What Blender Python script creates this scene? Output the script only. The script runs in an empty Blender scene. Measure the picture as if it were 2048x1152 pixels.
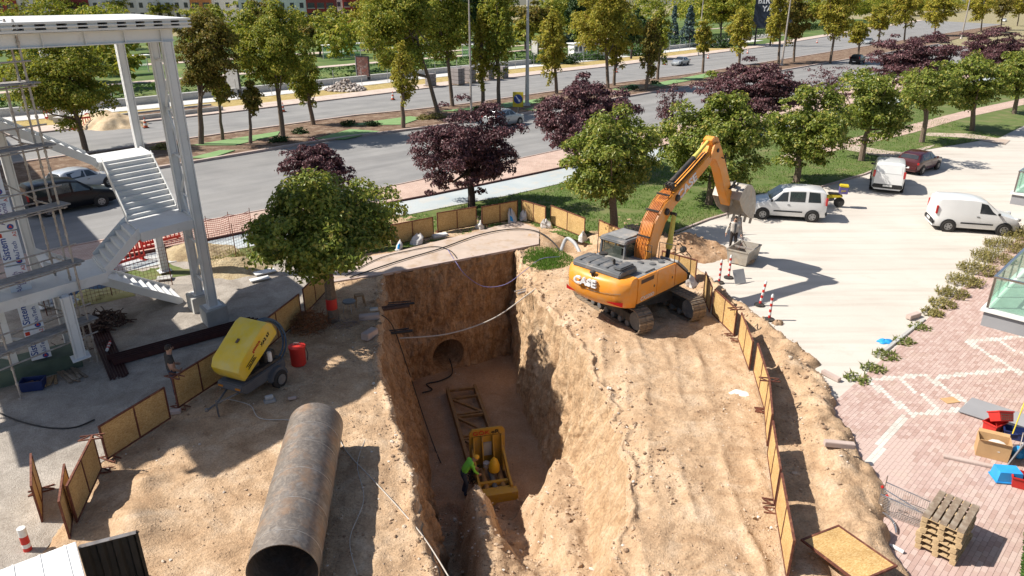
import bpy, bmesh, math, random
import numpy as np
from mathutils import Vector, Matrix, Euler
R = math.radians
random.seed(7)
RNG = np.random.default_rng(7)
S = bpy.context.scene
COL = S.collection
# ------------------------------------------------------------------ camera
CAM_H = 11.2; FPX = 1420.0; PITCH = math.atan(586.0 / FPX)
cam_d = bpy.data.cameras.new('camera'); cam = bpy.data.objects.new('camera', cam_d); COL.objects.link(cam)
cam.location = (0, 0, CAM_H); cam.rotation_euler = (math.pi/2 - PITCH, 0, 0)
cam_d.sensor_width = 36; cam_d.lens = FPX/2048*36; cam_d.clip_end = 3000
S.camera = cam
# ------------------------------------------------------------------ sky + sun
SUN_EL = R(46.5); SUN_DIR = Vector((1.0, -0.03, -math.tan(SUN_EL))).normalized()   # travel direction of light
w = bpy.data.worlds.new('World'); S.world = w; w.use_nodes = True
nt = w.node_tree; nt.nodes.clear()
sky = nt.nodes.new('ShaderNodeTexSky'); sky.sky_type = 'NISHITA'; sky.sun_disc = False
sky.sun_elevation = SUN_EL; sky.sun_rotation = math.atan2(-SUN_DIR.x, -SUN_DIR.y); sky.air_density = 1.0; sky.dust_density = 1.2
bg = nt.nodes.new('ShaderNodeBackground'); bg.inputs[1].default_value = 0.08
out = nt.nodes.new('ShaderNodeOutputWorld'); nt.links.new(sky.outputs[0], bg.inputs[0]); nt.links.new(bg.outputs[0], out.inputs[0])
sd = bpy.data.lights.new('sun', 'SUN'); sd.energy = 5.0; sd.angle = R(0.53); sd.color = (1, 0.945, 0.86)
so = bpy.data.objects.new('sun', sd); COL.objects.link(so); so.rotation_euler = SUN_DIR.to_track_quat('-Z', 'Y').to_euler(); so.location = (-40, 0, 60)
S.view_settings.view_transform = 'Standard'; S.view_settings.look = 'None'; S.view_settings.gamma = 1
S.view_settings.exposure = 0.6; S.view_settings.use_curve_mapping = False
S.render.engine = 'CYCLES'
S.cycles.max_bounces = 6; S.cycles.transparent_max_bounces = 12
# ------------------------------------------------------------------ survey helpers: photo pixel -> point on a level at height z
_c, _s = math.cos(PITCH), math.sin(PITCH)
def ray(x, y):
    return Vector((x-1024, _c*FPX - _s*(y-576), -_s*FPX - _c*(y-576)))
def G(x, y, z=0.0):
    d = ray(x, y); t = (z-CAM_H)/d.z
    return Vector((d.x*t, d.y*t, z))
def ZAT(P, y):       # height over P that shows at image row y
    d = ray(1024, y); return CAM_H + d.z/d.y*P[1]
def DEPTH(P): return P[1]*_c - (P[2]-CAM_H)*_s
# ------------------------------------------------------------------ noise
def _h(ix, iy, s):
    n = (ix*374761393 + iy*668265263 + s*974634777) & 0x7fffffff
    n = ((n ^ (n >> 13))*1274126177) & 0x7fffffff
    return ((n ^ (n >> 16)) & 0xffff)/65535.0
def vnoise(x, y, s=0):
    x = np.asarray(x, float); y = np.asarray(y, float)
    x, y = np.broadcast_arrays(x, y)
    ix = np.floor(x).astype(np.int64); iy = np.floor(y).astype(np.int64); fx = x-ix; fy = y-iy
    fx = fx*fx*(3-2*fx); fy = fy*fy*(3-2*fy)
    a = _h(ix, iy, s); b = _h(ix+1, iy, s); c = _h(ix, iy+1, s); d = _h(ix+1, iy+1, s)
    return (a*(1-fx)+b*fx)*(1-fy)+(c*(1-fx)+d*fx)*fy
def fbm(x, y, o=4, s=0):
    r = 0; a = .5
    for i in range(o):
        r = r + a*(vnoise(x*2**i+i*17.3, y*2**i-i*9.1, s+i)-.5); a *= .5
    return r
def sstep(a, b, x):
    t = np.clip((np.asarray(x, float)-a)/(b-a), 0, 1); return t*t*(3-2*t)
# ------------------------------------------------------------------ materials
MATS = {}
def newmat(name):
    m = bpy.data.materials.new(name); m.use_nodes = True; m.node_tree.nodes.clear(); MATS[name] = m
    return m, m.node_tree
def N(t, typ, **k):
    n = t.nodes.new(typ)
    for a, b in k.items(): setattr(n, a, b)
    return n
def ramp(t, fac, stops):
    r = N(t, 'ShaderNodeValToRGB'); e = r.color_ramp.elements
    while len(e) < len(stops): e.new(.5)
    for i, (p, c) in enumerate(stops):
        e[i].position = p; e[i].color = (*c, 1) if len(c) == 3 else c
    t.links.new(fac, r.inputs[0]); return r.outputs[0]
def mixc(t, fac, a, b, mode='MIX'):
    m = N(t, 'ShaderNodeMix', data_type='RGBA', blend_type=mode)
    for i, v in ((0, fac), (6, a), (7, b)):
        if isinstance(v, (int, float)): m.inputs[i].default_value = v
        elif isinstance(v, tuple): m.inputs[i].default_value = (*v, 1)
        else: t.links.new(v, m.inputs[i])
    return m.outputs[2]
def noise(t, vec, scale, detail=4, rough=.55, dist=0, out=0):
    n = N(t, 'ShaderNodeTexNoise'); n.inputs['Scale'].default_value = scale; n.inputs['Detail'].default_value = detail
    n.inputs['Roughness'].default_value = rough; n.inputs['Distortion'].default_value = dist
    t.links.new(vec, n.inputs['Vector']); return n.outputs[out]
def coords(t, kind='Object', scale=None, rot=None):
    if kind == 'pos': v = N(t, 'ShaderNodeNewGeometry').outputs['Position']
    else: v = N(t, 'ShaderNodeTexCoord').outputs[kind]
    if scale or rot:
        m = N(t, 'ShaderNodeMapping'); t.links.new(v, m.inputs[0])
        if scale: m.inputs['Scale'].default_value = scale
        if rot: m.inputs['Rotation'].default_value = rot
        v = m.outputs[0]
    return v
def bsdf(t, col, rough=.8, metal=0, bump=None, bstr=.3, bdist=.02, spec=.4, coat=0, rin=None):
    b = N(t, 'ShaderNodeBsdfPrincipled'); o = N(t, 'ShaderNodeOutputMaterial')
    if isinstance(col, tuple): b.inputs['Base Color'].default_value = (*col, 1)
    else: t.links.new(col, b.inputs['Base Color'])
    b.inputs['Roughness'].default_value = rough; b.inputs['Metallic'].default_value = metal
    b.inputs['Specular IOR Level'].default_value = spec; b.inputs['Coat Weight'].default_value = coat
    if rin is not None: t.links.new(rin, b.inputs['Roughness'])
    if bump is not None:
        n = N(t, 'ShaderNodeBump'); n.inputs['Strength'].default_value = bstr; n.inputs['Distance'].default_value = bdist
        t.links.new(bump, n.inputs['Height']); t.links.new(n.outputs[0], b.inputs['Normal'])
    t.links.new(b.outputs[0], o.inputs[0]); return b
def mat(name, c1, c2=None, scale=3, rough=.7, metal=0, bump=.0, bscale=25, spec=.4, coat=0, kind='Object', dirt=None, dscale=2, dpos=(.5, .7)):
    m, t = newmat(name); v = coords(t, kind)
    c2 = c2 or tuple(x*.78 for x in c1)
    col = ramp(t, noise(t, v, scale, 5), [(.3, c2), (.7, c1)])
    if dirt: col = mixc(t, ramp(t, noise(t, v, dscale, 6, .65), [(dpos[0], (0, 0, 0)), (dpos[1], (.85, .85, .85))]), col, dirt)
    bp = noise(t, v, bscale, 3) if bump else None
    bsdf(t, col, rough, metal, bp, bump, .02, spec, coat)
    return m
def island_mat(name, stops, rough=.7, spec=.3, trans=0.0, vscale=None, dirt=None, kind='pos', bump=0):
    m, t = newmat(name); g = N(t, 'ShaderNodeNewGeometry')
    col = ramp(t, g.outputs['Random Per Island'], stops)
    v = coords(t, kind)
    if vscale: col = mixc(t, .55, col, ramp(t, noise(t, v, vscale, 3), [(.3, (.25, .25, .25)), (.7, (.95, .95, .95))]), 'MULTIPLY')
    if dirt: col = mixc(t, ramp(t, noise(t, v, 1.3, 6, .7), [(.52, (0, 0, 0)), (.8, (.7, .7, .7))]), col, dirt)
    bp = noise(t, v, 60, 3) if bump else None
    b = bsdf(t, col, rough, 0, bp, bump, .01, spec)
    if trans:
        tr = N(t, 'ShaderNodeBsdfTranslucent'); t.links.new(mixc(t, .5, col, (.55, .6, .05), 'MULTIPLY') if False else col, tr.inputs[0])
        ms = N(t, 'ShaderNodeMixShader'); ms.inputs[0].default_value = trans
        o = [n for n in t.nodes if n.type == 'OUTPUT_MATERIAL'][0]
        t.links.new(b.outputs[0], ms.inputs[1]); t.links.new(tr.outputs[0], ms.inputs[2]); t.links.new(ms.outputs[0], o.inputs[0])
    return m
# --- earth
def earth(name, c_dark, c_mid, c_pale, streak=False, fine=18, bstr=.9, red=None):
    m, t = newmat(name); v = coords(t, 'pos')
    v2 = coords(t, 'pos', (1.9, 1.9, .95)) if streak else v
    a = ramp(t, noise(t, v2, 1.1, 8, .62, .6), [(.3, c_dark), (.5, c_mid), (.72, c_pale)])
    b = ramp(t, noise(t, v, fine, 6, .7), [(.3, (.62, .6, .58)), (.55, (1, 1, 1)), (.75, (1.12, 1.1, 1.08))])
    c = mixc(t, .75, a, b, 'MULTIPLY')
    vs_ = N(t, 'ShaderNodeTexVoronoi'); vs_.inputs['Scale'].default_value = fine*1.1; t.links.new(v, vs_.inputs[0])
    c = mixc(t, .32, c, ramp(t, vs_.outputs['Color'], [(.15, (.62, .6, .58)), (.5, (1, 1, 1)), (.9, (1.2, 1.19, 1.17))]), 'MULTIPLY')
    if red:
        sx = N(t, 'ShaderNodeSeparateXYZ'); t.links.new(v, sx.inputs[0])
        ad = N(t, 'ShaderNodeMath', operation='ADD'); t.links.new(sx.outputs[2], ad.inputs[0]); 
        mm = N(t, 'ShaderNodeMath', operation='MULTIPLY'); t.links.new(noise(t, v, .9, 4), mm.inputs[0]); mm.inputs[1].default_value = 2.2
        t.links.new(mm.outputs[0], ad.inputs[1])
        mr = N(t, 'ShaderNodeMapRange'); mr.inputs[1].default_value = -2.2; mr.inputs[2].default_value = -4.2; mr.inputs[3].default_value = 0; mr.inputs[4].default_value = .6
        t.links.new(ad.outputs[0], mr.inputs[0]); c = mixc(t, mr.outputs[0], c, mixc(t, .7, red, b, 'MULTIPLY'))
    h = mixc(t, .5, noise(t, v, 9, 8, .65), noise(t, v2, 38, 5, .7))
    if streak:
        vo = N(t, 'ShaderNodeTexVoronoi', feature='DISTANCE_TO_EDGE'); vo.inputs['Scale'].default_value = 2.2; vm = coords(t, 'pos', (2.2, 2.2, .55)); dm_ = N(t, 'ShaderNodeMix', data_type='VECTOR'); dm_.inputs[0].default_value = .18; t.links.new(vm, dm_.inputs[4]); t.links.new(noise(t, v, 2.5, 4, .6, 0, 1), dm_.inputs[5]); t.links.new(dm_.outputs[1], vo.inputs[0])
        e_ = ramp(t, vo.outputs['Distance'], [(0, (.0, .0, .0)), (.12, (.8, .8, .8)), (1, (1, 1, 1))]); h = mixc(t, .6, h, e_, 'MULTIPLY'); c = mixc(t, .25, c, e_, 'MULTIPLY')
    h = mixc(t, .22, h, vs_.outputs['Distance'])
    bsdf(t, c, .95, 0, h, bstr, .06, .1)
    return m
earth('dirt', (.36, .233, .138), (.5, .347, .218), (.605, .462, .325), red=(.36, .2, .115))
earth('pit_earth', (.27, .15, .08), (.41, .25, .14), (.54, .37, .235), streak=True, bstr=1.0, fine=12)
earth('lit_wall_earth', (.4, .25, .14), (.53, .36, .215), (.63, .475, .32), streak=True, bstr=1.0, fine=14)  # paler copy of the pit earth, sunlight on the right wall put into its colour
earth('heap_earth', (.32, .18, .1), (.44, .28, .165), (.55, .4, .28), fine=9, bstr=1.0)
earth('sand', (.5, .38, .24), (.6, .46, .3), (.66, .54, .38), fine=30, bstr=.4)
earth('gravel', (.27, .235, .2), (.38, .34, .295), (.5, .45, .395), fine=28, bstr=.8)
def lot():
    m, t = newmat('lot_ground'); v = coords(t, 'pos'); vr = coords(t, 'pos', (.12, 1.6, 1), (0, 0, R(-40)))
    c = ramp(t, noise(t, v, .22, 6, .6), [(.3, (.5, .455, .4)), (.7, (.58, .535, .475))])
    c = mixc(t, .6, c, ramp(t, noise(t, vr, 1.0, 5, .65), [(.36, (.8, .79, .77)), (.52, (1, 1, 1)), (.7, (1.04, 1.03, 1.02))]), 'MULTIPLY')
    c = mixc(t, ramp(t, noise(t, v, .9, 7, .7), [(.6, (0, 0, 0)), (.78, (.55, .55, .55))]), c, (.42, .35, .28))
    c = mixc(t, .35, c, ramp(t, noise(t, v, 26, 4), [(.3, (.8, .8, .8)), (.7, (1.1, 1.1, 1.1))]), 'MULTIPLY')
    bsdf(t, c, .92, 0, noise(t, v, 22, 4), .15, .01, .15)
lot()
earth('dry_soil', (.3, .22, .13), (.42, .33, .2), (.5, .42, .28), fine=12)
earth('median_soil', (.13, .08, .055), (.2, .135, .095), (.36, .28, .21), fine=10)
earth('dry_grass', (.3, .22, .08), (.42, .32, .13), (.5, .4, .2), fine=22)
earth('ground_far', (.2, .19, .1), (.3, .26, .15), (.42, .36, .25), fine=6, bstr=.3)
earth('plaza_joint', (.3, .2, .15), (.38, .27, .21), (.46, .35, .28), fine=12)
def asphalt():
    m, t = newmat('asphalt'); v = coords(t, 'pos'); vr = coords(t, 'pos', (1, 1, 1), (0, 0, R(-44)))
    vs = N(t, 'ShaderNodeMapping'); t.links.new(vr, vs.inputs[0]); vs.inputs['Scale'].default_value = (.03, .55, 1)
    a = ramp(t, noise(t, vs.outputs[0], 1, 5, .6), [(.3, (.2, .195, .19)), (.7, (.285, .278, .27))])
    b = ramp(t, noise(t, v, .35, 6, .6), [(.35, (.84, .84, .84)), (.65, (1.08, 1.07, 1.05))])
    c = mixc(t, .8, a, b, 'MULTIPLY'); c = mixc(t, .5, c, ramp(t, noise(t, v, 30, 3), [(.3, (.7, .7, .7)), (.7, (1.2, 1.2, 1.2))]), 'MULTIPLY')
    bsdf(t, c, .85, 0, noise(t, v, 60, 3), .2, .01, .3)
asphalt()
def tiles(name, c1, c2, mortar, w_, h_, ang, rough=.8):
    m, t = newmat(name); v = coords(t, 'pos', (1, 1, 1), (0, 0, -ang))
    br = N(t, 'ShaderNodeTexBrick'); t.links.new(v, br.inputs[0])
    for i, c in (('Color1', c1), ('Color2', c2), ('Mortar', mortar)): br.inputs[i].default_value = (*c, 1)
    br.inputs['Scale'].default_value = 1; br.inputs['Mortar Size'].default_value = .008; br.inputs['Brick Width'].default_value = w_; br.inputs['Row Height'].default_value = h_
    c = mixc(t, .7, br.outputs[0], ramp(t, noise(t, v, .7, 6, .65), [(.3, (.7, .68, .64)), (.7, (1.1, 1.08, 1.05))]), 'MULTIPLY')
    bsdf(t, c, rough, 0, br.outputs['Fac'], -.3, .01, .3)
tiles('pink_tiles', (.5, .35, .29), (.58, .44, .37), (.38, .3, .25), .2, .1, R(41))
tiles('far_tiles', (.52, .42, .36), (.56, .47, .41), (.42, .35, .3), .4, .4, R(48))
mat('cycle_path', (.36, .41, .43), (.44, .47, .47), .6, .85, bump=.1, kind='pos', dirt=(.5, .45, .38), dscale=.8)
mat('walk_concrete', (.5, .4, .33), (.42, .34, .28), 1.2, .9, bump=.3, kind='pos', dirt=(.36, .25, .16), dscale=1.5)
mat('kerb', (.5, .4, .35), (.4, .31, .27), 2, .85, bump=.2, kind='pos')
mat('concrete', (.5, .49, .46), (.38, .37, .35), 2.5, .85, bump=.25)
mat('platform', (.62, .6, .56), (.5, .48, .45), 1, .85, kind='pos')
mat('rubber_turf', (.16, .27, .1), (.2, .3, .13), 1, .95, bump=.3, kind='pos')
mat('lawn_soil', (.12, .15, .04), (.08, .12, .025), 1.5, .95, bump=.4, kind='pos', dirt=(.2, .17, .08), dscale=.5)
mat('park_lawn', (.1, .155, .032), (.06, .1, .02), .25, .95, bump=.4, kind='pos', dirt=(.23, .24, .07), dscale=.12)
island_mat('grass_blade', [(0, (.07, .15, .018)), (.6, (.12, .23, .03)), (1, (.2, .28, .06))], .6, .2, .4)
island_mat('weed_leaf', [(0, (.14, .14, .035)), (.5, (.25, .22, .07)), (1, (.36, .29, .13))], .8, .15, .25)
island_mat('weed_green', [(0, (.1, .13, .03)), (.6, (.17, .2, .05)), (1, (.28, .26, .1))], .8, .15, .25)
# --- foliage
island_mat('leaf_chestnut', [(0, (.09, .135, .016)), (.45, (.2, .25, .035)), (.86, (.33, .35, .06)), (1, (.48, .4, .1))], .45, .45, .42)
island_mat('leaf_plane', [(0, (.11, .155, .018)), (.4, (.23, .265, .03)), (.8, (.37, .36, .04)), (1, (.48, .38, .07))], .55, .3, .4)
island_mat('leaf_plane_yellow', [(0, (.17, .18, .02)), (.4, (.32, .3, .035)), (.8, (.44, .38, .045)), (1, (.48, .34, .07))], .55, .3, .4)
island_mat('leaf_plane_brown', [(0, (.1, .1, .016)), (.4, (.18, .165, .026)), (.8, (.27, .21, .035)), (1, (.32, .2, .05))], .55, .3, .38)
island_mat('leaf_plum', [(0, (.045, .018, .021)), (.5, (.105, .042, .048)), (.9, (.19, .085, .09)), (1, (.27, .13, .13))], .5, .4, .2)
island_mat('leaf_spruce', [(0, (.05, .09, .085)), (1, (.13, .18, .17))], .7, .2)
island_mat('leaf_dark', [(0, (.018, .042, .012)), (.7, (.045, .085, .02)), (1, (.07, .11, .03))], .6, .25, .15)
island_mat('leaf_hedge', [(0, (.03, .075, .012)), (1, (.08, .15, .025))], .6, .3, .15)
mat('bark', (.2, .15, .11), (.11, .08, .06), 14, .9, bump=.6, bscale=30)
mat('bark_dark', (.07, .05, .045), (.04, .03, .028), 12, .9, bump=.4)
mat('twig', (.3, .23, .19), (.2, .15, .13), 8, .9)
# --- built things
def osb():
    m, t = newmat('osb'); v = coords(t, 'Object', (14, 14, 42))
    vo = N(t, 'ShaderNodeTexVoronoi'); vo.inputs['Scale'].default_value = 1.6; t.links.new(v, vo.inputs[0])
    c = ramp(t, vo.outputs['Color'], [(.1, (.42, .255, .095)), (.5, (.53, .345, .14)), (.9, (.62, .45, .22))])
    c = mixc(t, .6, c, ramp(t, noise(t, coords(t, 'pos'), 1.6, 6, .7), [(.3, (.6, .55, .5)), (.65, (1.1, 1.08, 1.05))]), 'MULTIPLY')
    bsdf(t, c, .8, 0, vo.outputs['Distance'], .2, .01, .3)
osb()
mat('rust_frame', (.16, .055, .035), (.1, .035, .025), 8, .75, .2, dirt=(.3, .13, .07), dscale=5)
mat('steel_white', (.72, .72, .71), (.64, .64, .63), 1.2, .5, 0, spec=.4, dirt=(.42, .4, .37), dscale=3, dpos=(.6, .85))
mat('steel_grey', (.42, .42, .42), (.34, .34, .34), 3, .5, .2)
mat('galv', (.5, .46, .42), (.34, .3, .27), 6, .5, .4, dirt=(.3, .22, .16), dscale=9)
mat('plank_grey', (.34, .32, .31), (.22, .21, .2), 5, .85, bump=.3)
mat('wood', (.36, .24, .13), (.22, .14, .075), 6, .85, bump=.4)
mat('wood_old', (.27, .21, .15), (.17, .12, .085), 9, .9, bump=.5, dirt=(.34, .29, .23), dscale=4)
mat('wood_pale', (.52, .38, .22), (.36, .25, .13), 7, .85, bump=.4)
mat('maroon_steel', (.09, .035, .032), (.055, .022, .02), 6, .6, .3)
mat('green_plinth', (.1, .14, .105), (.07, .1, .075), 3, .8)
mat('excavator_orange', (.8, .31, .035), (.75, .28, .03), 1.5, .38, 0, coat=.25, dirt=(.56, .36, .2), dscale=2.6, dpos=(.45, .9))
mat('machine_grey', (.13, .135, .14), (.1, .102, .105), 3, .5, dirt=(.27, .235, .2), dscale=3)
mat('machine_black', (.025, .025, .025), (.04, .035, .03), 5, .6, dirt=(.12, .09, .07), dscale=4)
mat('deck_grey', (.27, .27, .265), (.2, .2, .195), 3, .6, dirt=(.45, .4, .34), dscale=2)
mat('track_steel', (.27, .22, .17), (.16, .12, .09), 9, .65, .3, bump=.4, dirt=(.42, .31, .2), dscale=6, dpos=(.4, .7))
mat('bucket_steel', (.46, .43, .38), (.34, .3, .25), 5, .5, .3, bump=.2, dirt=(.5, .4, .29), dscale=4)
mat('chrome', (.6, .6, .6), None, 3, .2, .9)
mat('hose_orange', (.6, .2, .03), (.4, .13, .03), 9, .6)
mat('sleeve_yellow', (.62, .55, .12), (.5, .44, .1), 9, .8, bump=.4)
mat('rubber', (.02, .02, .02), (.035, .033, .03), 6, .8, dirt=(.14, .11, .09), dscale=5)
mat('letter_white', (.8, .8, .8), None, 3, .5)
mat('letter_black', (.015, .015, .015), None, 3, .5)
mat('letter_red', (.55, .04, .02), None, 3, .5)
mat('letter_blue', (.025, .075, .32), None, 3, .5)
mat('letter_purple', (.14, .11, .3), None, 3, .5)
mat('red_plastic', (.58, .035, .025), (.45, .025, .02), 3, .5, dirt=(.4, .25, .2), dscale=4, dpos=(.62, .9))
mat('white_plastic', (.78, .77, .74), None, 3, .5)
mat('blue_plastic', (.03, .34, .72), (.025, .26, .6), 3, .45)
mat('navy_plastic', (.015, .03, .12), None, 3, .5)
mat('cardboard', (.52, .33, .16), (.44, .27, .13), 3, .9)
mat('bag_white', (.62, .6, .58), (.5, .48, .46), 3, .75, bump=.5, bscale=14)
mat('tarp_blue', (.12, .22, .38), (.07, .13, .26), 2, .6, bump=.4, bscale=9)
mat('tarp_pale', (.4, .46, .52), (.28, .34, .42), 3, .6, bump=.4, bscale=9)
mat('tarp_yellow', (.5, .46, .22), (.38, .34, .15), 3, .6, bump=.4, bscale=9)
mat('compressor_yellow', (.72, .5, .02), (.62, .43, .015), 2, .4, coat=.15, dirt=(.52, .46, .22), dscale=1.8, dpos=(.4, .85))
mat('compressor_grey', (.1, .105, .115), (.075, .08, .09), 3, .6)
mat('hose_blue', (.1, .16, .22), (.06, .1, .15), 6, .55)
mat('cable_black', (.018, .018, .02), (.03, .028, .028), 6, .6)
mat('cable_white', (.55, .5, .44), (.4, .36, .31), 6, .7)
mat('cable_purple', (.22, .2, .42), (.15, .14, .3), 6, .5)
mat('jack_yellow', (.5, .3, .035), (.4, .22, .03), 3, .55, dirt=(.3, .19, .1), dscale=3)
mat('jack_rail', (.3, .17, .06), (.2, .11, .045), 4, .7, dirt=(.3, .2, .13), dscale=3)
def pipe_steel():
    m, t = newmat('pipe_steel'); v = coords(t); 
    vs = coords(t, 'Object', (1, 1, .6)); va = coords(t, 'Object', (6, 6, 1.2))
    c = ramp(t, noise(t, va, 1.3, 7, .65, 1.2), [(.25, (.1, .085, .075)), (.5, (.2, .17, .145)), (.75, (.34, .29, .24))])
    c = mixc(t, ramp(t, noise(t, vs, 1.6, 6, .7), [(.5, (0, 0, 0)), (.7, (.7, .7, .7))]), c, (.33, .2, .115))
    c = mixc(t, ramp(t, noise(t, v, 2.6, 5, .6), [(.55, (0, 0, 0)), (.8, (.5, .5, .5))]), c, (.32, .34, .36))
    bsdf(t, c, .5, .35, noise(t, va, 8, 4), .15, .01, .5)
pipe_steel()
mat('container_white', (.8, .79, .76), (.72, .71, .68), 1.5, .55, dirt=(.5, .46, .42), dscale=2.5, dpos=(.62, .85))
mat('container_dark', (.05, .045, .04), (.03, .028, .025), 3, .5, .3)
mat('wall_white', (.72, .71, .68), (.64, .63, .6), .4, .85)
mat('wall_red', (.3, .05, .045), (.25, .04, .036), .5, .85)
mat('wall_orange', (.5, .22, .08), (.43, .19, .07), .5, .85)
mat('wall_grey', (.3, .3, .31), (.25, .25, .26), .8, .85)
mat('window_dark', (.05, .06, .075), None, 2, .15, spec=.8)
mat('hide_brown', (.12, .08, .06), None, 2, .9)
def glass(name, col, a):
    m, t = newmat(name); b = N(t, 'ShaderNodeBsdfPrincipled'); tr = N(t, 'ShaderNodeBsdfTransparent'); ms = N(t, 'ShaderNodeMixShader'); o = N(t, 'ShaderNodeOutputMaterial')
    v = coords(t); c = ramp(t, noise(t, v, 1.2, 3), [(.3, tuple(x*.8 for x in col)), (.7, col)]); t.links.new(c, b.inputs['Base Color'])
    b.inputs['Roughness'].default_value = .04; tr.inputs[0].default_value = (*[min(1, .5+x*.9) for x in col], 1)
    ms.inputs[0].default_value = a; t.links.new(tr.outputs[0], ms.inputs[1]); t.links.new(b.outputs[0], ms.inputs[2]); t.links.new(ms.outputs[0], o.inputs[0])
glass('glass_green', (.4, .55, .48), .22)
glass('glass_cab', (.1, .12, .1), .45)
mat('car_glass', (.018, .022, .026), (.03, .035, .04), 1.5, .06, spec=.9)
for n_, c_ in dict(car_white=(.72, .72, .71), car_silver=(.4, .42, .43), car_black=(.008, .009, .012), car_maroon=(.065, .012, .014), car_blue=(.45, .48, .52)).items():
    mat(n_, c_, tuple(x*.93 for x in c_), 1, .3, .0 if n_ != 'car_silver' else .4, spec=.5 if n_ != 'car_black' else .25, coat=.6 if n_ != 'car_black' else .12)
mat('trim_black', (.02, .02, .021), None, 4, .6)
mat('tyre', (.022, .021, .02), (.04, .037, .034), 6, .85)
mat('rim', (.34, .34, .34), (.25, .25, .25), 4, .4, .6)
mat('lamp_red', (.45, .015, .015), None, 3, .25, spec=.7)
mat('lamp_clear', (.6, .6, .58), None, 3, .15, spec=.8)
mat('lamp_amber', (.6, .22, .02), None, 3, .3)
mat('skin', (.42, .24, .165), (.36, .2, .14), 5, .6)
mat('hair', (.03, .02, .016), None, 8, .7)
mat('cloth_dark', (.035, .03, .028), (.05, .043, .04), 7, .9, bump=.3)
mat('cloth_jeans', (.05, .065, .1), (.035, .045, .08), 7, .9, bump=.3)
mat('cloth_cream', (.6, .56, .5), (.48, .45, .4), 5, .9, bump=.4)
mat('cloth_grey', (.12, .13, .14), None, 5, .9)
mat('hi_vis', (.25, .75, .08), (.2, .62, .06), 4, .7, bump=.3)
mat('helmet_yellow', (.75, .42, .03), None, 3, .4)
mat('cone_orange', (.6, .1, .03), (.5, .08, .025), 3, .6)
mat('sign_yellow', (.65, .5, .03), None, 3, .5)
mat('sign_blue', (.03, .06, .25), None, 3, .5)
mat('poster', (.32, .1, .07), (.1, .07, .06), 4, .4, dirt=(.45, .35, .3), dscale=3)
mat('poster_pale', (.5, .48, .45), (.4, .38, .35), 3, .5)
mat('panel_film', (.7, .74, .8), (.64, .68, .75), 2, .4)
mat('plank_dark', (.1, .06, .045), (.06, .035, .03), 6, .85)
mat('dry_brush', (.3, .13, .05), (.2, .08, .035), 6, .9)
mat('turf_fake', (.02, .1, .035), (.015, .07, .025), 20, .8, bump=.6)
mat('billboard_dark', (.02, .03, .05), None, 2, .5)
island_mat('paver_pink', [(0, (.39, .265, .225)), (.5, (.45, .325, .285)), (1, (.5, .38, .335))], .85, .2, dirt=(.5, .4, .32), bump=.2)
island_mat('paver_white', [(0, (.48, .45, .4)), (1, (.58, .55, .5))], .85, .2, dirt=(.5, .4, .33), bump=.2)
island_mat('stone_mix', [(0, (.26, .17, .11)), (.5, (.4, .28, .18)), (.9, (.5, .38, .27)), (1, (.6, .54, .47))], .9, .2)
island_mat('rubble_mix', [(0, (.2, .17, .15)), (.5, (.4, .34, .3)), (1, (.62, .56, .5))], .9, .2)
island_mat('paving_block', [(0, (.2, .18, .175)), (1, (.28, .25, .24))], .9, .2)
island_mat('net_red', [(0, (.6, .1, .07)), (1, (.7, .2, .14))], .6, .2)
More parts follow.
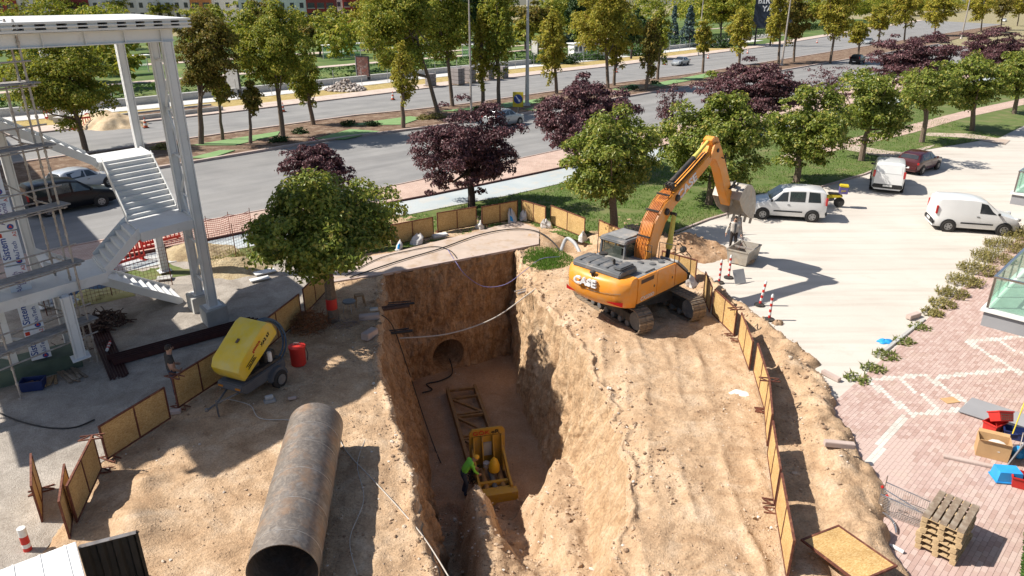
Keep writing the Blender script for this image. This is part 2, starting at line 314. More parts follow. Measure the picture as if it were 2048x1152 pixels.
# ------------------------------------------------------------------ mesh builder
class MB:
    def __init__(s): s.v = []; s.f = []; s.m = []
    def add(s, vs, fs, m=0):
        b = len(s.v); s.v += [tuple(p) for p in vs]; s.f += [tuple(i+b for i in f) for f in fs]; s.m += [m]*len(fs); return s
    def box(s, c, d, rz=0, m=0, M=None, ry=0, rx=0):
        X, Y, Z = (q/2 for q in d)
        vs = [Vector((a*X, b*Y, e*Z)) for e in (-1, 1) for a, b in ((-1, -1), (1, -1), (1, 1), (-1, 1))]
        mt = Matrix.Translation(c) @ Euler((rx, ry, rz)).to_matrix().to_4x4()
        if M is not None: mt = M @ mt
        return s.add([mt @ p for p in vs], [(0, 3, 2, 1), (4, 5, 6, 7), (0, 1, 5, 4), (1, 2, 6, 5), (2, 3, 7, 6), (3, 0, 4, 7)], m)
    def b2(s, lo, hi, m=0):
        return s.box([(a+b)/2 for a, b in zip(lo, hi)], [abs(b-a) for a, b in zip(lo, hi)], m=m)
    def tube(s, pts, r, n=8, m=0, cap=True, r2=None):
        pts = [Vector(p) for p in pts]; k = len(pts); rs = r if isinstance(r, (list, tuple)) else [r + ((r2-r)*i/(k-1) if r2 is not None else 0) for i in range(k)]
        vs = []; up = None
        for i, p in enumerate(pts):
            d = (pts[min(i+1, k-1)]-pts[max(i-1, 0)]).normalized()
            if up is None: up = Vector((0, 0, 1)) if abs(d.z) < .9 else Vector((1, 0, 0))
            a = d.cross(up)
            if a.length < 1e-5: a = d.orthogonal()
            a.normalize(); up = a.cross(d)
            vs += [p + (a*math.cos(2*math.pi*j/n)+up*math.sin(2*math.pi*j/n))*rs[i] for j in range(n)]
        fs = [(i*n+j, i*n+(j+1) % n, (i+1)*n+(j+1) % n, (i+1)*n+j) for i in range(k-1) for j in range(n)]
        if cap: fs += [tuple(range(n-1, -1, -1)), tuple(range((k-1)*n, k*n))]
        return s.add(vs, fs, m)
    def lathe(s, prof, n=16, c=(0, 0, 0), axis='z', m=0, M=None):
        vs = []
        for r, h in prof:
            for j in range(n):
                a = 2*math.pi*j/n; p = (r*math.cos(a), r*math.sin(a), h)
                if axis == 'y': p = (p[0], p[2], p[1])
                if axis == 'x': p = (p[2], p[0], p[1])
                p = Vector(p)+Vector(c); vs.append(M @ p if M is not None else p)
        k = len(prof); fs = [(i*n+j, i*n+(j+1) % n, (i+1)*n+(j+1) % n, (i+1)*n+j) for i in range(k-1) for j in range(n)]
        fs += [tuple(range(n-1, -1, -1)), tuple(range((k-1)*n, k*n))]
        return s.add(vs, fs, m)
    def prism(s, poly, y0, y1, m=0, M=None, plane='xz'):
        # polygon in xz (or xy) extruded along y (or z)
        n = len(poly); vs = []
        for t in (y0, y1):
            for a, b in poly:
                p = Vector((a, t, b)) if plane == 'xz' else Vector((a, b, t)); vs.append(M @ p if M is not None else p)
        fs = [tuple(range(n)), tuple(range(2*n-1, n-1, -1))] + [(i, i+n, (i+1) % n+n, (i+1) % n) for i in range(n)]
        return s.add(vs, fs, m)
    def quad(s, a, b, c, d, m=0): return s.add([a, b, c, d], [(0, 1, 2, 3)], m)
    def grid(s, P, m=0):      # P[i][j]
        ni, nj = len(P), len(P[0])
        return s.add([p for r in P for p in r], [(i*nj+j, i*nj+j+1, (i+1)*nj+j+1, (i+1)*nj+j) for i in range(ni-1) for j in range(nj-1)], m)
    def build(s, name, mats, parent=None, smooth=False, bevel=0, ang=35, M=None, segs=2):
        me = bpy.data.meshes.new(name); me.from_pydata(s.v, [], s.f)
        if bevel or True:
            bm = bmesh.new(); bm.from_mesh(me)
            for f, mi in zip(bm.faces, s.m): f.material_index = mi
            bmesh.ops.recalc_face_normals(bm, faces=bm.faces)
            if bevel:
                es = [e for e in bm.edges if len(e.link_faces) == 2 and e.calc_face_angle(0) > R(28)]
                bmesh.ops.bevel(bm, geom=es, offset=bevel, segments=segs, affect='EDGES', clamp_overlap=True)
            bm.to_mesh(me); bm.free()
        for x in (mats if isinstance(mats, (list, tuple)) else [mats]): me.materials.append(MATS[x])
        if smooth or bevel:
            me.polygons.foreach_set('use_smooth', [True]*len(me.polygons)); me.set_sharp_from_angle(angle=R(ang))
        o = bpy.data.objects.new(name, me); COL.objects.link(o)
        if M is not None: o.matrix_world = M
        if parent is not None: o.parent = parent
        return o
def tag(o, label, cat, group=None):
    o['label'] = label; o['category'] = cat
    if group: o['group'] = group
    return o
def thing(name, label, cat, loc=(0, 0, 0), rz=0, group=None, scale=None):
    o = bpy.data.objects.new(name, None); COL.objects.link(o); o.empty_display_size = .3
    o.location = loc; o.rotation_euler = (0, 0, rz)
    if scale: o.scale = (scale,)*3
    return tag(o, label, cat, group)
def copy_tree(o, parent=None):
    c = o.copy(); COL.objects.link(c); c.parent = parent
    for ch in list(o.children): copy_tree(ch, c)
    return c
def npmesh(name, V, F, mats, parent=None, smooth=False, kind=None, mi=None):
    V = np.ascontiguousarray(V, np.float32).reshape(-1, 3); F = np.ascontiguousarray(F, np.int32); k = F.shape[1]
    me = bpy.data.meshes.new(name); me.vertices.add(len(V)); me.vertices.foreach_set('co', V.ravel())
    me.loops.add(F.size); me.loops.foreach_set('vertex_index', F.ravel())
    me.polygons.add(len(F)); me.polygons.foreach_set('loop_start', np.arange(0, F.size, k, dtype=np.int32))
    me.polygons.foreach_set('loop_total', np.full(len(F), k, np.int32))
    if mi is not None: me.polygons.foreach_set('material_index', np.asarray(mi, np.int32))
    me.update(calc_edges=True); me.validate()
    for x in (mats if isinstance(mats, (list, tuple)) else [mats]): me.materials.append(MATS[x])
    me.polygons.foreach_set('use_smooth', np.full(len(F), bool(smooth)))
    o = bpy.data.objects.new(name, me); COL.objects.link(o)
    if parent is not None: o.parent = parent
    if kind: o['kind'] = kind
    return o
def struct(o): o['kind'] = 'structure'; return o
_txt = {}
def text(s, size, m, parent, M, name='lettering', depth=.004, bold=0.0, shear=0, label=None, align='CENTER', sx=1.0):
    key = (s, bold, shear, align)
    if key not in _txt:
        cu = bpy.data.curves.new('t', 'FONT'); cu.body = s; cu.size = 1; cu.extrude = .02; cu.offset = bold; cu.shear = shear
        cu.align_x = align; cu.align_y = 'CENTER'; cu.resolution_u = 3
        o = bpy.data.objects.new('t', cu); COL.objects.link(o); dg = bpy.context.evaluated_depsgraph_get()
        _txt[key] = bpy.data.meshes.new_from_object(o.evaluated_get(dg)); bpy.data.objects.remove(o)
    me = _txt[key].copy(); me.materials.clear(); me.materials.append(MATS[m])
    me.transform(Matrix.Diagonal((size*sx, size, depth/.02, 1)))
    o = bpy.data.objects.new(name, me); COL.objects.link(o); o.matrix_world = M; o.parent = parent
    if label: o['label'] = label
    return o
def frame(origin, xdir, zdir=None, ydir=None):
    # matrix with local x along xdir, local y along ydir
    x = Vector(xdir).normalized(); y = Vector(ydir).normalized(); z = x.cross(y).normalized(); y = z.cross(x)
    m = Matrix((x, y, z)).transposed().to_4x4(); m.translation = origin; return m
# ================================================================== TERRAIN AND ROADS
def lerp_tab(tab, r):
    t = np.array(tab); return [np.interp(r, t[:, 0], t[:, i]) for i in range(1, t.shape[1])]
LF = np.array([(4, -8.6), (11, -9.9), (12.8, -10.1), (15.2, -10.5), (17.5, -9.7), (19.5, -9.0), (23.5, -7.7), (27.5, -7.7), (33, -8.4), (38, -9.5)])     # left fence x(y)
RF = np.array([(4, 4.4), (12, 5.95), (13.6, 6.3), (18.4, 7.7), (20.5, 7.92), (23, 8.0), (27.2, 7.7), (29, 7.4), (38, 7.4)])
def lfx(y): return np.interp(y, LF[:, 0], LF[:, 1])
def rfx(y): return np.interp(y, RF[:, 0], RF[:, 1])
def bump(x, y, cx, cy, r, h): return h*np.exp(-((x-cx)**2+(y-cy)**2)/(r*r))
def ground_h(x, y):
    x = np.asarray(x, float); y = np.asarray(y, float)
    n1 = fbm(x*.5, y*.5, 4, 3); n2 = fbm(x*2.2, y*2.2, 4, 9)
    h = .14*n1 + .09*n2
    d = x - rfx(y)
    wide = np.interp(y, [8, 14, 19, 23, 26, 29, 31], [2.3, 2.5, 2.1, 1.5, .9, .6, .2])
    e = d/(wide*(1+.9*fbm(x*.9, y*.9, 3, 21)))
    bank = .3*np.clip(1-((e-.68)/.34)**2, 0, 1)*(1+1.6*fbm(x*1.7, y*1.7, 4, 5)) + .06*(1-sstep(.9, 1.15, e))
    right = sstep(-.1, .15, d)
    h = h*(1-right) + right*(bank + (.16*n2 + .05)*(1-sstep(.75, 1.1, e)) - .1*sstep(.9, 1.1, e)*(1-0*e))
    # left of the left fence the soil lies under the gravel
    l = lfx(y)-x; h = h*(1-sstep(0, .5, l)) - .07*sstep(.05, .5, l)
    # heaps, ruts
    for cx, cy, r, hh in ((-9.1, 14.5, .32, .22), (-8.75, 13.1, .5, .32), (-8.35, 12.6, .4, .2), (1.6, 23.6, .8, .12), (6.6, 29.0, .9, .25), (3.5, 30.5, .9, .2), (2.9, 28.8, .7, .15), (-5.9, 23.2, 1.2, .1), (4.4, 33.2, .8, .35)):
        h = h + bump(x, y, cx, cy, r, hh)*(1+.9*fbm(x*3, y*3, 4, 31))
    h = h - bump(x, y, 2.9, 32.9, .75, .9)
    # track lanes beside the pit
    yy = np.clip(y, 9, 24); cx = 4.3+.06*(yy-15)+.25*np.sin(yy*.35)
    inr = sstep(8, 10, y)*(1-sstep(22.0, 23.5, y))
    for k, off in enumerate((-1.45, -.15, .95, 1.75)):
        q = np.abs(x-cx-off+.1*fbm(y*.6, off+y*0, 3, 40+k)*3); lane = np.exp(-(q/.3)**4)*inr
        h = h - lane*(.025+.038*np.sin(y*6.283/.27 + k+x*1.2)*sstep(.3, .5, vnoise(y*.6, k+x*0, 50)))
        h = h + .05*np.exp(-((q-.4)/.1)**2)*inr*sstep(.4, .75, vnoise(x*1.3+k*7, y*.8, 77))
    h = h + .085*fbm(x*4.5, y*4.5, 4, 91)*sstep(8, 10, y)+.07*np.maximum(0, fbm(x*8, y*8, 2, 93)-.04)*(1+2*sstep(0, .3, d))
    # left plateau: long dozer strokes, pulled across at an angle
    a = x*.86+y*.5; b = -x*.5+y*.86
    st = sstep(-9.5, -8.5, x)*(1-sstep(-5, -3.8, x))*(1-sstep(17, 19.5, y))
    h = h + st*.09*fbm(a*.35, b*2.4, 4, 61)
    return h
PITZ = -5.3; REND = 30.2
# r: left rim x, left base x, right base x, right rim x
PT = [(3.5, .6, .75, 1.3, 1.6), (8, -.5, -.2, 1.7, 2.0), (11.4, -1.4, -.95, 1.75, 2.15), (13, -2.0, -1.4, 1.9, 2.5), (14.8, -2.45, -1.75, 2.0, 2.95), (17, -3.16, -2.2, 2.1, 3.0),
      (19.6, -4.0, -2.65, 1.55, 2.75), (21.6, -4.42, -3.0, 1.3, 2.2), (24, -4.73, -3.35, .75, 1.5), (26, -5.0, -3.8, .35, .75), (28.2, -5.25, -4.3, .15, .4), (29.5, -5.4, -4.7, .05, .3), (30.2, -5.42, -4.85, -.1, .2)]
def floor_z(x, y):
    base = np.interp(y, [4, 9, 11.5, 14.5, 17, 18.6, 19.7, 20.3], [.0, -.7, -1.5, -2.3, -3.1, -3.7, -4.7, PITZ])
    n = fbm(x*1.5, y*1.5, 5, 81)
    # tongue of soil between the two channels
    tx = np.interp(y, [11, 14, 16, 17.5, 18.6], [-.3, -.45, -.75, -1.1, -1.3])
    tx = tx+.5*fbm(y*1.2, y*0+3, 3, 87); t = np.exp(-((x-tx)/(np.interp(y, [11, 16, 18.5], [.9, .62, .45])*(1+.9*fbm(x*1.5, y*1.5, 3, 88))))**4)*(1-sstep(17.9, 18.9, y+n*.6))
    z = base + .16*n + np.where(y < 20, .3*fbm(x*2.6, y*2.6, 4, 83)+.12*np.maximum(0, fbm(x*7, y*7, 3, 85)), 0)
    z = z - (1-sstep(.25, .9, np.abs(x-(tx+1.05))))*np.interp(y, [13.5, 15.5, 18], [0, .7, 1.0])*(1-sstep(19.4, 20.2, y))      # middle channel
    z = z - (1-sstep(.3, .9, np.abs(x-np.interp(y, [11, 14, 17, 20], [-1.2, -1.6, -2.0, -2.3]))))*np.interp(y, [11, 13, 15, 18], [.3, .8, 1.3, 1.3])*(1-sstep(19, 20.2, y))  # left channel
    z = z + t*np.interp(y, [11, 14, 18], [.15, .25, .6])*(1+1.3*fbm(x*2.2, y*2.2, 4, 89))
    rb = sstep(.15, .75, x - np.interp(y, [14, 16, 18, 19.6], [.9, .45, .55, .95])+n*.5)*(1-sstep(18.9, 19.7, y+n*.5))
    z = z + rb*np.interp(y, [11, 14, 16.5, 19], [.2, .3, .75, 1.5])
    z = np.maximum(z, PITZ+.04*n)
    return z
rows = np.concatenate([np.arange(3.6, 9, .18), np.arange(9, REND, .066), [REND]])
cols = []      # (kind, t)
for k, n in (('L', 120), ('lw', 54), ('f', 76), ('rw', 60)): cols += [(k, i/n) for i in range(n)]
cols += [('R', i/165) for i in range(166)]
nr, nc = len(rows), len(cols)
X = np.zeros((nr, nc)); Y = np.zeros((nr, nc)); Z = np.zeros((nr, nc))
xl, xlb, xrb, xr = lerp_tab(PT, rows)
wob = .16*fbm(rows*.9, rows*0+2, 4, 11)*2+.22*fbm(rows*2.6, rows*0+2, 3, 13); wob2 = .24*fbm(rows*.8, rows*0+5, 4, 12)*2+.4*fbm(rows*2.2, rows*0+5, 4, 14)
xl = xl+wob; xr = xr+wob2; xlb = xlb+.5*wob; xrb = xrb+.6*wob2
kinds = np.array([k for k, t in cols]); T = np.array([t for k, t in cols])
for k in ('L', 'lw', 'f', 'rw', 'R'):
    idx = np.where(kinds == k)[0]; t = T[idx][None, :]
    a, b = {'L': (np.full(nr, -12.7), xl), 'lw': (xl, xlb), 'f': (xlb, xrb), 'rw': (xrb, xr), 'R': (xr, np.full(nr, 13.7))}[k]
    if k == 'L': t = 1-(1-t)**1.35
    if k == 'R': t = t**1.3
    X[:, idx] = a[:, None]*(1-t)+b[:, None]*t
sh = sstep(19, REND, rows)[:, None]
Y = rows[:, None] + sh*.577*(np.clip(X, -7, 3)+2.7)
for k in ('L', 'R'):
    idx = np.where(kinds == k)[0]; Z[:, idx] = ground_h(X[:, idx], Y[:, idx])
for k, edge, sg, amp, wd_ in (('R', xr, 1, .5, .5), ('L', xl, -1, .22, .25)):      # rounded, slumping shoulders
    idx = np.where(kinds == k)[0]; dist = sg*(X[:, idx]-edge[:, None]); nn = vnoise(Y[:, idx]*1.3, X[:, idx]*1.3, 161)
    Z[:, idx] -= amp*(.25+1.1*vnoise(rows*.7, rows*0, 163))[:, None]*np.exp(-(dist/wd_)**1.4)*(.6+.8*nn)*sstep(9, 11, Y[:, idx])
idx = np.where(kinds == 'f')[0]; Z[:, idx] = floor_z(X[:, idx], Y[:, idx])
iL = np.where(kinds == 'L')[0][-1]; iR = np.where(kinds == 'R')[0][0]; if0 = np.where(kinds == 'f')[0][0]; if1 = np.where(kinds == 'f')[0][-1]
for k, i0, i1 in (('lw', iL, if0), ('rw', if1, iR)):
    idx = np.where(kinds == k)[0]; t = np.linspace(0, 1, i1-i0+1)[1:-1][None, :] if len(idx) == i1-i0-1 else np.linspace(0, 1, len(idx)+1)[None, :-1]
    z0 = Z[:, i0][:, None]; z1 = Z[:, i1][:, None]
    zz = z0*(1-t)+z1*t
    Z[:, idx] = zz
    yy = Y[:, idx]; depth = np.clip((np.maximum(z0, z1)-np.minimum(z0, z1))/4, 0, 1)
    env = np.sin(np.pi*np.clip(t, 0, 1))**.6
    # vertical bucket scrapes + lumps
    off = (.26*fbm(yy*.55, zz*.25, 3, 101)+.2*fbm(yy*2.4, zz*.6, 4, 103)+.16*fbm(yy*5, zz*4.5, 4, 105)+.07*fbm(yy*13, zz*9, 2, 106)+.05*np.abs(fbm(yy*9, zz*1.2, 2, 107)))*1.25*env*depth
    X[:, idx] += off*(1.8 if k == 'rw' else 1.9)
    Z[:, idx] += .12*fbm(yy*3, zz*3, 3, 109)*env
    if k == 'rw':    # the lit wall carries a crumbly bench and slumped fans
        X[:, idx] += depth*env*(.45*np.maximum(0, fbm(yy*.8, zz*.5, 3, 121)) - .25*sstep(22.5, 24.5, yy)*(1-sstep(25, 26.5, yy))*sstep(.0, .6, 1-t))
# crumbly lips
for i0, s_ in ((iL, -1), (iR, 1)):
    for q in range(12):
        i = i0+s_*q; Z[:, i] += (.13*np.exp(-((q-5)/3.5)**2)*(.4+vnoise(rows*1.1, rows*0+q*.3, 131)*1.2) - (.07*max(0, 1-q/3) if s_ < 0 else 0))
V = np.stack([X, Y, Z], -1)
ii, jj = np.meshgrid(np.arange(nr-1), np.arange(nc-1), indexing='ij'); b0 = (ii*nc+jj).ravel()
F = np.stack([b0, b0+1, b0+nc+1, b0+nc], 1)
wallcol = np.isin(kinds[:-1], ['lw', 'f', 'rw']); mi = np.tile(wallcol, nr-1).astype(int)
mi = np.where(np.tile(np.isin(kinds[:-1], ['lw']), nr-1), 1, np.where(np.tile(np.isin(kinds[:-1], ['rw']), nr-1), 2, 0))
ground_obj = struct(npmesh('ground', V.reshape(-1, 3), F, ['dirt', 'pit_earth', 'lit_wall_earth'], smooth=True, mi=mi))
def last_row_pts(): return V[-1]
# ground behind the pit's back wall
bx = np.arange(-12.7, 13.71, .1); yb0 = REND+.577*(np.clip(bx, -7, 3)+2.7)
tt = np.linspace(0, 1, 75)
XX = np.tile(bx, (75, 1)); YY = yb0[None, :]*(1-tt[:, None])+37.6*tt[:, None]
ZZ = ground_h(XX, YY)
inpit = (XX > -5.6) & (XX < .1) & (tt[:, None] < .02); ZZ = np.where(inpit, np.minimum(ZZ, -.03), ZZ)
n1, n2 = XX.shape; ii, jj = np.meshgrid(np.arange(n1-1), np.arange(n2-1), indexing='ij'); b0 = (ii*n2+jj).ravel()
struct(npmesh('ground_behind_pit', np.stack([XX, YY, ZZ], -1).reshape(-1, 3), np.stack([b0, b0+1, b0+n2+1, b0+n2], 1), 'dirt', smooth=True))
# back wall with the bored tunnel
wa = np.array([-5.62, REND+.577*(-5.62+2.7)]); wb = np.array([.35, REND+.577*(.35+2.7)]); wd = (wb-wa)/np.hypot(*(wb-wa)); wn = np.array([wd[1], -wd[0]])   # wn faces the camera
L_ = np.hypot(*(wb-wa)); u = np.linspace(0, L_, 130); zz = np.linspace(.02, -5.55, 120)
UU, ZW = np.meshgrid(u, zz)
off = .3*fbm(UU*.6, ZW*.4, 3, 141)+.32*fbm(UU*2.2, ZW*.9, 4, 143)+.22*fbm(UU*5, ZW*4, 3, 145)+.1*fbm(UU*11, ZW*8, 2, 146)+.34*sstep(-3.0, -3.6, ZW+.5*fbm(UU*1.1, ZW*0, 3, 142))+.1*np.maximum(0, fbm(UU*1.2, ZW*2.2, 3, 147))
off = off - .25*sstep(-.9, 0, ZW)*(fbm(UU*1.2, ZW, 3, 149)+.1)
uc = (np.array([-3.1, 29.95])-wa)@wd; rr = np.hypot(UU-uc, (ZW+4.5)*1.0)
R0 = .8
off = off*sstep(.85, 1.3, rr)+.22*(1-sstep(.85, 1.3, rr))
# ease vertices onto the rim then push the inside back
ring = np.abs(rr-R0) < .05; sc = np.where(ring, (R0+.001)/np.maximum(rr, .01), 1)
UU = uc+(UU-uc)*sc; ZW = -4.5+(ZW+4.5)*sc
off = np.where(rr < R0-.05, -4.5, off)
px = wa[0]+wd[0]*UU+wn[0]*off; py = wa[1]+wd[1]*UU+wn[1]*off
n1, n2 = UU.shape; ii, jj = np.meshgrid(np.arange(n1-1), np.arange(n2-1), indexing='ij'); b0 = (ii*n2+jj).ravel()
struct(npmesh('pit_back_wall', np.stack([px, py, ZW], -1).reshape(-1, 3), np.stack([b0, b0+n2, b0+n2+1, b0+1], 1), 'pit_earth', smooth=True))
# far base ground: four sheets round the site
def sheet(name, poly, m, z=0.0, div=None):
    mb = MB(); mb.add([(p[0], p[1], z if len(p) < 3 else p[2]) for p in poly], [tuple(range(len(poly)))]); return struct(mb.build(name, m))
bgm = MB()
for x0, x1, y0, y1 in ((-700, -12.5, -200, 900), (13.5, 700, -200, 900), (-12.5, 13.5, -200, 3.8), (-12.5, 13.5, 37.4, 900)):
    bgm.add([(x0, y0, -.04), (x1, y0, -.04), (x1, y1, -.04), (x0, y1, -.04)], [(0, 1, 2, 3)])
struct(bgm.build('terrain', 'ground_far'))
# gravel yard under the stair tower
gy = np.arange(2, 36, .25); ga = np.linspace(0, 1, 90)
GX = lfx(gy)[:, None]*(1-ga)-.15+(-46)*ga; GY = np.tile(gy[:, None], (1, 90)); GZ = .012+.05*fbm(GX*.7, GY*.7, 4, 151)+.03*fbm(GX*3, GY*3, 3, 152)
GY = GY + np.minimum(0, 0)
# drop under the cycle path line
keep = (GY < 33.0+(GX+14.9)*.84+.3)
GZ = np.where(keep, GZ, -.2)
n1, n2 = GX.shape; ii, jj = np.meshgrid(np.arange(n1-1), np.arange(n2-1), indexing='ij'); b0 = (ii*n2+jj).ravel()
struct(npmesh('gravel_yard', np.stack([GX, GY, GZ], -1).reshape(-1, 3), np.stack([b0, b0+1, b0+n2+1, b0+n2], 1), 'gravel', smooth=True))
# bright parking lot
sheet('parking_lot', [(8.6, 17.2), (10.3, 18.8), (25.75, 34.0), (60, 67.5), (130, 138), (130, 150), (41.5, 60.8), (32.28, 55.5), (23.76, 47.2), (10.66, 36.9), (7.9, 34), (7.8, 28.5), (8.35, 26.5), (8.6, 22), (8.45, 19)], 'lot_ground', -.004)
# ------ lines of the avenue (world)
def line(px, ext0=None, ext1=None):
    P = [Vector((*G(*p)[:2],)) for p in px]
    if ext0: d = (P[0]-P[1]).normalized() if not isinstance(ext0, tuple) else Vector(ext0[1:]).normalized(); P = [P[0]+d*(ext0 if not isinstance(ext0, tuple) else ext0[0])]+P
    if ext1: d = (P[-1]-P[-2]).normalized() if not isinstance(ext1, tuple) else Vector(ext1[1:]).normalized(); P = P+[P[-1]+d*(ext1 if not isinstance(ext1, tuple) else ext1[0])]
    return P
def resamp(P, n):
    d = [0]
    for a, b in zip(P, P[1:]): d.append(d[-1]+(b-a).length)
    t = np.linspace(0, d[-1], n); return [Vector((np.interp(q, d, [p.x for p in P]), np.interp(q, d, [p.y for p in P]))) for q in t]
def strip(name, A, B, m, z=0.0, n=40, arch=True):
    A = resamp(A, n); B = resamp(B, n); mb = MB(); mb.grid([[(p.x, p.y, z) for p in A], [(p.x, p.y, z) for p in B]]); o = mb.build(name, m); return struct(o)
def kerb(name, A, wd_=.14, h=.14, m='kerb', side=1, n=60):
    A = resamp(A, n); mb = MB(); rows_ = []
    for i, p in enumerate(A):
        d = (A[min(i+1, n-1)]-A[max(i-1, 0)]).normalized(); q = Vector((-d.y, d.x))*side*wd_
        rows_.append([(p.x, p.y, -.03), (p.x, p.y, h), (p.x+q.x, p.y+q.y, h+.001), (p.x+q.x, p.y+q.y, -.03)])
    mb.grid(rows_); return struct(mb.build(name, m))
K1 = line([(410, 445), (500, 428), (749, 382)], 45, (170, math.cos(R(45)), math.sin(R(45))))
K2 = line([(392, 326), (680, 278), (833, 260), (1072, 226)], 45, (150, math.cos(R(47)), math.sin(R(47))))
K3 = line([(382, 278), (700, 233), (888, 215), (1083, 187), (1235, 167), (1380, 149), (1680, 101)], 50, 200)
K4 = line([(288, 245), (375, 236), (746, 191), (1107, 146), (1235, 132), (1524, 95), (1614, 80)], 60, 200)
C0 = line([(417, 483), (761, 412), (833, 399), (1031, 358)], 45, (150, math.cos(R(42)), math.sin(R(42))))
C1 = line([(785, 436), (914, 410), (982, 399), (1117, 368)], 60, (150, math.cos(R(42)), math.sin(R(42))))
def shift(P, d): 
    r = []
    for i, p in enumerate(P):
        t = (P[min(i+1, len(P)-1)]-P[max(i-1, 0)]).normalized(); r.append(p+Vector((-t.y, t.x))*d)
    return r
strip('near_road', K1, K2, 'asphalt', .0)
strip('far_road', K3, K4, 'asphalt', .0)
strip('pink_pavement', C0, K1, 'pink_tiles', .1); kerb('pavement_kerb', K1, .12, .14, side=-1); kerb('path_kerb', C0, .12, .13, 'maroon_steel', side=1)
strip('cycle_path', C1, C0, 'cycle_path', .03); kerb('path_edging', C1, .1, .05, 'concrete', side=-1)
strip('median', K2, K3, 'median_soil', .08); kerb('median_kerb_near', K2, .3, .18, side=1); kerb('median_kerb_far', K3, .3, .16, side=-1)
K5 = shift(K4, 3.6)
strip('far_pavement', K4, K5, 'far_tiles', .1); kerb('far_kerb', K4, .2, .13, side=1)
# grass belt between cycle path and lot / fence
gb = [Vector((-20, 26.0)), Vector((-8.2, 31.0)), Vector((-5.75, 31.6)), Vector((.4, 36.6)), Vector((1.7, 34.9)), Vector((3.9, 32.6)), Vector((8.5, 34.5)), Vector((10.66, 36.74)), Vector((23.76, 47.08)), Vector((32.28, 55.42)), Vector((41.5, 60.7)), Vector((130, 148))]
_c1 = [p for p in resamp(C1, 120) if p.x > -21 and p.y < 151]
sheet('lawn', [tuple(p) for p in gb]+[tuple(p) for p in reversed(_c1)], 'lawn_soil', .02)
kerb('lot_kerb', [Vector(p) for p in ((8.3, 34.4), (10.66, 36.74), (23.76, 47.08), (32.28, 55.42))], .12, .09, 'kerb', side=1)
# walkway behind the pit
strip('walkway', [Vector((-8.4, 27.3)), Vector((-5.55, 28.62)), Vector((.25, 31.95)), Vector((1.3, 32.6))], [Vector((-8.4, 29.9)), Vector((-5.6, 31.35)), Vector((.3, 36.4)), Vector((1.4, 34.9))], 'walk_concrete', .06, n=30)
kerb('walkway_edge', [Vector((-8.4, 27.25)), Vector((-5.55, 28.57)), Vector((.25, 31.9)), Vector((1.3, 32.55))], .12, .075, 'kerb', side=1, n=30)
# foot paths between the lawns at the far end of the lot
strip('footpath', [Vector(G(*p)[:2]) for p in ((1690, 300), (1790, 318), (1860, 296))], [Vector(G(*p)[:2]) for p in ((1700, 290), (1800, 306), (1870, 290))], 'walk_concrete', .034, n=12)
strip('footpath_far', [Vector(G(*p)[:2]) for p in ((1850, 272), (1930, 276), (2010, 290))], [Vector(G(*p)[:2]) for p in ((1855, 266), (1940, 268), (2020, 281))], 'walk_concrete', .034, n=12)
strip('footpath_pink', [Vector(G(*p)[:2]) for p in ((1560, 330), (1690, 297), (1820, 268), (1930, 236), (2048, 210))], [Vector(G(*p)[:2]) for p in ((1560, 312), (1690, 280), (1820, 250), (1930, 222), (2048, 197))], 'pink_tiles', .038, n=20)
# green rubber beds in the median
for k, q in enumerate((((382, 290), (560, 262), (555, 270), (470, 290)), ((630, 277), (700, 258), (760, 262), (690, 277)), ((690, 250), (820, 232), (845, 235), (805, 249)), ((880, 222), (1080, 197), (1090, 203), (960, 222)), ((1050, 218), (1110, 203), (1130, 208), (1080, 222)), ((1225, 178), (1265, 168), (1285, 172), (1255, 182)), ((1300, 168), (1410, 147), (1425, 152), (1320, 172)), ((380, 315), (440, 300), (470, 300), (420, 316)))):
    mb = MB(); pts = [G(*p, .13+.003*k) for p in q]
    mb.add([(p.x, p.y, .05) for p in pts]+[tuple(p) for p in pts], [(4, 5, 6, 7)]+[(i, (i+1) % 4, (i+1) % 4+4, i+4) for i in range(4)]); struct(mb.build('rubber_bed', 'rubber_turf'))
# strips beyond the far pavement: dry grass, tram platform, park
K6 = shift(K4, 8.5); K7 = shift(K4, 12); K8 = shift(K4, 14); K9 = shift(K4, 19); K10 = shift(K4, 150)
def part_line(P, t0, t1, n=30):
    q = resamp(P, 200); return q[int(t0*199):int(t1*199)+1]
strip('dry_verge', part_line(K5, 0, .45), part_line(K6, 0, .45), 'dry_grass', .05)
strip('grass_verge', part_line(K5, .45, 1), part_line(K6, .45, 1), 'park_lawn', .05)
strip('tram_pavement', part_line(K6, 0, .52), part_line(K7, 0, .52), 'platform', .08)
strip('tram_bed', part_line(K7, 0, .6), part_line(K8, 0, .6), 'gravel', .04)
strip('tram_platform_ground', part_line(K8, 0, .6), part_line(K9, 0, .6), 'platform', .09)
strip('park', K9, K10, 'park_lawn', .0)
strip('park_right', part_line(K6, .5, 1), part_line(K9, .5, 1), 'park_lawn', .02)
for k, (d0, d1, t0, t1) in enumerate(((34, 36.5, .1, .5), (60, 64, 0, .42), (45, 47, .3, .8))):
    strip('park_path', part_line(shift(K4, d0), t0, t1), part_line(shift(K4, d1), t0, t1), 'far_tiles', .06+.01*k)
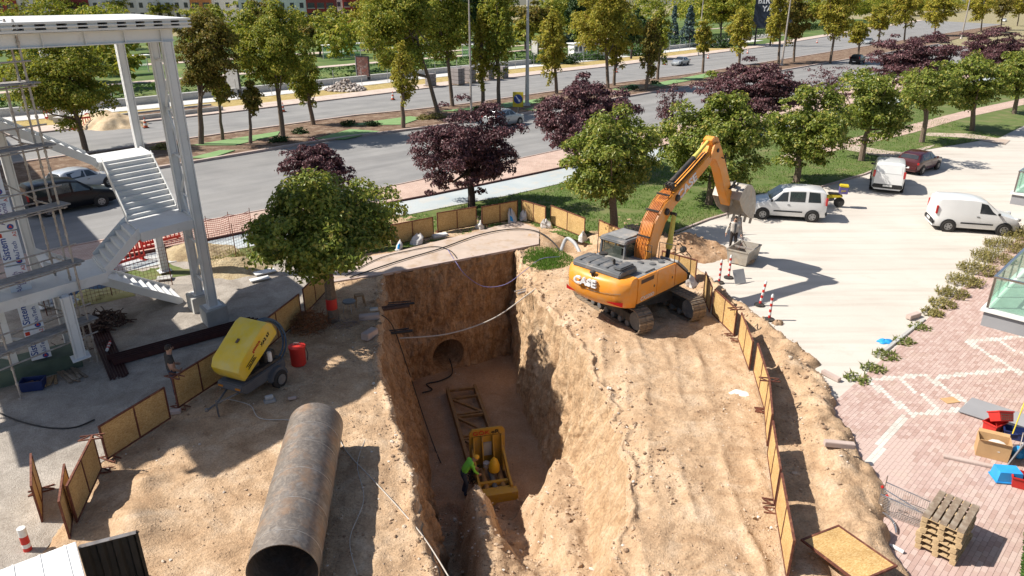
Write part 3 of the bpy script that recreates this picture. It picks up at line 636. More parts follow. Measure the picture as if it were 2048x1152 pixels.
# ------------------------------------------------------------------ pavers of the plaza
pd = Vector((10.21, 18.94)); pu = Vector((math.cos(R(44.6)), math.sin(R(44.6)))); pv = Vector((pu.y, -pu.x))    # along the lot edge / into the plaza
PW, PH = .207, .107
wsq = [(Vector((12.35, 18.7)), 1.02), (Vector((17.2, 21.3)), 1.15), (Vector((14.95, 15.5)), .9)]
def is_white(x, y):
    for c, s_ in wsq:
        a = R(10); dx, dy = x-c.x, y-c.y; p = abs(dx*math.cos(a)+dy*math.sin(a)); q = abs(-dx*math.sin(a)+dy*math.cos(a))
        if max(p, q) < s_+.09 and (max(p, q) > s_-.12 or abs(p) < .07): return True
    for (ax, ay), (bx_, by_) in (((11.2, 17.4), (8.6, 14.6)), ((13.5, 19.7), (16, 20.2)), ((9.0, 15.2), (8.2, 13.6))):
        dx, dy = bx_-ax, by_-ay; t = max(0, min(1, ((x-ax)*dx+(y-ay)*dy)/(dx*dx+dy*dy)))
        if math.hypot(x-ax-t*dx, y-ay-t*dy) < .11: return True
    return False
pl = []
for iv in range(0, 150):
    for iu in range(-75, 130):
        uu = (iu+.5*(iv % 2))*(PW+.003); vv = .12+iv*(PH+.003)
        p = pd+pu*uu+pv*vv
        if p.y < 9 or p.y > 36 or p.x > .74*p.y+6.5 or p.x < 7.6: continue
        if p.x < rfx(p.y)+1.6: continue
        pl.append((p.x, p.y, is_white(p.x, p.y)))
pl.sort(key=lambda q: (q[0]/q[1] > .68, q[1]))
plaza_base = sheet('plaza', [(7.3, 9), (7.3, 16.1), tuple(pd+pv*.1), (34, 42.2), (34, 20), (24, 9)], 'plaza_joint', -.002)
mbp = MB(); a_, b_, hgt = PW/2, PH/2, .03
mbp.box((0, 0, .5*hgt), (PW, PH, hgt)); 
pav = {}
for wflag, nm in ((False, 'paver_pink'), (True, 'paver_white')):
    o = mbp.build('paver', nm, bevel=.003, segs=1); pav[wflag] = o.data; bpy.data.objects.remove(o)
rest = []
for k, (x, y, wf) in enumerate(pl):
    z = -.015+random.uniform(-.0015, .0015)
    if k < 300:
        o = bpy.data.objects.new('paver', pav[wf]); COL.objects.link(o); o.parent = plaza_base; o.location = (x, y, z); o.rotation_euler = (random.gauss(0, .01), random.gauss(0, .01), R(44.6)+random.gauss(0, .008))
    else: rest.append((x, y, z, wf))
if rest:
    A = np.array([(r[0], r[1], r[2]) for r in rest]); n = len(A)
    ca, sa = math.cos(R(44.6)), math.sin(R(44.6))
    base = np.array([(-a_, -b_, 0), (a_, -b_, 0), (a_, b_, 0), (-a_, b_, 0), (-a_+.0015, -b_+.0015, hgt), (a_-.0015, -b_+.0015, hgt), (a_-.0015, b_-.0015, hgt), (-a_+.0015, b_-.0015, hgt)])
    rot = base.copy(); rot[:, 0] = base[:, 0]*ca-base[:, 1]*sa; rot[:, 1] = base[:, 0]*sa+base[:, 1]*ca
    Vp = (A[:, None, :]+rot[None]).reshape(-1, 3)
    f1 = np.array([(4, 5, 6, 7), (0, 1, 5, 4), (1, 2, 6, 5), (2, 3, 7, 6), (3, 0, 4, 7)]); Fp = (f1[None]+8*np.arange(n)[:, None, None]).reshape(-1, 4)
    npmesh('pavers', Vp, Fp, ['paver_pink', 'paver_white'], plaza_base, kind='stuff', mi=np.repeat([int(r[3]) for r in rest], 5))
# ------------------------------------------------------------------ scatter helpers
def inside(poly, x, y):
    r = np.zeros(np.shape(x), bool); n = len(poly)
    for i in range(n):
        (x0, y0), (x1, y1) = poly[i], poly[(i+1) % n]
        c = ((y0 > y) != (y1 > y)) & (x < (x1-x0)*(y-y0)/(y1-y0+1e-12)+x0); r ^= c
    return r
def rocks(name, P, S_, m, parent=None, kind='stuff', flat=.7):
    ico = np.array([(0, 0, 1), (.894, 0, .447), (.276, .851, .447), (-.724, .526, .447), (-.724, -.526, .447), (.276, -.851, .447), (.724, .526, -.447), (-.276, .851, -.447), (-.894, 0, -.447), (-.276, -.851, -.447), (.724, -.526, -.447), (0, 0, -1)])
    fc = np.array([(0, 1, 2), (0, 2, 3), (0, 3, 4), (0, 4, 5), (0, 5, 1), (1, 6, 2), (2, 7, 3), (3, 8, 4), (4, 9, 5), (5, 10, 1), (6, 7, 2), (7, 8, 3), (8, 9, 4), (9, 10, 5), (10, 6, 1), (11, 7, 6), (11, 8, 7), (11, 9, 8), (11, 10, 9), (11, 6, 10)])
    n = len(P); V0 = ico[None]*RNG.uniform(.6, 1.25, (n, 12, 1)); a = RNG.uniform(0, 6.28, n)
    sc = np.stack([RNG.uniform(.7, 1.3, n), RNG.uniform(.7, 1.3, n), RNG.uniform(.5, 1, n)*flat/.7], 1)*np.asarray(S_)[:, None]
    V0 = V0*sc[:, None, :]; ca, sa = np.cos(a)[:, None], np.sin(a)[:, None]
    x = V0[..., 0]*ca-V0[..., 1]*sa; y = V0[..., 0]*sa+V0[..., 1]*ca
    Vr = np.stack([x, y, V0[..., 2]], -1)+np.asarray(P)[:, None, :]
    return npmesh(name, Vr.reshape(-1, 3), (fc[None]+12*np.arange(n)[:, None, None]).reshape(-1, 3), m, parent, kind=kind)
# loose stones over the dug ground: sample vertices of the terrain mesh
def stones(n, mask, s0, s1, name):
    idx = np.argwhere(mask); pk = idx[RNG.integers(0, len(idx), n)]
    P = V[pk[:, 0], pk[:, 1]]+RNG.normal(0, .03, (n, 3))*[1, 1, 0]; s_ = s0*(s1/s0)**(RNG.uniform(0, 1, n)**2.5)
    P[:, 2] += s_*.2; o = rocks(name, P, s_, 'stone_mix'); tag(o, {'loose_stones': 'loose stones and clods scattered over the dug soil', 'clods': 'clods fallen along the sunlit rim and ramp of the pit'}[name], 'stones')
K_ = np.tile(kinds, (nr, 1)); visy = (Y > 9.5)
stones(5200, np.isin(K_, ['L', 'R']) & visy & (X > lfx(Y)) & (X < rfx(Y)+2.2) & (vnoise(X*.9, Y*.9, 201) > .42), .008, .05, 'loose_stones')
stones(4200, ((K_ == 'f') & (Y < 20)) | ((K_ == 'R') & visy & (X-xr[:, None] < 1.3) & (vnoise(X, Y, 203) > .35)) | ((K_ == 'R') & (X > rfx(Y)+.4) & (X < rfx(Y)+2.0) & visy & (vnoise(X, Y, 204) > .5)) | ((K_ == 'L') & visy & (xl[:, None]-X < .45) & (xl[:, None]-X > 0.08)), .012, .085, 'clods')
def pebbles(n, mask, s0, s1):
    idx = np.argwhere(mask); pk = idx[RNG.integers(0, len(idx), n)]; P = V[pk[:, 0], pk[:, 1]]+RNG.normal(0, .035, (n, 3))*[1, 1, 0]; s_ = s0*(s1/s0)**(RNG.uniform(0, 1, n)**2)
    b = np.array([(1, 0, 0), (-1, 0, 0), (0, 1, 0), (0, -1, 0), (0, 0, .8), (0, 0, -.5)]); Vq = b[None]*RNG.uniform(.5, 1.4, (n, 6, 1))*s_[:, None, None]; a = RNG.uniform(0, 6.28, n); ca, sa = np.cos(a)[:, None], np.sin(a)[:, None]
    Vq = np.stack([Vq[..., 0]*ca-Vq[..., 1]*sa, Vq[..., 0]*sa+Vq[..., 1]*ca, Vq[..., 2]], -1)+P[:, None]; fc = np.array([(0, 2, 4), (2, 1, 4), (1, 3, 4), (3, 0, 4), (2, 0, 5), (1, 2, 5), (3, 1, 5), (0, 3, 5)])
    o = npmesh('gravel_crumbs', Vq.reshape(-1, 3), (fc[None]+6*np.arange(n)[:, None, None]).reshape(-1, 3), 'stone_mix', kind='stuff'); tag(o, 'fine crumbs of soil over the whole dug ground', 'crumbs')
pebbles(17000, (np.isin(K_, ['L', 'R', 'f']) & visy & (X > lfx(Y)) & (X < rfx(Y)+2.3) & (vnoise(X*1.4, Y*1.4, 207)+.5*vnoise(X*5, Y*5, 208) > .68)), .008, .032)
# grass blades
def blades(name, P, h0, h1, m, lab, cat='grass', lean=.5, wdt=.02):
    n = len(P); a = RNG.uniform(0, 6.28, n); h = RNG.uniform(h0, h1, n); t = np.stack([np.cos(a), np.sin(a)], 1); s_ = np.stack([-t[:, 1], t[:, 0]], 1)*wdt
    Vb = np.zeros((n, 3, 3)); Vb[:, 0, :2] = P[:, :2]-s_; Vb[:, 1, :2] = P[:, :2]+s_; Vb[:, :2, 2] = P[:, 2:3]-.01
    Vb[:, 2, :2] = P[:, :2]+t*(h*lean*RNG.uniform(.2, 1.4, n))[:, None]; Vb[:, 2, 2] = P[:, 2]+h
    o = npmesh(name, Vb.reshape(-1, 3), np.arange(3*n).reshape(-1, 3), m, kind='stuff'); return tag(o, lab, cat)
poly = [(p.x, p.y) for p in gb[1:-1]]+[(43, 77), (3, 44.6), (-1.24, 40.9), (-6.5, 37.1), (-11, 33)]
n = 260000; q = np.stack([RNG.uniform(-12, 45, n), RNG.uniform(29, 78, n)], 1); q = q[inside(poly, q[:, 0], q[:, 1])]
dn = fbm(q[:, 0]*.6, q[:, 1]*.6, 4, 211); q = q[(dn > -.16) & (RNG.uniform(0, 1, len(q)) < np.clip(42/q[:, 1], .2, 1)**2)]
blades('lawn_grass', np.c_[q, np.full(len(q), .02)], .05, .13, 'grass_blade', 'bright green grass along the cycle path under the trees', lean=.7, wdt=.022)
n = 6000; q = np.c_[RNG.normal(1.55, .75, n), RNG.normal(30.5, .95, n)]; q = q[(np.hypot((q[:, 0]-1.6)/1.15, (q[:, 1]-30.6)/1.5) < 1+.5*fbm(q[:, 0], q[:, 1], 3, 5)) & (q[:, 0] > .5) & (fbm(q[:, 0]*1.3, q[:, 1]*1.3, 3, 8) > -.15)]
blades('turf_patch', np.c_[q, ground_h(q[:, 0], q[:, 1])], .05, .14, 'grass_blade', 'ragged patch of turf left at the far right corner of the pit')
# ================================================================== TREES
def leafmesh(name, P, Nrm, size, m, parent, droop=0., aspect=.55):
    n = len(P); Nrm = Nrm/np.maximum(np.linalg.norm(Nrm, axis=1, keepdims=True), 1e-6)
    r = RNG.normal(0, 1, (n, 3)); r[:, 2] -= droop; t = r-Nrm*(r*Nrm).sum(1, keepdims=True); t /= np.linalg.norm(t, axis=1, keepdims=True)
    b = np.cross(Nrm, t); s = size*RNG.uniform(.65, 1.35, n)[:, None]
    Vl = np.stack([P-t*s*.5, P+b*s*aspect*.5+Nrm*s*.1, P+t*s*.5-Nrm*s*.08, P-b*s*aspect*.5+Nrm*s*.1], 1)
    q = np.arange(n)[:, None]*4; F1 = np.concatenate([q+np.array([[0, 1, 2]]), q+np.array([[0, 2, 3]])], 1).reshape(-1, 3)
    return npmesh(name, Vl.reshape(-1, 3), F1, m, parent)
def crown_pts(n, rad, shape, nclump, cr, seed, gap=.0):
    g = np.random.default_rng(seed)
    c = g.normal(0, 1, (nclump, 3)); c /= np.linalg.norm(c, axis=1, keepdims=True); c *= (g.uniform(.03, 1, (nclump, 1))**.4)*.9
    if shape == 'column': f = 1-.45*np.abs(c[:, 2:3])**1.5*np.where(c[:, 2:3] > 0, 1.2, .8); c[:, :2] *= f
    if shape == 'cone':
        hz = g.uniform(-1, 1, nclump)**1; c[:, 2] = hz; a = g.uniform(0, 6.28, nclump); rr = (1-hz)/2*g.uniform(.5, 1, nclump); c[:, 0] = np.cos(a)*rr; c[:, 1] = np.sin(a)*rr
    if shape == 'round': c[:, 2] = np.where(c[:, 2] < 0, c[:, 2]*.85, c[:, 2])
    if shape == 'vase': c[:, :2] *= (.55+.45*np.clip(c[:, 2:3]*1.2+.5, 0, 1))
    wv = g.uniform(0, 6.28, 6); az = np.arctan2(c[:, 1], c[:, 0]); c = c*(1+.16*np.sin(2*az+wv[0])+.13*np.sin(3*az+wv[1]+2*c[:, 2])+.12*np.sin(5*c[:, 2]+wv[2])+.08*g.normal(0, 1, nclump))[:, None]
    rs = cr*g.uniform(.6, 1.3, nclump); wgt = rs**2; k = g.choice(nclump, n, p=wgt/wgt.sum())
    d = g.normal(0, 1, (n, 3)); d /= np.linalg.norm(d, axis=1, keepdims=True); d[:, 2] = np.where(d[:, 2] < -.3, -d[:, 2]*.6, d[:, 2])
    rho = g.uniform(.35, 1.05, n)**.6
    P = c[k]+d*(rs[k]*rho)[:, None]*np.array([1.1, 1.1, .92])
    Nn = d*.7+c[k]*.35+g.normal(0, .45, (n, 3)); Nn[:, 2] += .35
    return P*np.array(rad), Nn, c*np.array(rad)
def branches(mb, base, top, trunk_r, targets, rng, n=8, split=.55, bend=.15):
    base = Vector(base); top = Vector(top); pts = []
    for i in range(7):
        t = i/6; pts.append(base.lerp(top, t)+Vector((rng.uniform(-1, 1), rng.uniform(-1, 1), 0))*bend*trunk_r*6*t*(1-t)*2)
    mb.tube([base-Vector((0, 0, .15))]+pts, [trunk_r*1.35]+[trunk_r*(1.15-.75*i/6) for i in range(7)], 9)
    for c in targets[:n]:
        c = Vector(c); t = rng.uniform(split, .95); s = base.lerp(top, t); mid = s.lerp(c, .5)+Vector((0, 0, -.1*(c-s).length))
        mb.tube([s, mid, c], [trunk_r*.5*(1.2-t*.6), trunk_r*.3, trunk_r*.08], 6)
def tree(kind, base, top_y, x0, x1, bot_y, label, name, seed, group=None, lean=None, dens=1.0, leaf=None, lm=None, cat='tree', cx=None):
    rng = random.Random(seed); B = G(*base); dp = DEPTH(B)
    Ht = ZAT(B, top_y); Hb = max(.6, ZAT(B, bot_y)); rx = (x1-x0)*dp/FPX/2
    kx = cx if cx is not None else ((x0+x1)/2-base[0])*dp/FPX
    rx *= .95; rz = (Ht-Hb)/2*1.02; cz = (Ht+Hb)/2
    # the crown leans to where the photograph shows it, less the tilt of the view
    lean_x = kx - (1024-base[0])/ (4017-base[1])*-1*(base[1]-(top_y+bot_y)/2)*dp/FPX*1.0
    o = thing(name, label, cat, (B.x, B.y, .02), 0, group)
    spec = dict(chestnut=('round', 170, .19, 'leaf_chestnut', .27, 'bark'), plum=('round', 190, .15, 'leaf_plum', .2, 'bark_dark'), plane=('column', 130, .21, 'leaf_plane', .34, 'bark'), spruce=('cone', 120, .14, 'leaf_spruce', .3, 'bark_dark'), dark=('round', 80, .24, 'leaf_dark', .4, 'bark_dark'))[kind]
    shape, ncl, cr, mname, ls, bk = spec; ls = leaf or ls; mname = lm or mname
    vol = rx*rx*rz; area = 4*math.pi*((rx*rz)**1.6*2/3+(rx*rx)**1.6/3)**(1/1.6)
    n = int(min(30000, max(2200, dens*area*5.2/(ls*ls*.45)*(.66 if dens > .5 else .3))))
    P, Nn, C = crown_pts(n, (rx, rx, rz), shape, ncl, cr, seed)
    off = np.array([lean_x, 0, cz]); P = P+off
    cc = leafmesh('crown', P, Nn, ls, mname, o, droop=.5)
    mb = MB(); tr = max(.06, min(.2, .02*Ht+.035*rx)) if kind != 'spruce' else .12
    tg = [C[i]+off for i in rng.sample(range(len(C)), min(len(C), 14))]
    branches(mb, (0, 0, 0), (lean_x*.8, 0, cz+rz*.45), tr, tg, rng, n=12, split=max(.3, min(.8, Hb/Ht)))
    mb.build('trunk', bk, o, smooth=True)
    return o
T = tree
gC = 'chestnut trees along the lot'
tree('chestnut', (667, 645), 335, 492, 790, 575, 'big dark green chestnut tree inside the board fence left of the pit', 'chestnut_tree', 1, dens=1.5, leaf=.17)
tree('chestnut', (1227, 472), 222, 1118, 1318, 432, 'round chestnut tree directly behind the orange excavator cab', 'chestnut_tree', 2, gC, dens=1.3, leaf=.19)
tree('chestnut', (1418, 410), 172, 1322, 1535, 395, 'chestnut tree behind the excavator stick and bucket', 'chestnut_tree', 3, gC, dens=1.2, leaf=.21)
tree('chestnut', (1592, 365), 182, 1520, 1700, 345, 'chestnut tree on the lawn just behind the white passenger van', 'chestnut_tree', 4, gC, leaf=.21, dens=1.1)
tree('chestnut', (1722, 322), 132, 1665, 1830, 300, 'dark chestnut tree on the lawn behind the maroon car', 'chestnut_tree', 5, gC, leaf=.23, dens=1.1)
tree('chestnut', (1843, 285), 130, 1800, 1915, 240, 'slim pale trunked chestnut tree right of the maroon car', 'chestnut_tree', 6, gC, leaf=.24)
tree('chestnut', (1944, 262), 100, 1870, 2020, 238, 'large chestnut tree on the lawn near the right edge', 'chestnut_tree', 7, gC, leaf=.25)
tree('chestnut', (2028, 228), 95, 1985, 2080, 210, 'chestnut tree cut by the right edge of the picture', 'chestnut_tree', 8, gC, leaf=.25)
gU = 'purple plum trees along the cycle path'
tree('plum', (943, 416), 212, 812, 1058, 400, 'purple leaved plum tree on the cycle path verge behind the board fence', 'plum_tree', 11, gU, dens=1.5, leaf=.17)
tree('plum', (1185, 345), 150, 1052, 1275, 345, 'wide purple plum tree behind the chestnut left of the excavator', 'plum_tree', 12, gU, dens=1.05, leaf=.2)
tree('plum', (650, 398), 286, 560, 705, 420, 'purple plum tree half hidden behind the big near chestnut', 'plum_tree', 13, gU, leaf=.18)
tree('plum', (1515, 265), 128, 1405, 1610, 262, 'reddish purple plum tree above the excavator bucket', 'plum_tree', 14, gU, leaf=.24, dens=.9)
tree('plum', (1835, 190), 68, 1735, 1925, 180, 'dense dark plum tree right of the silver car on the far road', 'plum_tree', 15, gU, leaf=.26)
tree('plum', (1985, 150), 58, 1915, 2060, 145, 'plum tree near the upper right corner', 'plum_tree', 16, gU, leaf=.24)
tree('plum', (1650, 232), 130, 1590, 1715, 225, 'thin rusty plum tree with bare twigs between two chestnuts', 'plum_tree', 17, gU, leaf=.2, dens=.22)
tree('plum', (1342, 285), 162, 1308, 1378, 270, 'nearly bare plum tree left of the boom', 'plum_tree', 18, gU, leaf=.16, dens=.22)
gP = 'plane trees along the avenue'
Y_, Bn = 'leaf_plane_yellow', 'leaf_plane_brown'
for sd, b, ty, x0, x1, by, lm, d, lab in (
    (21, (172, 303), 62, 30, 225, 262, None, 1.1, 'leafy plane tree seen under the white steel beam'),
    (22, (402, 291), 20, 345, 478, 205, Bn, 1.1, 'browning plane tree right of the white steel columns'),
    (23, (445, 281), 150, 418, 462, 215, None, .8, 'slender young plane tree on the median with sparse crown'),
    (24, (566, 276), -14, 468, 628, 190, None, 1.15, 'tall dense plane tree on the median above the purple plum'),
    (25, (501, 289), 158, 478, 528, 235, Bn, .8, 'small sapling on the green rubber bed'),
    (26, (627, 251), 95, 572, 642, 222, None, 1.0, 'bright green narrow plane tree beside the far road'),
    (27, (806, 257), 88, 778, 836, 220, Y_, .7, 'thin yellowing tree standing alone on the median'),
    (28, (878, 233), -60, 700, 905, 150, None, 1.1, 'huge forked plane tree on the median'),
    (29, (905, 214), -40, 825, 945, 140, None, 1.0, 'leaning plane tree right behind the forked one'),
    (30, (966, 212), 20, 936, 990, 175, Y_, .9, 'yellow green plane tree just right of the slim lamp post'),
    (31, (998, 212), -50, 958, 1028, 165, None, 1.0, 'upright plane tree left of the round concrete pole'),
    (32, (1113, 188), 22, 1070, 1138, 165, Y_, 1.0, 'yellow narrow plane tree right of the concrete pole'),
    (33, (1216, 178), -60, 1132, 1270, 120, Y_, 1.0, 'broad yellow plane tree left of the silver sedan'),
    (34, (1228, 172), 60, 1205, 1262, 140, Y_, .8, 'low yellow tree standing against the broad yellow plane'),
    (35, (1292, 182), 35, 1278, 1325, 160, Bn, .9, 'brownish narrow plane tree nearest the silver sedan'),
    (36, (1315, 160), 10, 1296, 1345, 130, None, .9, 'greener plane tree just behind the brownish one by the sedan'),
    (37, (1405, 147), 38, 1388, 1428, 112, Y_, .8, 'small yellow plane tree right of the silver sedan'),
    (38, (1478, 130), 12, 1448, 1515, 108, Y_, .9, 'pale yellow plane tree left of the dark billboard'),
    (39, (1557, 128), -40, 1532, 1580, 100, Y_, .9, 'plane tree immediately left of the leaning lamp post'),
    (40, (1587, 125), -30, 1560, 1625, 100, Bn, .9, 'plane tree immediately right of the leaning lamp post'),
    (41, (1660, 127), -45, 1620, 1728, 78, Y_, 1.0, 'large yellow green plane tree with thick trunk near the silver car'),
    (42, (1716, 118), 38, 1695, 1740, 92, Y_, .8, 'small plane tree left of the second silver car'),
    (43, (1756, 92), 5, 1735, 1790, 75, Y_, .9, 'yellow plane tree right of the second silver car'),
    (44, (1808, 85), -30, 1778, 1842, 62, Y_, .9, 'yellow plane tree over the dense dark plum'),
    (45, (1868, 72), -20, 1838, 1915, 55, Y_, .9, 'bright yellow plane tree left of the last lamp post'),
    (46, (1962, 64), -25, 1930, 1992, 45, Y_, .9, 'plane tree right of the last lamp post'),
    (47, (2000, 60), -25, 1985, 2030, 42, Bn, .9, 'forked plane tree near the top right corner'),
    (48, (2034, 52), -30, 2015, 2070, 35, Y_, .9, 'plane tree at the top right corner')):
    dp = DEPTH(G(*b)); tree('plane', b, ty, x0, x1, by, lab, 'plane_tree', sd, gP, lm=lm, dens=d*(.9 if dp < 90 else .8), leaf=min(.6, .0034*dp+.03))
# park trees behind the tram line
gK = 'trees in the park'
for k, (b, ty, x0, x1, by, kind, lm, lab) in enumerate((
    ((640, 110), 40, 600, 690, 95, 'dark', 'leaf_plane', 'round green park tree below the orange building'),
    ((610, 112), 45, 585, 640, 100, 'dark', 'leaf_plane_brown', 'half bare olive park tree left of the round one'),
    ((1062, 92), 5, 1020, 1100, 70, 'dark', 'leaf_plane_brown', 'brownish park tree behind the concrete pole'),
    ((1050, 100), 40, 1030, 1072, 80, 'dark', 'leaf_plane_yellow', 'low golden park tree behind the concrete pole'),
    ((1262, 118), 20, 1240, 1300, 108, 'dark', 'leaf_dark', 'dark cypress like park tree behind the yellow plane'),
    ((1160, 100), -30, 1130, 1180, 70, 'dark', 'leaf_dark', 'dark park tree left of the broad yellow plane'),
    ((1352, 92), 22, 1330, 1365, 88, 'spruce', None, 'blue spruce, the left one of the pair in the park'),
    ((1378, 95), 15, 1355, 1402, 92, 'spruce', None, 'blue spruce, the right one of the pair in the park'),
    ((1440, 90), -30, 1385, 1500, 60, 'dark', 'leaf_plane', 'wide green park tree left of the billboard'),
    ((1150, 82), -20, 1110, 1170, 55, 'dark', 'leaf_plane', 'mid green park tree in the gap right of the pole'),
    ((1010, 80), -40, 985, 1040, 50, 'dark', 'leaf_plane', 'deep green park tree between the two slim poles'),
    ((120, 165), 95, 70, 190, 160, 'dark', 'leaf_hedge', 'green shrub tree behind the scaffold'),
    ((740, 90), -10, 700, 800, 60, 'dark', 'leaf_plane_yellow', 'yellow park tree above the advertising panel'),
    ((520, 85), 0, 480, 560, 70, 'dark', 'leaf_plane_brown', 'brown park tree behind the tall dense plane'),
    ((420, 100), 20, 380, 460, 85, 'dark', 'leaf_plane', 'park tree behind the browning plane'),
    ((860, 85), -30, 810, 900, 55, 'dark', 'leaf_plane', 'park tree behind the forked plane'),
    ((940, 82), -25, 905, 975, 55, 'dark', 'leaf_dark', 'dark park tree behind the slim lamp post'))):
    tree(kind, b, ty, x0, x1, by, lab, 'park_tree' if kind != 'spruce' else 'spruce_tree', 60+k, gK, lm=lm, leaf=.75 if kind != 'spruce' else .5, dens=.9)
# far wood closing the view: one mass
def far_wood():
    Ps = []; Ns = []; g = np.random.default_rng(5)
    for k in range(150):
        x = g.uniform(-150, 330); y = g.uniform(165, 330)
        y = max(y, 165+max(0, x-10)*1.25); r = g.uniform(4, 8); h = g.uniform(6, 12)
        P, Nn, C = crown_pts(900, (r, r, h/2), 'round', 40, .26, 300+k); P += [x, y, h/2+1.5]; Ps.append(P); Ns.append(Nn)
    L = resamp(K4, 200)
    for k in range(120):
        i = int(g.uniform(8, 105)); q = L[i]; t_ = (L[i+1]-L[i]).normalized(); dd = g.uniform(26, 120); x = q.x-t_.y*dd; y = q.y+t_.x*dd; r = g.uniform(1.8, 3.8); h = g.uniform(3.5, 7.5)
        P, Nn, C = crown_pts(520, (r, r, h/2), 'round', 34, .26, 500+k); P += [x, y, h/2+.8]; Ps.append(P); Ns.append(Nn)
    o = leafmesh('far_wood', np.concatenate(Ps), np.concatenate(Ns), .85, 'leaf_plane', None); o['kind'] = 'stuff'
    tag(o, 'distant mass of trees beyond the park', 'trees')
far_wood()
# hedges and clipped bushes
def bush(px, w_, h_, label, m='leaf_hedge', seed=0, group=None, ry=None, leaf=.25, n=1400, name='bush'):
    B = G(*px); P, Nn, C = crown_pts(n, (w_, ry or w_*.8, h_), 'round', 26, .35, 500+seed); P[:, 2] = np.abs(P[:, 2])*.95+.02
    o = leafmesh(name, P, Nn, leaf, m, None); o.location = (B.x, B.y, .05); return tag(o, label, 'bush', group)
gB = 'bushes in the park'
bush((1080, 128), 3.6, 2.6, 'bright green domed bush right of the concrete pole', seed=1, group=gB, leaf=.35)
bush((1178, 120), 4.2, 2.4, 'long clipped hedge behind the yellow plane trees', seed=2, group=gB, ry=2, leaf=.35)
bush((1135, 128), 2.5, 2.0, 'grey green bush left of the long clipped hedge', 'leaf_dark', 3, gB, leaf=.35)
bush((1275, 112), 3.5, 2.2, 'clipped hedge left of the silver sedan', seed=4, group=gB, ry=2, leaf=.35)
bush((1435, 96), 5.5, 2.6, 'dark clipped hedge left of the billboard', 'leaf_dark', 5, gB, ry=2.4, leaf=.45)
bush((1140, 88), 2.6, 3.5, 'silvery round bush on the far lawn', 'leaf_spruce', 6, gB, leaf=.4)
gm = 'low shrubs on the median'
for k, (px, lab) in enumerate((((560, 285), 'small shrub left of the tall plane on the median'), ((600, 268), 'grey green shrub by the green rubber bed'), ((700, 252), 'dark low shrub at the left end of the second bed'), ((745, 252), 'dark low shrub in the middle of the second bed'), ((845, 240), 'brown shrub by the forked plane trunk'), ((1085, 205), 'shrub right of the arrow sign'), ((960, 222), 'shrub left of the arrow sign'), ((1265, 180), 'shrub by the wooden bench'), ((1310, 170), 'shrub right of the wooden bench'), ((330, 300), 'dry shrub behind the steel columns'), ((870, 238), 'rusty brown shrub right of the forked plane'))):
    bush(px, .9, .55, lab, 'weed_leaf' if k in (4, 9, 10) else 'leaf_dark', 20+k, gm, leaf=.2, n=380)
# weeds along the edge of the plaza
def weeds(px, w_, h_, n, label, seed, m='weed_leaf'):
    B = G(*px); g = np.random.default_rng(seed); V1 = []; 
    for k in range(n):
        a = g.uniform(0, 6.28); r = w_*math.sqrt(g.uniform(0, 1)); p = np.array([r*math.cos(a), r*math.sin(a), 0]); h = h_*g.uniform(.4, 1)*(1-.5*r/w_)
        tip = p+np.array([g.normal(0, .2*h), g.normal(0, .2*h), h])
        for t in np.linspace(.25, 1, 6):
            c = p+(tip-p)*t; d = g.normal(0, 1, 3); d /= np.linalg.norm(d); e = np.cross(d, [0, 0, 1.]); s_ = g.uniform(.05, .14)
            V1.append([c-e*s_*.3, c+e*s_*.3, c+d*s_+[0, 0, .03]])
        V1.append([p-[.006, 0, 0], p+[.006, 0, 0], tip])
    V1 = np.array(V1); o = npmesh('weed_clump', V1.reshape(-1, 3), np.arange(len(V1)*3).reshape(-1, 3), m); o.location = (B.x, B.y, .0); return tag(o, label, 'weeds', 'weeds along the plaza edge')
for k, (px, w_, h_, n, lab) in enumerate((((2042, 474), .9, .9, 260, 'tall dry weeds in front of the white panel van bonnet'), ((2012, 496), .9, .85, 260, 'olive weeds just left of the van front wheel line'), ((1984, 518), .85, .85, 260, 'thick olive weeds left of the near balcony'), ((1955, 542), .8, .75, 220, 'olive weeds in the middle of the weedy strip'), ((1928, 566), .7, .65, 190, 'bushy weeds by the kerb below the middle of the strip'), ((1904, 590), .6, .55, 150, 'straw coloured weeds at the kerb gap'), ((1884, 610), .5, .42, 110, 'small straw weeds above the loose kerb stone'), ((1866, 628), .4, .3, 80, 'smallest straw weeds next to the loose kerb stone'), ((1840, 655), .35, .16, 90, 'low green weeds beside the upper edge stones'), ((1808, 685), .35, .16, 90, 'low green weeds beside the lower edge stones'), ((1772, 712), .4, .2, 110, 'green weed tuft below the blue bag'), ((1745, 738), .35, .18, 90, 'green weed tuft halfway between blue bag and spoil'), ((1716, 758), .4, .18, 90, 'green weed tuft at the corner of dirt and pavers'), ((2060, 470), .9, .8, 160, 'weeds at the right edge below the far balcony'))):
    weeds(px, w_*(1.05 if k < 8 else 1.1), h_*.72, int(n*(.95 if k < 8 else .6)), lab, 700+k, 'weed_leaf' if k < 8 or k == 13 else 'weed_green')
weeds((470, 520), 1.2, .5, 160, 'dry yellow weeds behind the concrete footing', 720)

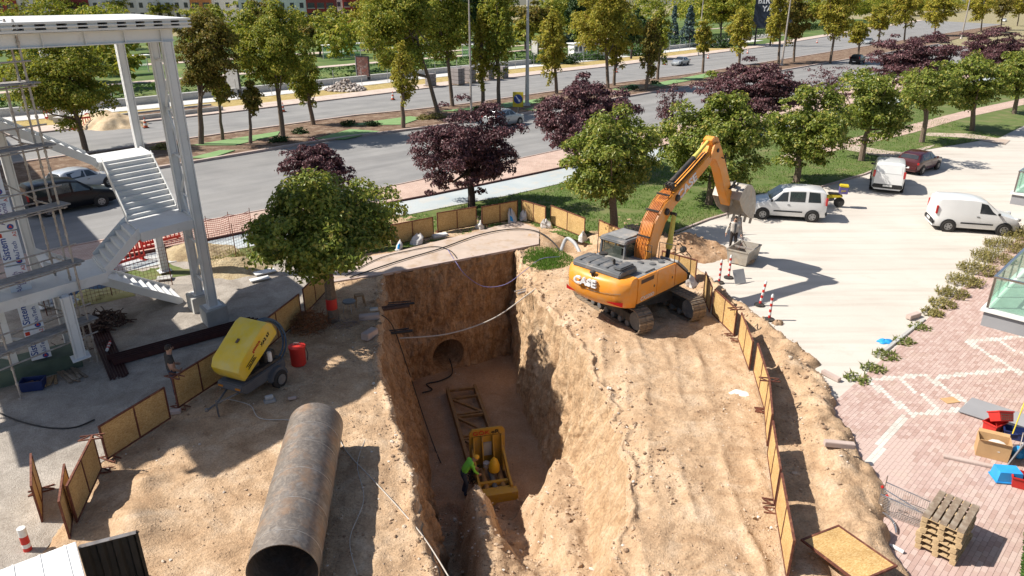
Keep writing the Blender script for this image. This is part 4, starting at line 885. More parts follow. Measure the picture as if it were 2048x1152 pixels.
# hedges in the park
def hedge_row(off, t0, t1, h, label, seed, m='leaf_hedge', wd_=1.2):
    L = resamp(part_line(shift(K4, off), t0, t1), 60); n = 5200; k = RNG.integers(0, 59, n); f = RNG.uniform(0, 1, n); A = np.array([tuple(p) for p in L]); P = A[k]*(1-f[:, None])+A[k+1]*f[:, None]
    s_ = RNG.uniform(-1, 1, n); hh = h*(1+.8*fbm(P[:, 0]*.15, P[:, 1]*.15, 3, seed)); z = np.where(RNG.random(n) < .55, hh, RNG.uniform(0, 1, n)*hh); P3 = np.c_[P[:, 0]+s_*wd_, P[:, 1]-s_*wd_*.6, z]
    o = leafmesh('park_hedge', P3, np.c_[RNG.normal(0, .5, (n, 2)), np.full(n, .9)], .55, m, None); tag(o, label, 'hedge')
hedge_row(21, .05, .5, 1.1, 'long hedge directly behind the tram platform', 3); hedge_row(16, .42, .75, 1.6, 'hedge along the far pavement behind the silver sedan', 9, 'leaf_dark', 1.5)
# ================================================================== STAIR TOWER, SCAFFOLD, FENCES
TA = Vector((-11.04, 23.95, 0)); TU = Vector((-.6, -.8, 0)); TV = Vector((-.64, .77, 0))
TM = Matrix(((TU.x, TV.x, 0, TA.x), (TU.y, TV.y, 0, TA.y), (0, 0, 1, 0), (0, 0, 0, 1)))
def abox(mb, a0, a1, b0, b1, z0, z1, m=0):
    vs = [TM @ Vector((a, b, z)) for z in (z0, z1) for a, b in ((a0, b0), (a1, b0), (a1, b1), (a0, b1))]
    return mb.add(vs, [(0, 3, 2, 1), (4, 5, 6, 7), (0, 1, 5, 4), (1, 2, 6, 5), (2, 3, 7, 6), (3, 0, 4, 7)], m)
def abar(mb, p, q, w_, m=0): return mb.tube([TM @ Vector(p), TM @ Vector(q)], w_, 4, m)
tow = thing('stair_tower', 'white steel stair tower of an unfinished footbridge on the left', 'stair tower', (0, 0, 0))
def acol(a, b, z0, z1, s_=.17, nm='column'):
    mb = MB(); abox(mb, a-s_, a+s_, b-.05, b+.05, z0, z1); abox(mb, a-s_, a-s_+.05, b-s_, b+s_, z0, z1); abox(mb, a+s_-.05, a+s_, b-s_, b+s_, z0, z1)
    abox(mb, a-s_+.06, a+s_-.06, b-s_+.012, b+s_-.012, z0+.002, z1-.002)
    abox(mb, a-s_*1.7, a+s_*1.7, b-s_*1.7, b+s_*1.7, z0, z0+.03)
    for sa in (-1, 1): abox(mb, a+sa*s_*1.05-.01, a+sa*s_*1.05+.01, b-.012, b+.012, z0+.03, z0+.22)
    return mb.build(nm, 'steel_white', tow)
acol(0, 0, .62, 9.83); acol(0, 1.55, .62, 9.83, .15); acol(0, 6.4, .1, 9.8, .16); acol(4.7, -.35, .62, 2.72, .16); acol(4.75, 6.4, .1, 9.8, .16); acol(4.7, 1.9, .1, 2.72, .14)
for a, b in ((0, 0), (0, 1.55)):
    mb = MB(); abox(mb, a-.42, a+.42, b-.42, b+.42, -.1, .615); mb.build('footing', 'concrete', tow, bevel=.02)
zz_ = [1.4, 2.9, 4.6, 6.0, 7.6, 9.2]
for i, z in enumerate(zz_):
    mb = MB(); abar(mb, (0, .17, z), (0, 1.4, z), .05); mb.build('brace', 'steel_white', tow)
    if i < 5: mb = MB(); abar(mb, (0, .15 if i % 2 else 1.42, z), (0, 1.42 if i % 2 else .15, zz_[i+1]), .045); mb.build('brace', 'steel_white', tow)
def ibeam(a0, a1, b, z0, z1, axis='a', nm='beam'):
    mb = MB(); w_ = .11
    if axis == 'a':
        abox(mb, a0, a1, b-w_, b+w_, z1-.03, z1); abox(mb, a0, a1, b-w_, b+w_, z0, z0+.03); abox(mb, a0, a1, b-.02, b+.02, z0+.03, z1-.03)
        a = a0+.4
        while a < a1: abox(mb, a-.01, a+.01, b-w_+.01, b+w_-.01, z0+.03, z1-.03); a += 1.15
    else:
        abox(mb, b-w_, b+w_, a0, a1, z1-.03, z1); abox(mb, b-w_, b+w_, a0, a1, z0, z0+.03); abox(mb, b-.02, b+.02, a0, a1, z0+.03, z1-.03)
    return mb.build(nm, 'steel_white', tow)
ibeam(-.25, 11, 0, 9.83, 10.22); ibeam(-.25, 11, 6.4, 9.83, 10.2); ibeam(.12, 6.28, 0, 9.84, 10.18, 'b'); ibeam(.12, 6.28, 4.75, 9.84, 10.18, 'b'); ibeam(.12, 6.28, 9.5, 9.84, 10.18, 'b')
for k, (a0, a1, b0, b1) in enumerate(((-.85, 11, -.3, 1.15), (-.85, 4.2, 1.17, 2.3), (6.4, 11, 1.17, 2.3), (-.85, 11, 2.32, 6.75))):
    mb = MB(); abox(mb, a0, a1, b0, b1, 10.46, 10.52); abox(mb, a0, a1, b0+.02, b1-.02, 10.24, 10.3)
    a = a0+.1
    while a < a1-.3: abox(mb, a, a+.28, b0+.05, b1-.05, 10.3, 10.46); a += .56
    b = b0
    abox(mb, a0+.002, a1-.002, b0-.03, b0+.015, 10.36, 10.4)
    mb.build('roof_deck', 'steel_white', tow)
def landing(a0, a1, b0, b1, z):
    mb = MB(); abox(mb, a0, a1, b0, b1, z-.05, z); 
    abox(mb, a0-.03, a0+.02, b0, b1, z-.26, z+.06); abox(mb, a1-.02, a1+.03, b0, b1, z-.26, z-.052); abox(mb, a0-.03, a1+.03, b0-.04, b0, z-.26, z+.06)
    mb.build('landing', 'steel_white', tow)
landing(.05, 2.0, .02, 2.0, 3.9); landing(.05, 2.05, 4.35, 6.3, 5.5); landing(3.35, 7.5, .02, 1.95, 2.9); landing(5.6, 9, 4.35, 6.3, 7.7)
def flight(p0, p1, wd_, n, side):      # p0 low edge centre line start (a,b,z) -> p1 top; wd_ vector in (a,b)
    fl = MB(); p0 = Vector(p0); p1 = Vector(p1); wv = Vector((*wd_, 0)); d = p1-p0
    run = Vector((d.x, d.y, 0)); rn = run.normalized()
    for s_ in (0, 1):
        o = p0+wv*s_; t = wv.normalized()*.03*(1 if s_ else -1)
        q = [o+Vector((0, 0, -.12)), o+Vector((0, 0, .2)), o+d+Vector((0, 0, .2)), o+d+Vector((0, 0, -.16))]
        fl.add([TM @ x for x in q]+[TM @ (x+t) for x in q], [(0, 1, 2, 3), (7, 6, 5, 4), (0, 4, 5, 1), (1, 5, 6, 2), (2, 6, 7, 3), (3, 7, 4, 0)])
    f = fl.build('stair_flight', 'steel_white', tow)
    for i in range(n):
        z = p0.z+d.z*(i+.5)/n+.04; o = p0+run*(i/n); w2 = run/n
        mb = MB(); c = [o, o+w2*1.08, o+w2*1.08+wv, o+wv]
        z0 = z-.03
        mb.add([TM @ Vector((x.x, x.y, z0)) for x in c]+[TM @ Vector((x.x, x.y, z)) for x in c], [(0, 3, 2, 1), (4, 5, 6, 7), (0, 1, 5, 4), (1, 2, 6, 5), (2, 3, 7, 6), (3, 0, 4, 7)])
        e = o+rn*.012
        mb.add([TM @ Vector((x.x, x.y, q)) for q in (z-d.z/n+.0, z-.031) for x in (o, e, e+wv, o+wv)], [(0, 3, 2, 1), (4, 5, 6, 7), (0, 1, 5, 4), (1, 2, 6, 5), (2, 3, 7, 6), (3, 0, 4, 7)])
        mb.build('tread', 'steel_white', f)
flight((.12, 2.03, 3.9), (.12, 4.33, 5.5), (1.8, 0), 10, 1)
flight((3.32, .1, 2.9), (2.03, .1, 3.9), (0, 1.8), 6, 1)
flight((2.1, 4.45, 5.5), (5.57, 4.45, 7.7), (0, 1.8), 13, 1)
flight((.4, 2.6, .0), (4.8, 2.6, 2.85), (0, 1.7), 16, 1)
for a, b in ((2.0, .1), (2.0, 1.9), (3.4, 1.9)):
    pass
# wrapped cladding column and plinth
P0 = G(64, 723, .55); P1 = G(104, 713, .55); cd = (P1-P0).normalized(); cn = Vector((cd.y, -cd.x, 0)); cw = (P1-P0).length
clad = thing('cladding_column', 'column clad with stacked printed aluminium panels behind the scaffold', 'column', (P0.x, P0.y, 0))
def W2(o): o.matrix_parent_inverse = o.parent.matrix_world.inverted() if False else o.matrix_parent_inverse; return o
bpy.context.view_layer.update()
def lbox(mb, s0, s1, d0, d1, z0, z1, m=0, org=None):
    og = org or Vector((0, 0, 0)); vs = []
    for z in (z0, z1):
        for s_, d in ((s0, d0), (s1, d0), (s1, d1), (s0, d1)): vs.append(og+cd*s_-cn*d+Vector((0, 0, z)))
    return mb.add(vs, [(0, 3, 2, 1), (4, 5, 6, 7), (0, 1, 5, 4), (1, 2, 6, 5), (2, 3, 7, 6), (3, 0, 4, 7)], m)
mb = MB(); lbox(mb, .03, cw-.03, .03, .6, .56, 9.5); mb.build('core', 'steel_grey', clad)
ph = 1.06
for k in range(8):
    z0 = .57+k*ph; s_ = .02*math.sin(k*2.1)
    mb = MB(); lbox(mb, s_, cw+s_, -.012, .02, z0, z0+ph-.05); pn = mb.build('cladding_panel', 'panel_film', clad)
    up = Vector((0, 0, 1)); org = -cn*-.016
    fwd = cn*.018
    def TX(sx, zz2): return cd*(s_+sx)+fwd+Vector((0, 0, z0+zz2))
    if k in (0, 1, 3, 5, 7):
        text('Sistem', .27, 'letter_blue', pn, frame(TX(.17*cw+.04, .5), up, ydir=-cd), bold=.012, sx=.95)
        text('AluTech', .17, 'letter_blue', pn, frame(TX(.72*cw, .42), up, ydir=-cd), sx=1.0)
        mbx = MB(); lbox(mbx, s_+.03, s_+.15, -.0165, -.0135, z0+.86, z0+.98); mbx.build('print_mark', 'letter_red', pn)
    else:
        text('AluTech', .2, 'letter_purple', pn, frame(TX(.42*cw, .5), up, ydir=-cd), sx=1.0); text('bond', .2, 'letter_purple', pn, frame(TX(.68*cw, .6), up, ydir=-cd), sx=1.0)
    text('A2', .14, 'letter_red', pn, frame(TX(.85*cw, .92), up, ydir=-cd))
    c = TX(.72*cw, .09); mm = frame(c, cd, ydir=up); mbx = MB(); mbx.lathe([(.085, 0), (.085, .003)], 14, M=mm); mbx.build('print_mark', 'letter_blue', pn)
    mbx = MB(); mbx.prism([(-.05, -.03), (.05, -.03), (0, .06)], .0035, .005, M=mm, plane='xy'); mbx.build('print_mark', 'letter_red', pn)
mb = MB(); lbox(mb, -2.6, cw+.75, -.18, .9, -.1, .53); mb.build('plinth', 'green_plinth', clad, bevel=.015)
for s0 in (-.42, -1.5):
    mb = MB(); lbox(mb, s0-.09, s0+.09, .1, .28, .54, 3.6); mb.build('frame_post', 'steel_white', clad)
for (s0, z0, s1, z1) in ((-.42, .7, -1.5, 1.3), (-.42, 1.3, -1.5, 1.9), (-1.5, 1.3, -.42, 1.9), (-.42, 2.4, -1.5, 2.4), (-.42, 1.95, -1.5, 1.95), (0, 1.25, -1.5, 1.75)):
    mb = MB(); mb.tube([cd*s0-cn*.19+Vector((0, 0, z0)), cd*s1-cn*.19+Vector((0, 0, z1))], .05, 4); mb.build('brace', 'steel_white', clad)
# ---- scaffold
Q0 = G(43, 797); Q1 = G(198, 730); qd = (Q1-Q0).normalized(); qn = Vector((-qd.y, qd.x, 0)); ql = (Q1-Q0).length
scf = thing('scaffold', 'tube scaffold with grey planks in front of the clad column', 'scaffold', (0, 0, 0))
lv = [ZAT(Q1, y) for y in (640, 525, 410, 290, 165)]
def sp(s_, d, z): return Q0+qd*s_+qn*d+Vector((0, 0, z-0))
for s_, d, top in ((0, 0, 5.5), (ql, 0, 10.6), (ql, .42, 10.6), (ql, 1.25, 9.0), (0, 1.25, 10.3), (-1.9, 0, 10), (-1.9, 1.25, 10), (ql-1.0, 1.25, 8)):
    mb = MB(); mb.tube([sp(s_, d, .0), sp(s_, d, top)], .03, 8); mb.lathe([(.08, 0), (.08, .012), (.03, .02)], 10, sp(s_, d, 0))
    z = .5
    while z < top: mb.tube([sp(s_, d, z-.035), sp(s_, d, z+.035)], .045, 8); z += .5
    mb.build('standard', 'galv', scf, smooth=True)
for i, z in enumerate(lv):
    for dz in ((-.12, .55) if i else (-.12, .5, -.5)):
        mb = MB(); mb.tube([sp(-2.1, -.035, z+dz), sp(ql+.2, -.035, z+dz+.02)], .026, 7); mb.build('ledger', 'galv', scf, smooth=True)
    mb = MB(); mb.tube([sp(-2.1, 1.28, z-.12), sp(ql+.2, 1.28, z-.12)], .026, 7); mb.build('ledger', 'galv', scf, smooth=True)
    for s_ in (-1.9, 0, ql): mb = MB(); mb.tube([sp(s_+.05, -.2, z-.07), sp(s_+.05, 1.45, z-.07)], .026, 7); mb.build('transom', 'galv', scf, smooth=True)
    for j in range(2 if i != 4 else 3):
        mb = MB(); mb.box(sp(.35, .02+.27*j, z-.02), (ql+2.3, .25, .045), math.atan2(qd.y, qd.x)); mb.build('plank', 'plank_grey', scf, bevel=.005, segs=1)
for s_, z0, z1 in ((-.2, lv[0], lv[1]), (.4, lv[2], lv[3]), (.2, lv[3], lv[4])):
    mb = MB(); mb.tube([sp(s_, 1.3, z1), sp(ql, 1.3, z0)], .024, 7); mb.build('brace', 'galv', scf, smooth=True)
for j, (s_, z0) in enumerate(((.4, lv[1]), (.75, lv[2]), (1.0, lv[2]))):
    a = sp(s_, 1.1, z0); b_ = sp(s_-.5, 1.9, z0+1.5); mb = MB(); d = b_-a
    M_ = frame((a+b_)/2, d, ydir=qd); mb.box((0, 0, 0), (d.length, .24, .04), M=M_); mb.build('leaning_plank', 'plank_grey', scf)
# the footbridge that goes on to the left, over the avenue
br = thing('footbridge', 'white steel truss footbridge crossing the avenue at the far left', 'footbridge', (0, 0, 0))
def bbar(p, q, w_, nm='chord'):
    mb = MB(); abar(mb, p, q, w_); mb.build(nm, 'steel_white', br)
for a in (8.8, 12.2):
    for z in (7.2, 10.0): bbar((a, 1.5, z), (a, 60, z), .16)
    b = 1.5
    while b < 59: bbar((a, b, 7.2), (a, b+3, 10.0), .07, 'diagonal'); bbar((a, b+3, 7.2), (a, b+3, 10.0), .07, 'post'); b += 3
mb = MB(); abox(mb, 8.95, 12.05, 1.5, 60, 7.1, 7.2); mb.build('bridge_deck', 'steel_white', br)
mb = MB(); abox(mb, 8.7, 12.3, 1.5, 60, 10.16, 10.22); mb.build('bridge_roof', 'steel_white', br)
# ---- hoarding units: two boards in a rusty frame
HB = 1.06
def hoarding(p0, p1, label, group, h=HB, stand=None, lying=False, nb=2, dz=0.0):
    A = G(*p0) if len(p0) == 2 else Vector(p0); B = G(*p1) if len(p1) == 2 else Vector(p1)
    d = B-A; L = d.length; rz = math.atan2(d.y, d.x); zg = float(ground_h((A.x+B.x)/2, (A.y+B.y)/2)); zg = max(-.02, min(.12, zg))
    o = thing('hoarding_panel', label, 'fence panel', (A.x, A.y, zg+dz), rz, group)
    t = .045
    fr = MB(); fr.b2((0, -t/2, h-t), (L, t/2, h)); fr.b2((0, -t/2, .03), (L, t/2, .03+t))
    for i in range(nb+1):
        x = (L-t)*i/nb; fr.b2((x, -t/2+.001, .03+t), (x+t, t/2-.001, h-t))
    f = fr.build('frame', 'rust_frame', o)
    for i in range(nb):
        x0 = (L-t)*i/nb+t+.003; x1 = (L-t)*(i+1)/nb-.003
        mb = MB(); mb.b2((x0, -.008, .078), (x1, .01, h-t-.003)); mb.build('board', 'osb', o)
    st = stand if stand is not None else (0,)
    for e in st:
        for z, hh in ((.02, 0), (h-.03, 1)):
            if e < 3 and hh: continue
            mb = MB(); x = (.1 if e in (0, 2, 3) else L-.1)
            mb.b2((x-.11, -.28, z), (x-.08, .28, z+.03)); mb.b2((x+.08, -.28, z+.001), (x+.11, .28, z+.031)); mb.box((x, -.17, z+.015), (.22, .025, .025), .9); mb.box((x, .17, z+.015), (.22, .025, .025), -.9)
            mb.build('stand', 'rust_frame', o)
    return o
gF, gL, gR = 'hoarding panels behind the pit', 'hoarding panels along the left side', 'hoarding panels along the right side'
hoarding((690, 512), (776, 494), 'board panel of the back fence half hidden by the near chestnut', gF, stand=())
hoarding((783, 492), (868, 474.5), 'board panel behind the pit, the leftmost one clear of the chestnut', gF, stand=())
hoarding((875, 467.6), (953.6, 454), 'board panel behind the pit left of the plum trunk', gF, stand=(0,))
hoarding((963.7, 453), (1035, 439), 'board panel behind the pit right of the plum trunk', gF, stand=(0,))
hoarding((1043, 438), (1091, 453), 'short looking board panel just past the back corner, slanting to the right', gF, stand=())
hoarding((1101, 449), (1169, 477), 'slanting board panel between the back corner and the excavator', gF, stand=())
hoarding((1196, 484), (1238, 504), 'board panel under the chestnut behind the excavator cab', gF, stand=())
hoarding((611, 630), (652, 585), 'left board panel farthest back, beside the chestnut trunk', gL, stand=(0,))
hoarding((505, 724), (604, 641), 'left board panel behind the hose coil', gL, stand=())
hoarding((456, 757), (505, 723), 'left board panel hidden behind the yellow compressor', gL, stand=(), nb=1)
hoarding((357, 822), (453, 758), 'left board panel in front of the man in the dark shirt', gL, stand=(3,))
hoarding((214, 922), (342, 838), 'broad left board panel below the gap, with two boards', gL, stand=(2,))
hoarding((154, 1046), (203, 938), 'left board panel near the white container roof', gL, stand=(4,))
hoarding((140, 1080), (149, 1000), 'board panel seen nearly edge on beside the container', gL, stand=())
hoarding((85, 1046), (83, 977), 'narrow board panel standing apart at the far left', gL, stand=(1,))
hoarding((1320, 549), (1390, 570), 'board panel facing the camera right of the excavator', gR, stand=(1,))
hoarding((1406, 592), (1419, 626), 'narrow looking board panel beside the red white bollards', gR, stand=())
hoarding((1424, 628), (1468, 672), 'right board panel next to the excavator track', gR, stand=(4,))
hoarding((1476, 680), (1498, 742), 'second right board panel below the excavator track', gR, stand=(0,))
hoarding((1507, 745), (1530, 826), 'third right board panel, beside the scrap of white paper', gR, stand=(4,))
hoarding((1529, 822), (1534, 896), 'right board panel seen edge on in mid row', gR, stand=(0,))
hoarding((1535, 909), (1549, 1012), 'right board panel seen edge on with its stand at the end', gR, stand=(1,))
hoarding((1551, 1018), (1574, 1160), 'last right board panel by the bottom edge', gR, stand=(0,))
fp = hoarding(G(1592, 1112, .08), G(1668, 1082, .08), 'board panel lying flat on the soil at the bottom right', gR, h=1.5, stand=(), nb=1)
_d = (G(1668, 1082)-G(1592, 1112)); _dn = _d.normalized(); _pn = Vector((_dn.y, -_dn.x, 0)); _a = G(1592, 1112)
_hz = [(float(ground_h(*( _a+_dn*u_+_pn*v_)[:2])), v_) for u_ in np.linspace(0, _d.length, 8) for v_ in np.linspace(0, 1.5, 10)]
_z0 = max(h for h, v in _hz if v < .75); _z1 = max(h for h, v in _hz if v >= .75); fp.rotation_euler = (R(90)-math.atan2(_z1-_z0, 1.5)*-1, 0, math.atan2(_d.y, _d.x)); fp.rotation_euler[0] = R(90)-math.atan2(_z1-_z0, 1.5); fp.location = (_a.x, _a.y, max(_z0, _z0*1.5-_z1*.5)+.05)
# ================================================================== EXCAVATOR
EXC = Vector((4.78, 25.22, 0)); ez = float(ground_h(EXC.x, EXC.y))-.02
ex = thing('excavator', 'orange crawler excavator with raised boom standing beside the pit', 'excavator', (EXC.x, EXC.y, ez), R(45))
def P_(mb, nm, m, parent=None, **k): return mb.build(nm, m, parent or ex, **k)
# undercarriage (turned 72 degrees against the upper body)
UT = Matrix.Rotation(R(117-45), 4, 'Z')
shoe = MB(); shoe.box((0, 0, 0), (.185, .6, .025)); shoe.box((.05, 0, .025), (.022, .6, .028)); shoe.box((-.03, 0, .02), (.018, .6, .018)); shoe.box((-.075, 0, .022), (.02, .6, .022))
so_ = shoe.build('shoe', 'track_steel'); shoe_me = so_.data; bpy.data.objects.remove(so_)
def track(side):
    y = 1.195*side
    fr = MB(); fr.prism([(-1.75, .28), (1.75, .28), (1.85, .45), (1.5, .62), (-1.5, .62), (-1.85, .45)], y-.17, y+.17, M=UT)
    f = P_(fr, 'track_frame', 'machine_black', bevel=.02)
    for x, r in ((-1.83, .37), (1.83, .36)):
        w = MB(); w.lathe([(r*.35, -.19), (r*.9, -.17), (r, -.08), (r, .08), (r*.9, .17), (r*.35, .19)], 20, (x, y, .46), 'y', M=UT); w.build('sprocket' if x < 0 else 'idler', 'machine_grey', f, smooth=True)
    for k in range(7):
        w = MB(); w.lathe([(.06, -.2), (.12, -.18), (.12, .18), (.06, .2)], 12, (-1.35+k*.45, y, .19), 'y', M=UT); w.build('roller', 'machine_grey', f, smooth=True)
    tr = MB(); n = 50; r = .44; half = 1.83; tot = 4*half+2*math.pi*r; belt = []
    def pt(s):
        s %= tot
        if s < 2*half: return (-half+s, .46-r, 0, -1)
        s -= 2*half
        if s < math.pi*r: a = s/r; return (half+r*math.sin(a), .46-r*math.cos(a), math.sin(a), -math.cos(a))
        s -= math.pi*r
        if s < 2*half: x = half-s; return (x, .46+r-.05*math.sin(math.pi*(s/(2*half))), 0, 1)
        s -= 2*half; a = s/r; return (-half-r*math.sin(a), .46+r*math.cos(a), -math.sin(a), math.cos(a))
    for k in range(80):
        q = pt(tot*k/80); belt.append([UT @ Vector((q[0]-q[2]*.03, y+o, q[1]-q[3]*.03)) for o in (-.12, .12)])
    belt.append(belt[0]); tr.grid(belt); P_(tr, 'track_chain', 'machine_black', f)
    for k in range(n):
        x, z, nx, nz = pt(tot*(k+.5)/n); s = bpy.data.objects.new('shoe', shoe_me); COL.objects.link(s); s.parent = f
        tx = Vector((-nz, 0, nx)); M = Matrix(((tx.x, 0, nx, x), (0, 1, 0, y), (tx.z, 0, nz, z), (0, 0, 0, 1)))
        if M.determinant() < 0: M = Matrix(((-tx.x, 0, nx, x), (0, 1, 0, y), (-tx.z, 0, nz, z), (0, 0, 0, 1)))
        s.matrix_local = UT @ M
track(1); track(-1)
mb = MB(); mb.prism([(-1.0, .5), (1.0, .5), (.8, .85), (-.8, .85)], -1.05, 1.05, M=UT); P_(mb, 'car_body', 'machine_black', bevel=.03)
mb = MB(); mb.lathe([(.62, .84), (.62, 1.06)], 28); P_(mb, 'swing_ring', 'machine_black', smooth=True)
# upper structure
mb = MB(); mb.b2((-1.9, -1.32, 1.02), (1.35, 1.32, 1.17)); P_(mb, 'turntable', 'machine_black', bevel=.02)
# counterweight: curved plan, tapering lower lip
def cw_ring(z, inset, r0=2.88, hw=1.38):
    pts = []
    n = 13
    for i in range(n+1):
        y = hw-2*hw*i/n; x = -math.sqrt(max(.1, (r0-inset)**2-(y*.95)**2))
        if i in (0, n): x += .16
        pts.append((x, y*(1-inset*.12), z))
    return [(-1.95, hw*(1-inset*.12), z)]+pts+[(-1.95, -hw*(1-inset*.12), z)]
rings = [cw_ring(1.0, .42), cw_ring(1.12, .18), cw_ring(1.36, .02), cw_ring(1.75, 0), cw_ring(1.98, .03), cw_ring(2.1, .1), cw_ring(2.16, .22)]
mb = MB(); mb.grid(rings); n = len(rings[0]); mb.add(rings[-1], [tuple(range(n))]); mb.add(rings[0], [tuple(range(n-1, -1, -1))])
for rr_ in (0, n-1): mb.add([r[rr_] for r in rings], []) 
cwt = P_(mb, 'counterweight', 'excavator_orange', smooth=True, ang=40)
mb = MB(); mb.tube([(-math.sqrt((2.895)**2-(y*.95)**2), y, 1.70-.1*(1-(y/1.2)**2)) for y in np.linspace(-1.2, 1.2, 13)], .008, 4); mb.build('crease', 'machine_black', cwt)
for s_ in (-1, 1):
    mb = MB(); ys = np.linspace(.72, 1.28, 6)
    mb.grid([[(-math.sqrt(2.895**2-(y*.95)**2)-.004, s_*y, 1.32-.02*i), (-math.sqrt(2.895**2-(y*.95)**2)-.004, s_*y, 1.34+.05*i/5)] for i, y in enumerate(ys)]); mb.build('reflector', 'lamp_red', cwt)
text('CASE', .36, 'letter_white', cwt, frame(Vector((-2.935, .18, 1.86)), (0.06, -1, 0), ydir=(0, 0, 1)), bold=.03, depth=.05, sx=1.15)
# side panels (right, seen; left the same)
for s_ in (-1, 1):
    y = 1.36*s_
    for x0, x1, z1, z2 in ((-1.94, -.78, 2.12, 2.12), (-.77, .38, 2.12, 2.1)):
        mb = MB(); mb.prism([(x0, 1.17), (x1, 1.17), (x1, z2-.05), (x1-.03, z2), (x0, z1)], y-.04, y+.04); pnl = P_(mb, 'side_panel', 'excavator_orange', bevel=.012)
        if x0 < -1: 
            mb = MB(); mb.b2((-1.78, y+s_*.041-.002, 1.88), (-1.0, y+s_*.041+.003, 2.03)); mb.build('vent', 'hide_brown', pnl)
            if s_ < 0: text('CX220D', .19, 'letter_white', pnl, frame(Vector((-1.36, y-.047, 1.3)), (1, 0, 0), ydir=(0, 0, 1)), bold=.012, sx=1.2, shear=.2)
        mb = MB(); mb.b2((x1-.2, y+s_*.041-.004, 1.55), (x1-.14, y+s_*.041+.006, 1.64)); mb.build('latch', 'machine_black', pnl)
mb = MB(); mb.prism([(.39, 1.17), (1.28, 1.17), (1.28, 1.45), (.9, 1.72), (.39, 2.1)], -1.4, -.55); P_(mb, 'tool_box', 'excavator_orange', bevel=.03)
mb = MB(); mb.prism([(.5, 2.09), (.98, 1.73), (1.36, 1.47), (1.36, 1.55), (1.02, 1.82), (.55, 2.16)], -1.38, -.6); P_(mb, 'step_deck', 'deck_grey', bevel=.01)
mb = MB(); mb.b2((1.28, -1.3, 1.1), (1.62, -.6, 1.38)); P_(mb, 'step', 'machine_black', bevel=.02)
mb = MB(); mb.b2((-1.94, -1.31, 1.18), (.38, 1.31, 2.06)); P_(mb, 'engine_housing', 'machine_black')
mb = MB(); mb.b2((-2.3, -1.33, 2.065), (.36, 1.33, 2.13)); P_(mb, 'upper_deck', 'deck_grey', bevel=.01)
hood = MB(); hood.prism([(-2.55, 2.15), (-1.45, 2.15), (-1.5, 2.36), (-1.62, 2.42), (-2.4, 2.4), (-2.52, 2.33)], -1.0, 1.12); hd = P_(hood, 'engine_hood', 'machine_grey', bevel=.04, segs=3)
for y in (-.35, .05, .45, .85):
    mb = MB(); mb.b2((-2.45, y-.05, 2.39), (-1.55, y+.05, 2.425)); mb.build('rib', 'machine_grey', hd, bevel=.015)
mb = MB(); mb.b2((-2.42, -.95, 2.405), (-1.6, -.6, 2.5)); mb.build('hood_bulge', 'machine_grey', hd, bevel=.04)
mb = MB(); mb.tube([(-2.0, -.35, 2.4), (-2.0, -.35, 2.55)], .05, 8); mb.tube([(-2.0, -.35, 2.56), (-2.12, -.35, 2.62)], .055, 8); mb.build('exhaust_pipe', 'machine_black', hd, smooth=True)
mb = MB(); mb.tube([(-2.78, -.02, 2.1), (-2.78, -.02, 2.2)], .05, 8); mb.lathe([(.02, 0), (.11, .02), (.11, .07), (.03, .1)], 12, (-2.78, -.02, 2.2)); P_(mb, 'rear_camera', 'machine_black', smooth=True)
mb = MB(); mb.tube([(-1.2, .75, 2.1), (-1.2, .75, 2.3)], .04, 8); mb.lathe([(.05, 0), (.17, .03), (.17, .09), (.05, .13)], 14, (-1.2, .75, 2.28)); P_(mb, 'air_cleaner', 'machine_black', smooth=True)
for x, y in ((-.4, -.9), (.0, -1.0), (-.6, -.5)):
    mb = MB(); mb.lathe([(.12, 0), (.12, .04), (.05, .06)], 12, (x, y, 2.128)); P_(mb, 'filler_cap', 'machine_grey', smooth=True)
mb = MB(); mb.b2((-1.35, -1.25, 2.131), (-.75, -.2, 2.19)); P_(mb, 'access_cover', 'deck_grey', bevel=.015)
# cab
cabM = 'machine_grey'; X0, X1, Y0, Y1, Zb, Zt = -.72, .95, .16, 1.24, 1.18, 2.78
cab = MB()
for x, y, x2 in ((X0, Y0, X0+.04), (X0, Y1, X0+.04), (X1, Y0, X1-.22), (X1, Y1, X1-.22)):
    cab.tube([(x, y, Zb), (x, y, 1.95), (x2, y, Zt-.05)], .055, 6)
cab.tube([(.2, Y1, Zb), (.2, Y1, Zt-.05)], .045, 6); cab.tube([(.2, Y0, Zb), (.2, Y0, Zt-.05)], .04, 6)
cab.b2((X0, Y0, Zb), (X1, Y1, Zb+.12)); cab.b2((X0-.03, Y0-.02, Zb), (X0+.05, Y1+.02, 1.98)); cab.b2((X0, Y1-.03, Zb), (.2, Y1+.03, 1.72)); cab.b2((X0, Y0-.03, Zb), (.9, Y0+.03, 1.78))
cb = P_(cab, 'cab', cabM, bevel=.012, segs=1)
mb = MB(); mb.prism([(X0-.08, Zt-.1), (X1-.1, Zt-.1), (X1-.14, Zt+.02), (X0+.05, Zt+.05), (X0-.08, Zt-.02)], Y0-.06, Y1+.06); mb.build('cab_roof', 'machine_grey', cb, bevel=.03)
mb = MB(); mb.b2((-.55, Y0+.1, Zt+.05), (.5, Y1-.1, Zt+.085)); mb.build('roof_hatch', 'deck_grey', cb, bevel=.012)
for k in range(6):
    y = Y0+.12+k*.165; mb = MB(); mb.box((.82, y, Zt+.12), (.62, .06, .02), ry=.1, rx=.5); mb.build('guard_bar', 'machine_black', cb)
for k in range(3): mb = MB(); mb.b2((.6+.2*k, Y0+.05, Zt+.06), (.63+.2*k, Y1-.05, Zt+.09)); mb.build('guard_bar', 'machine_black', cb)
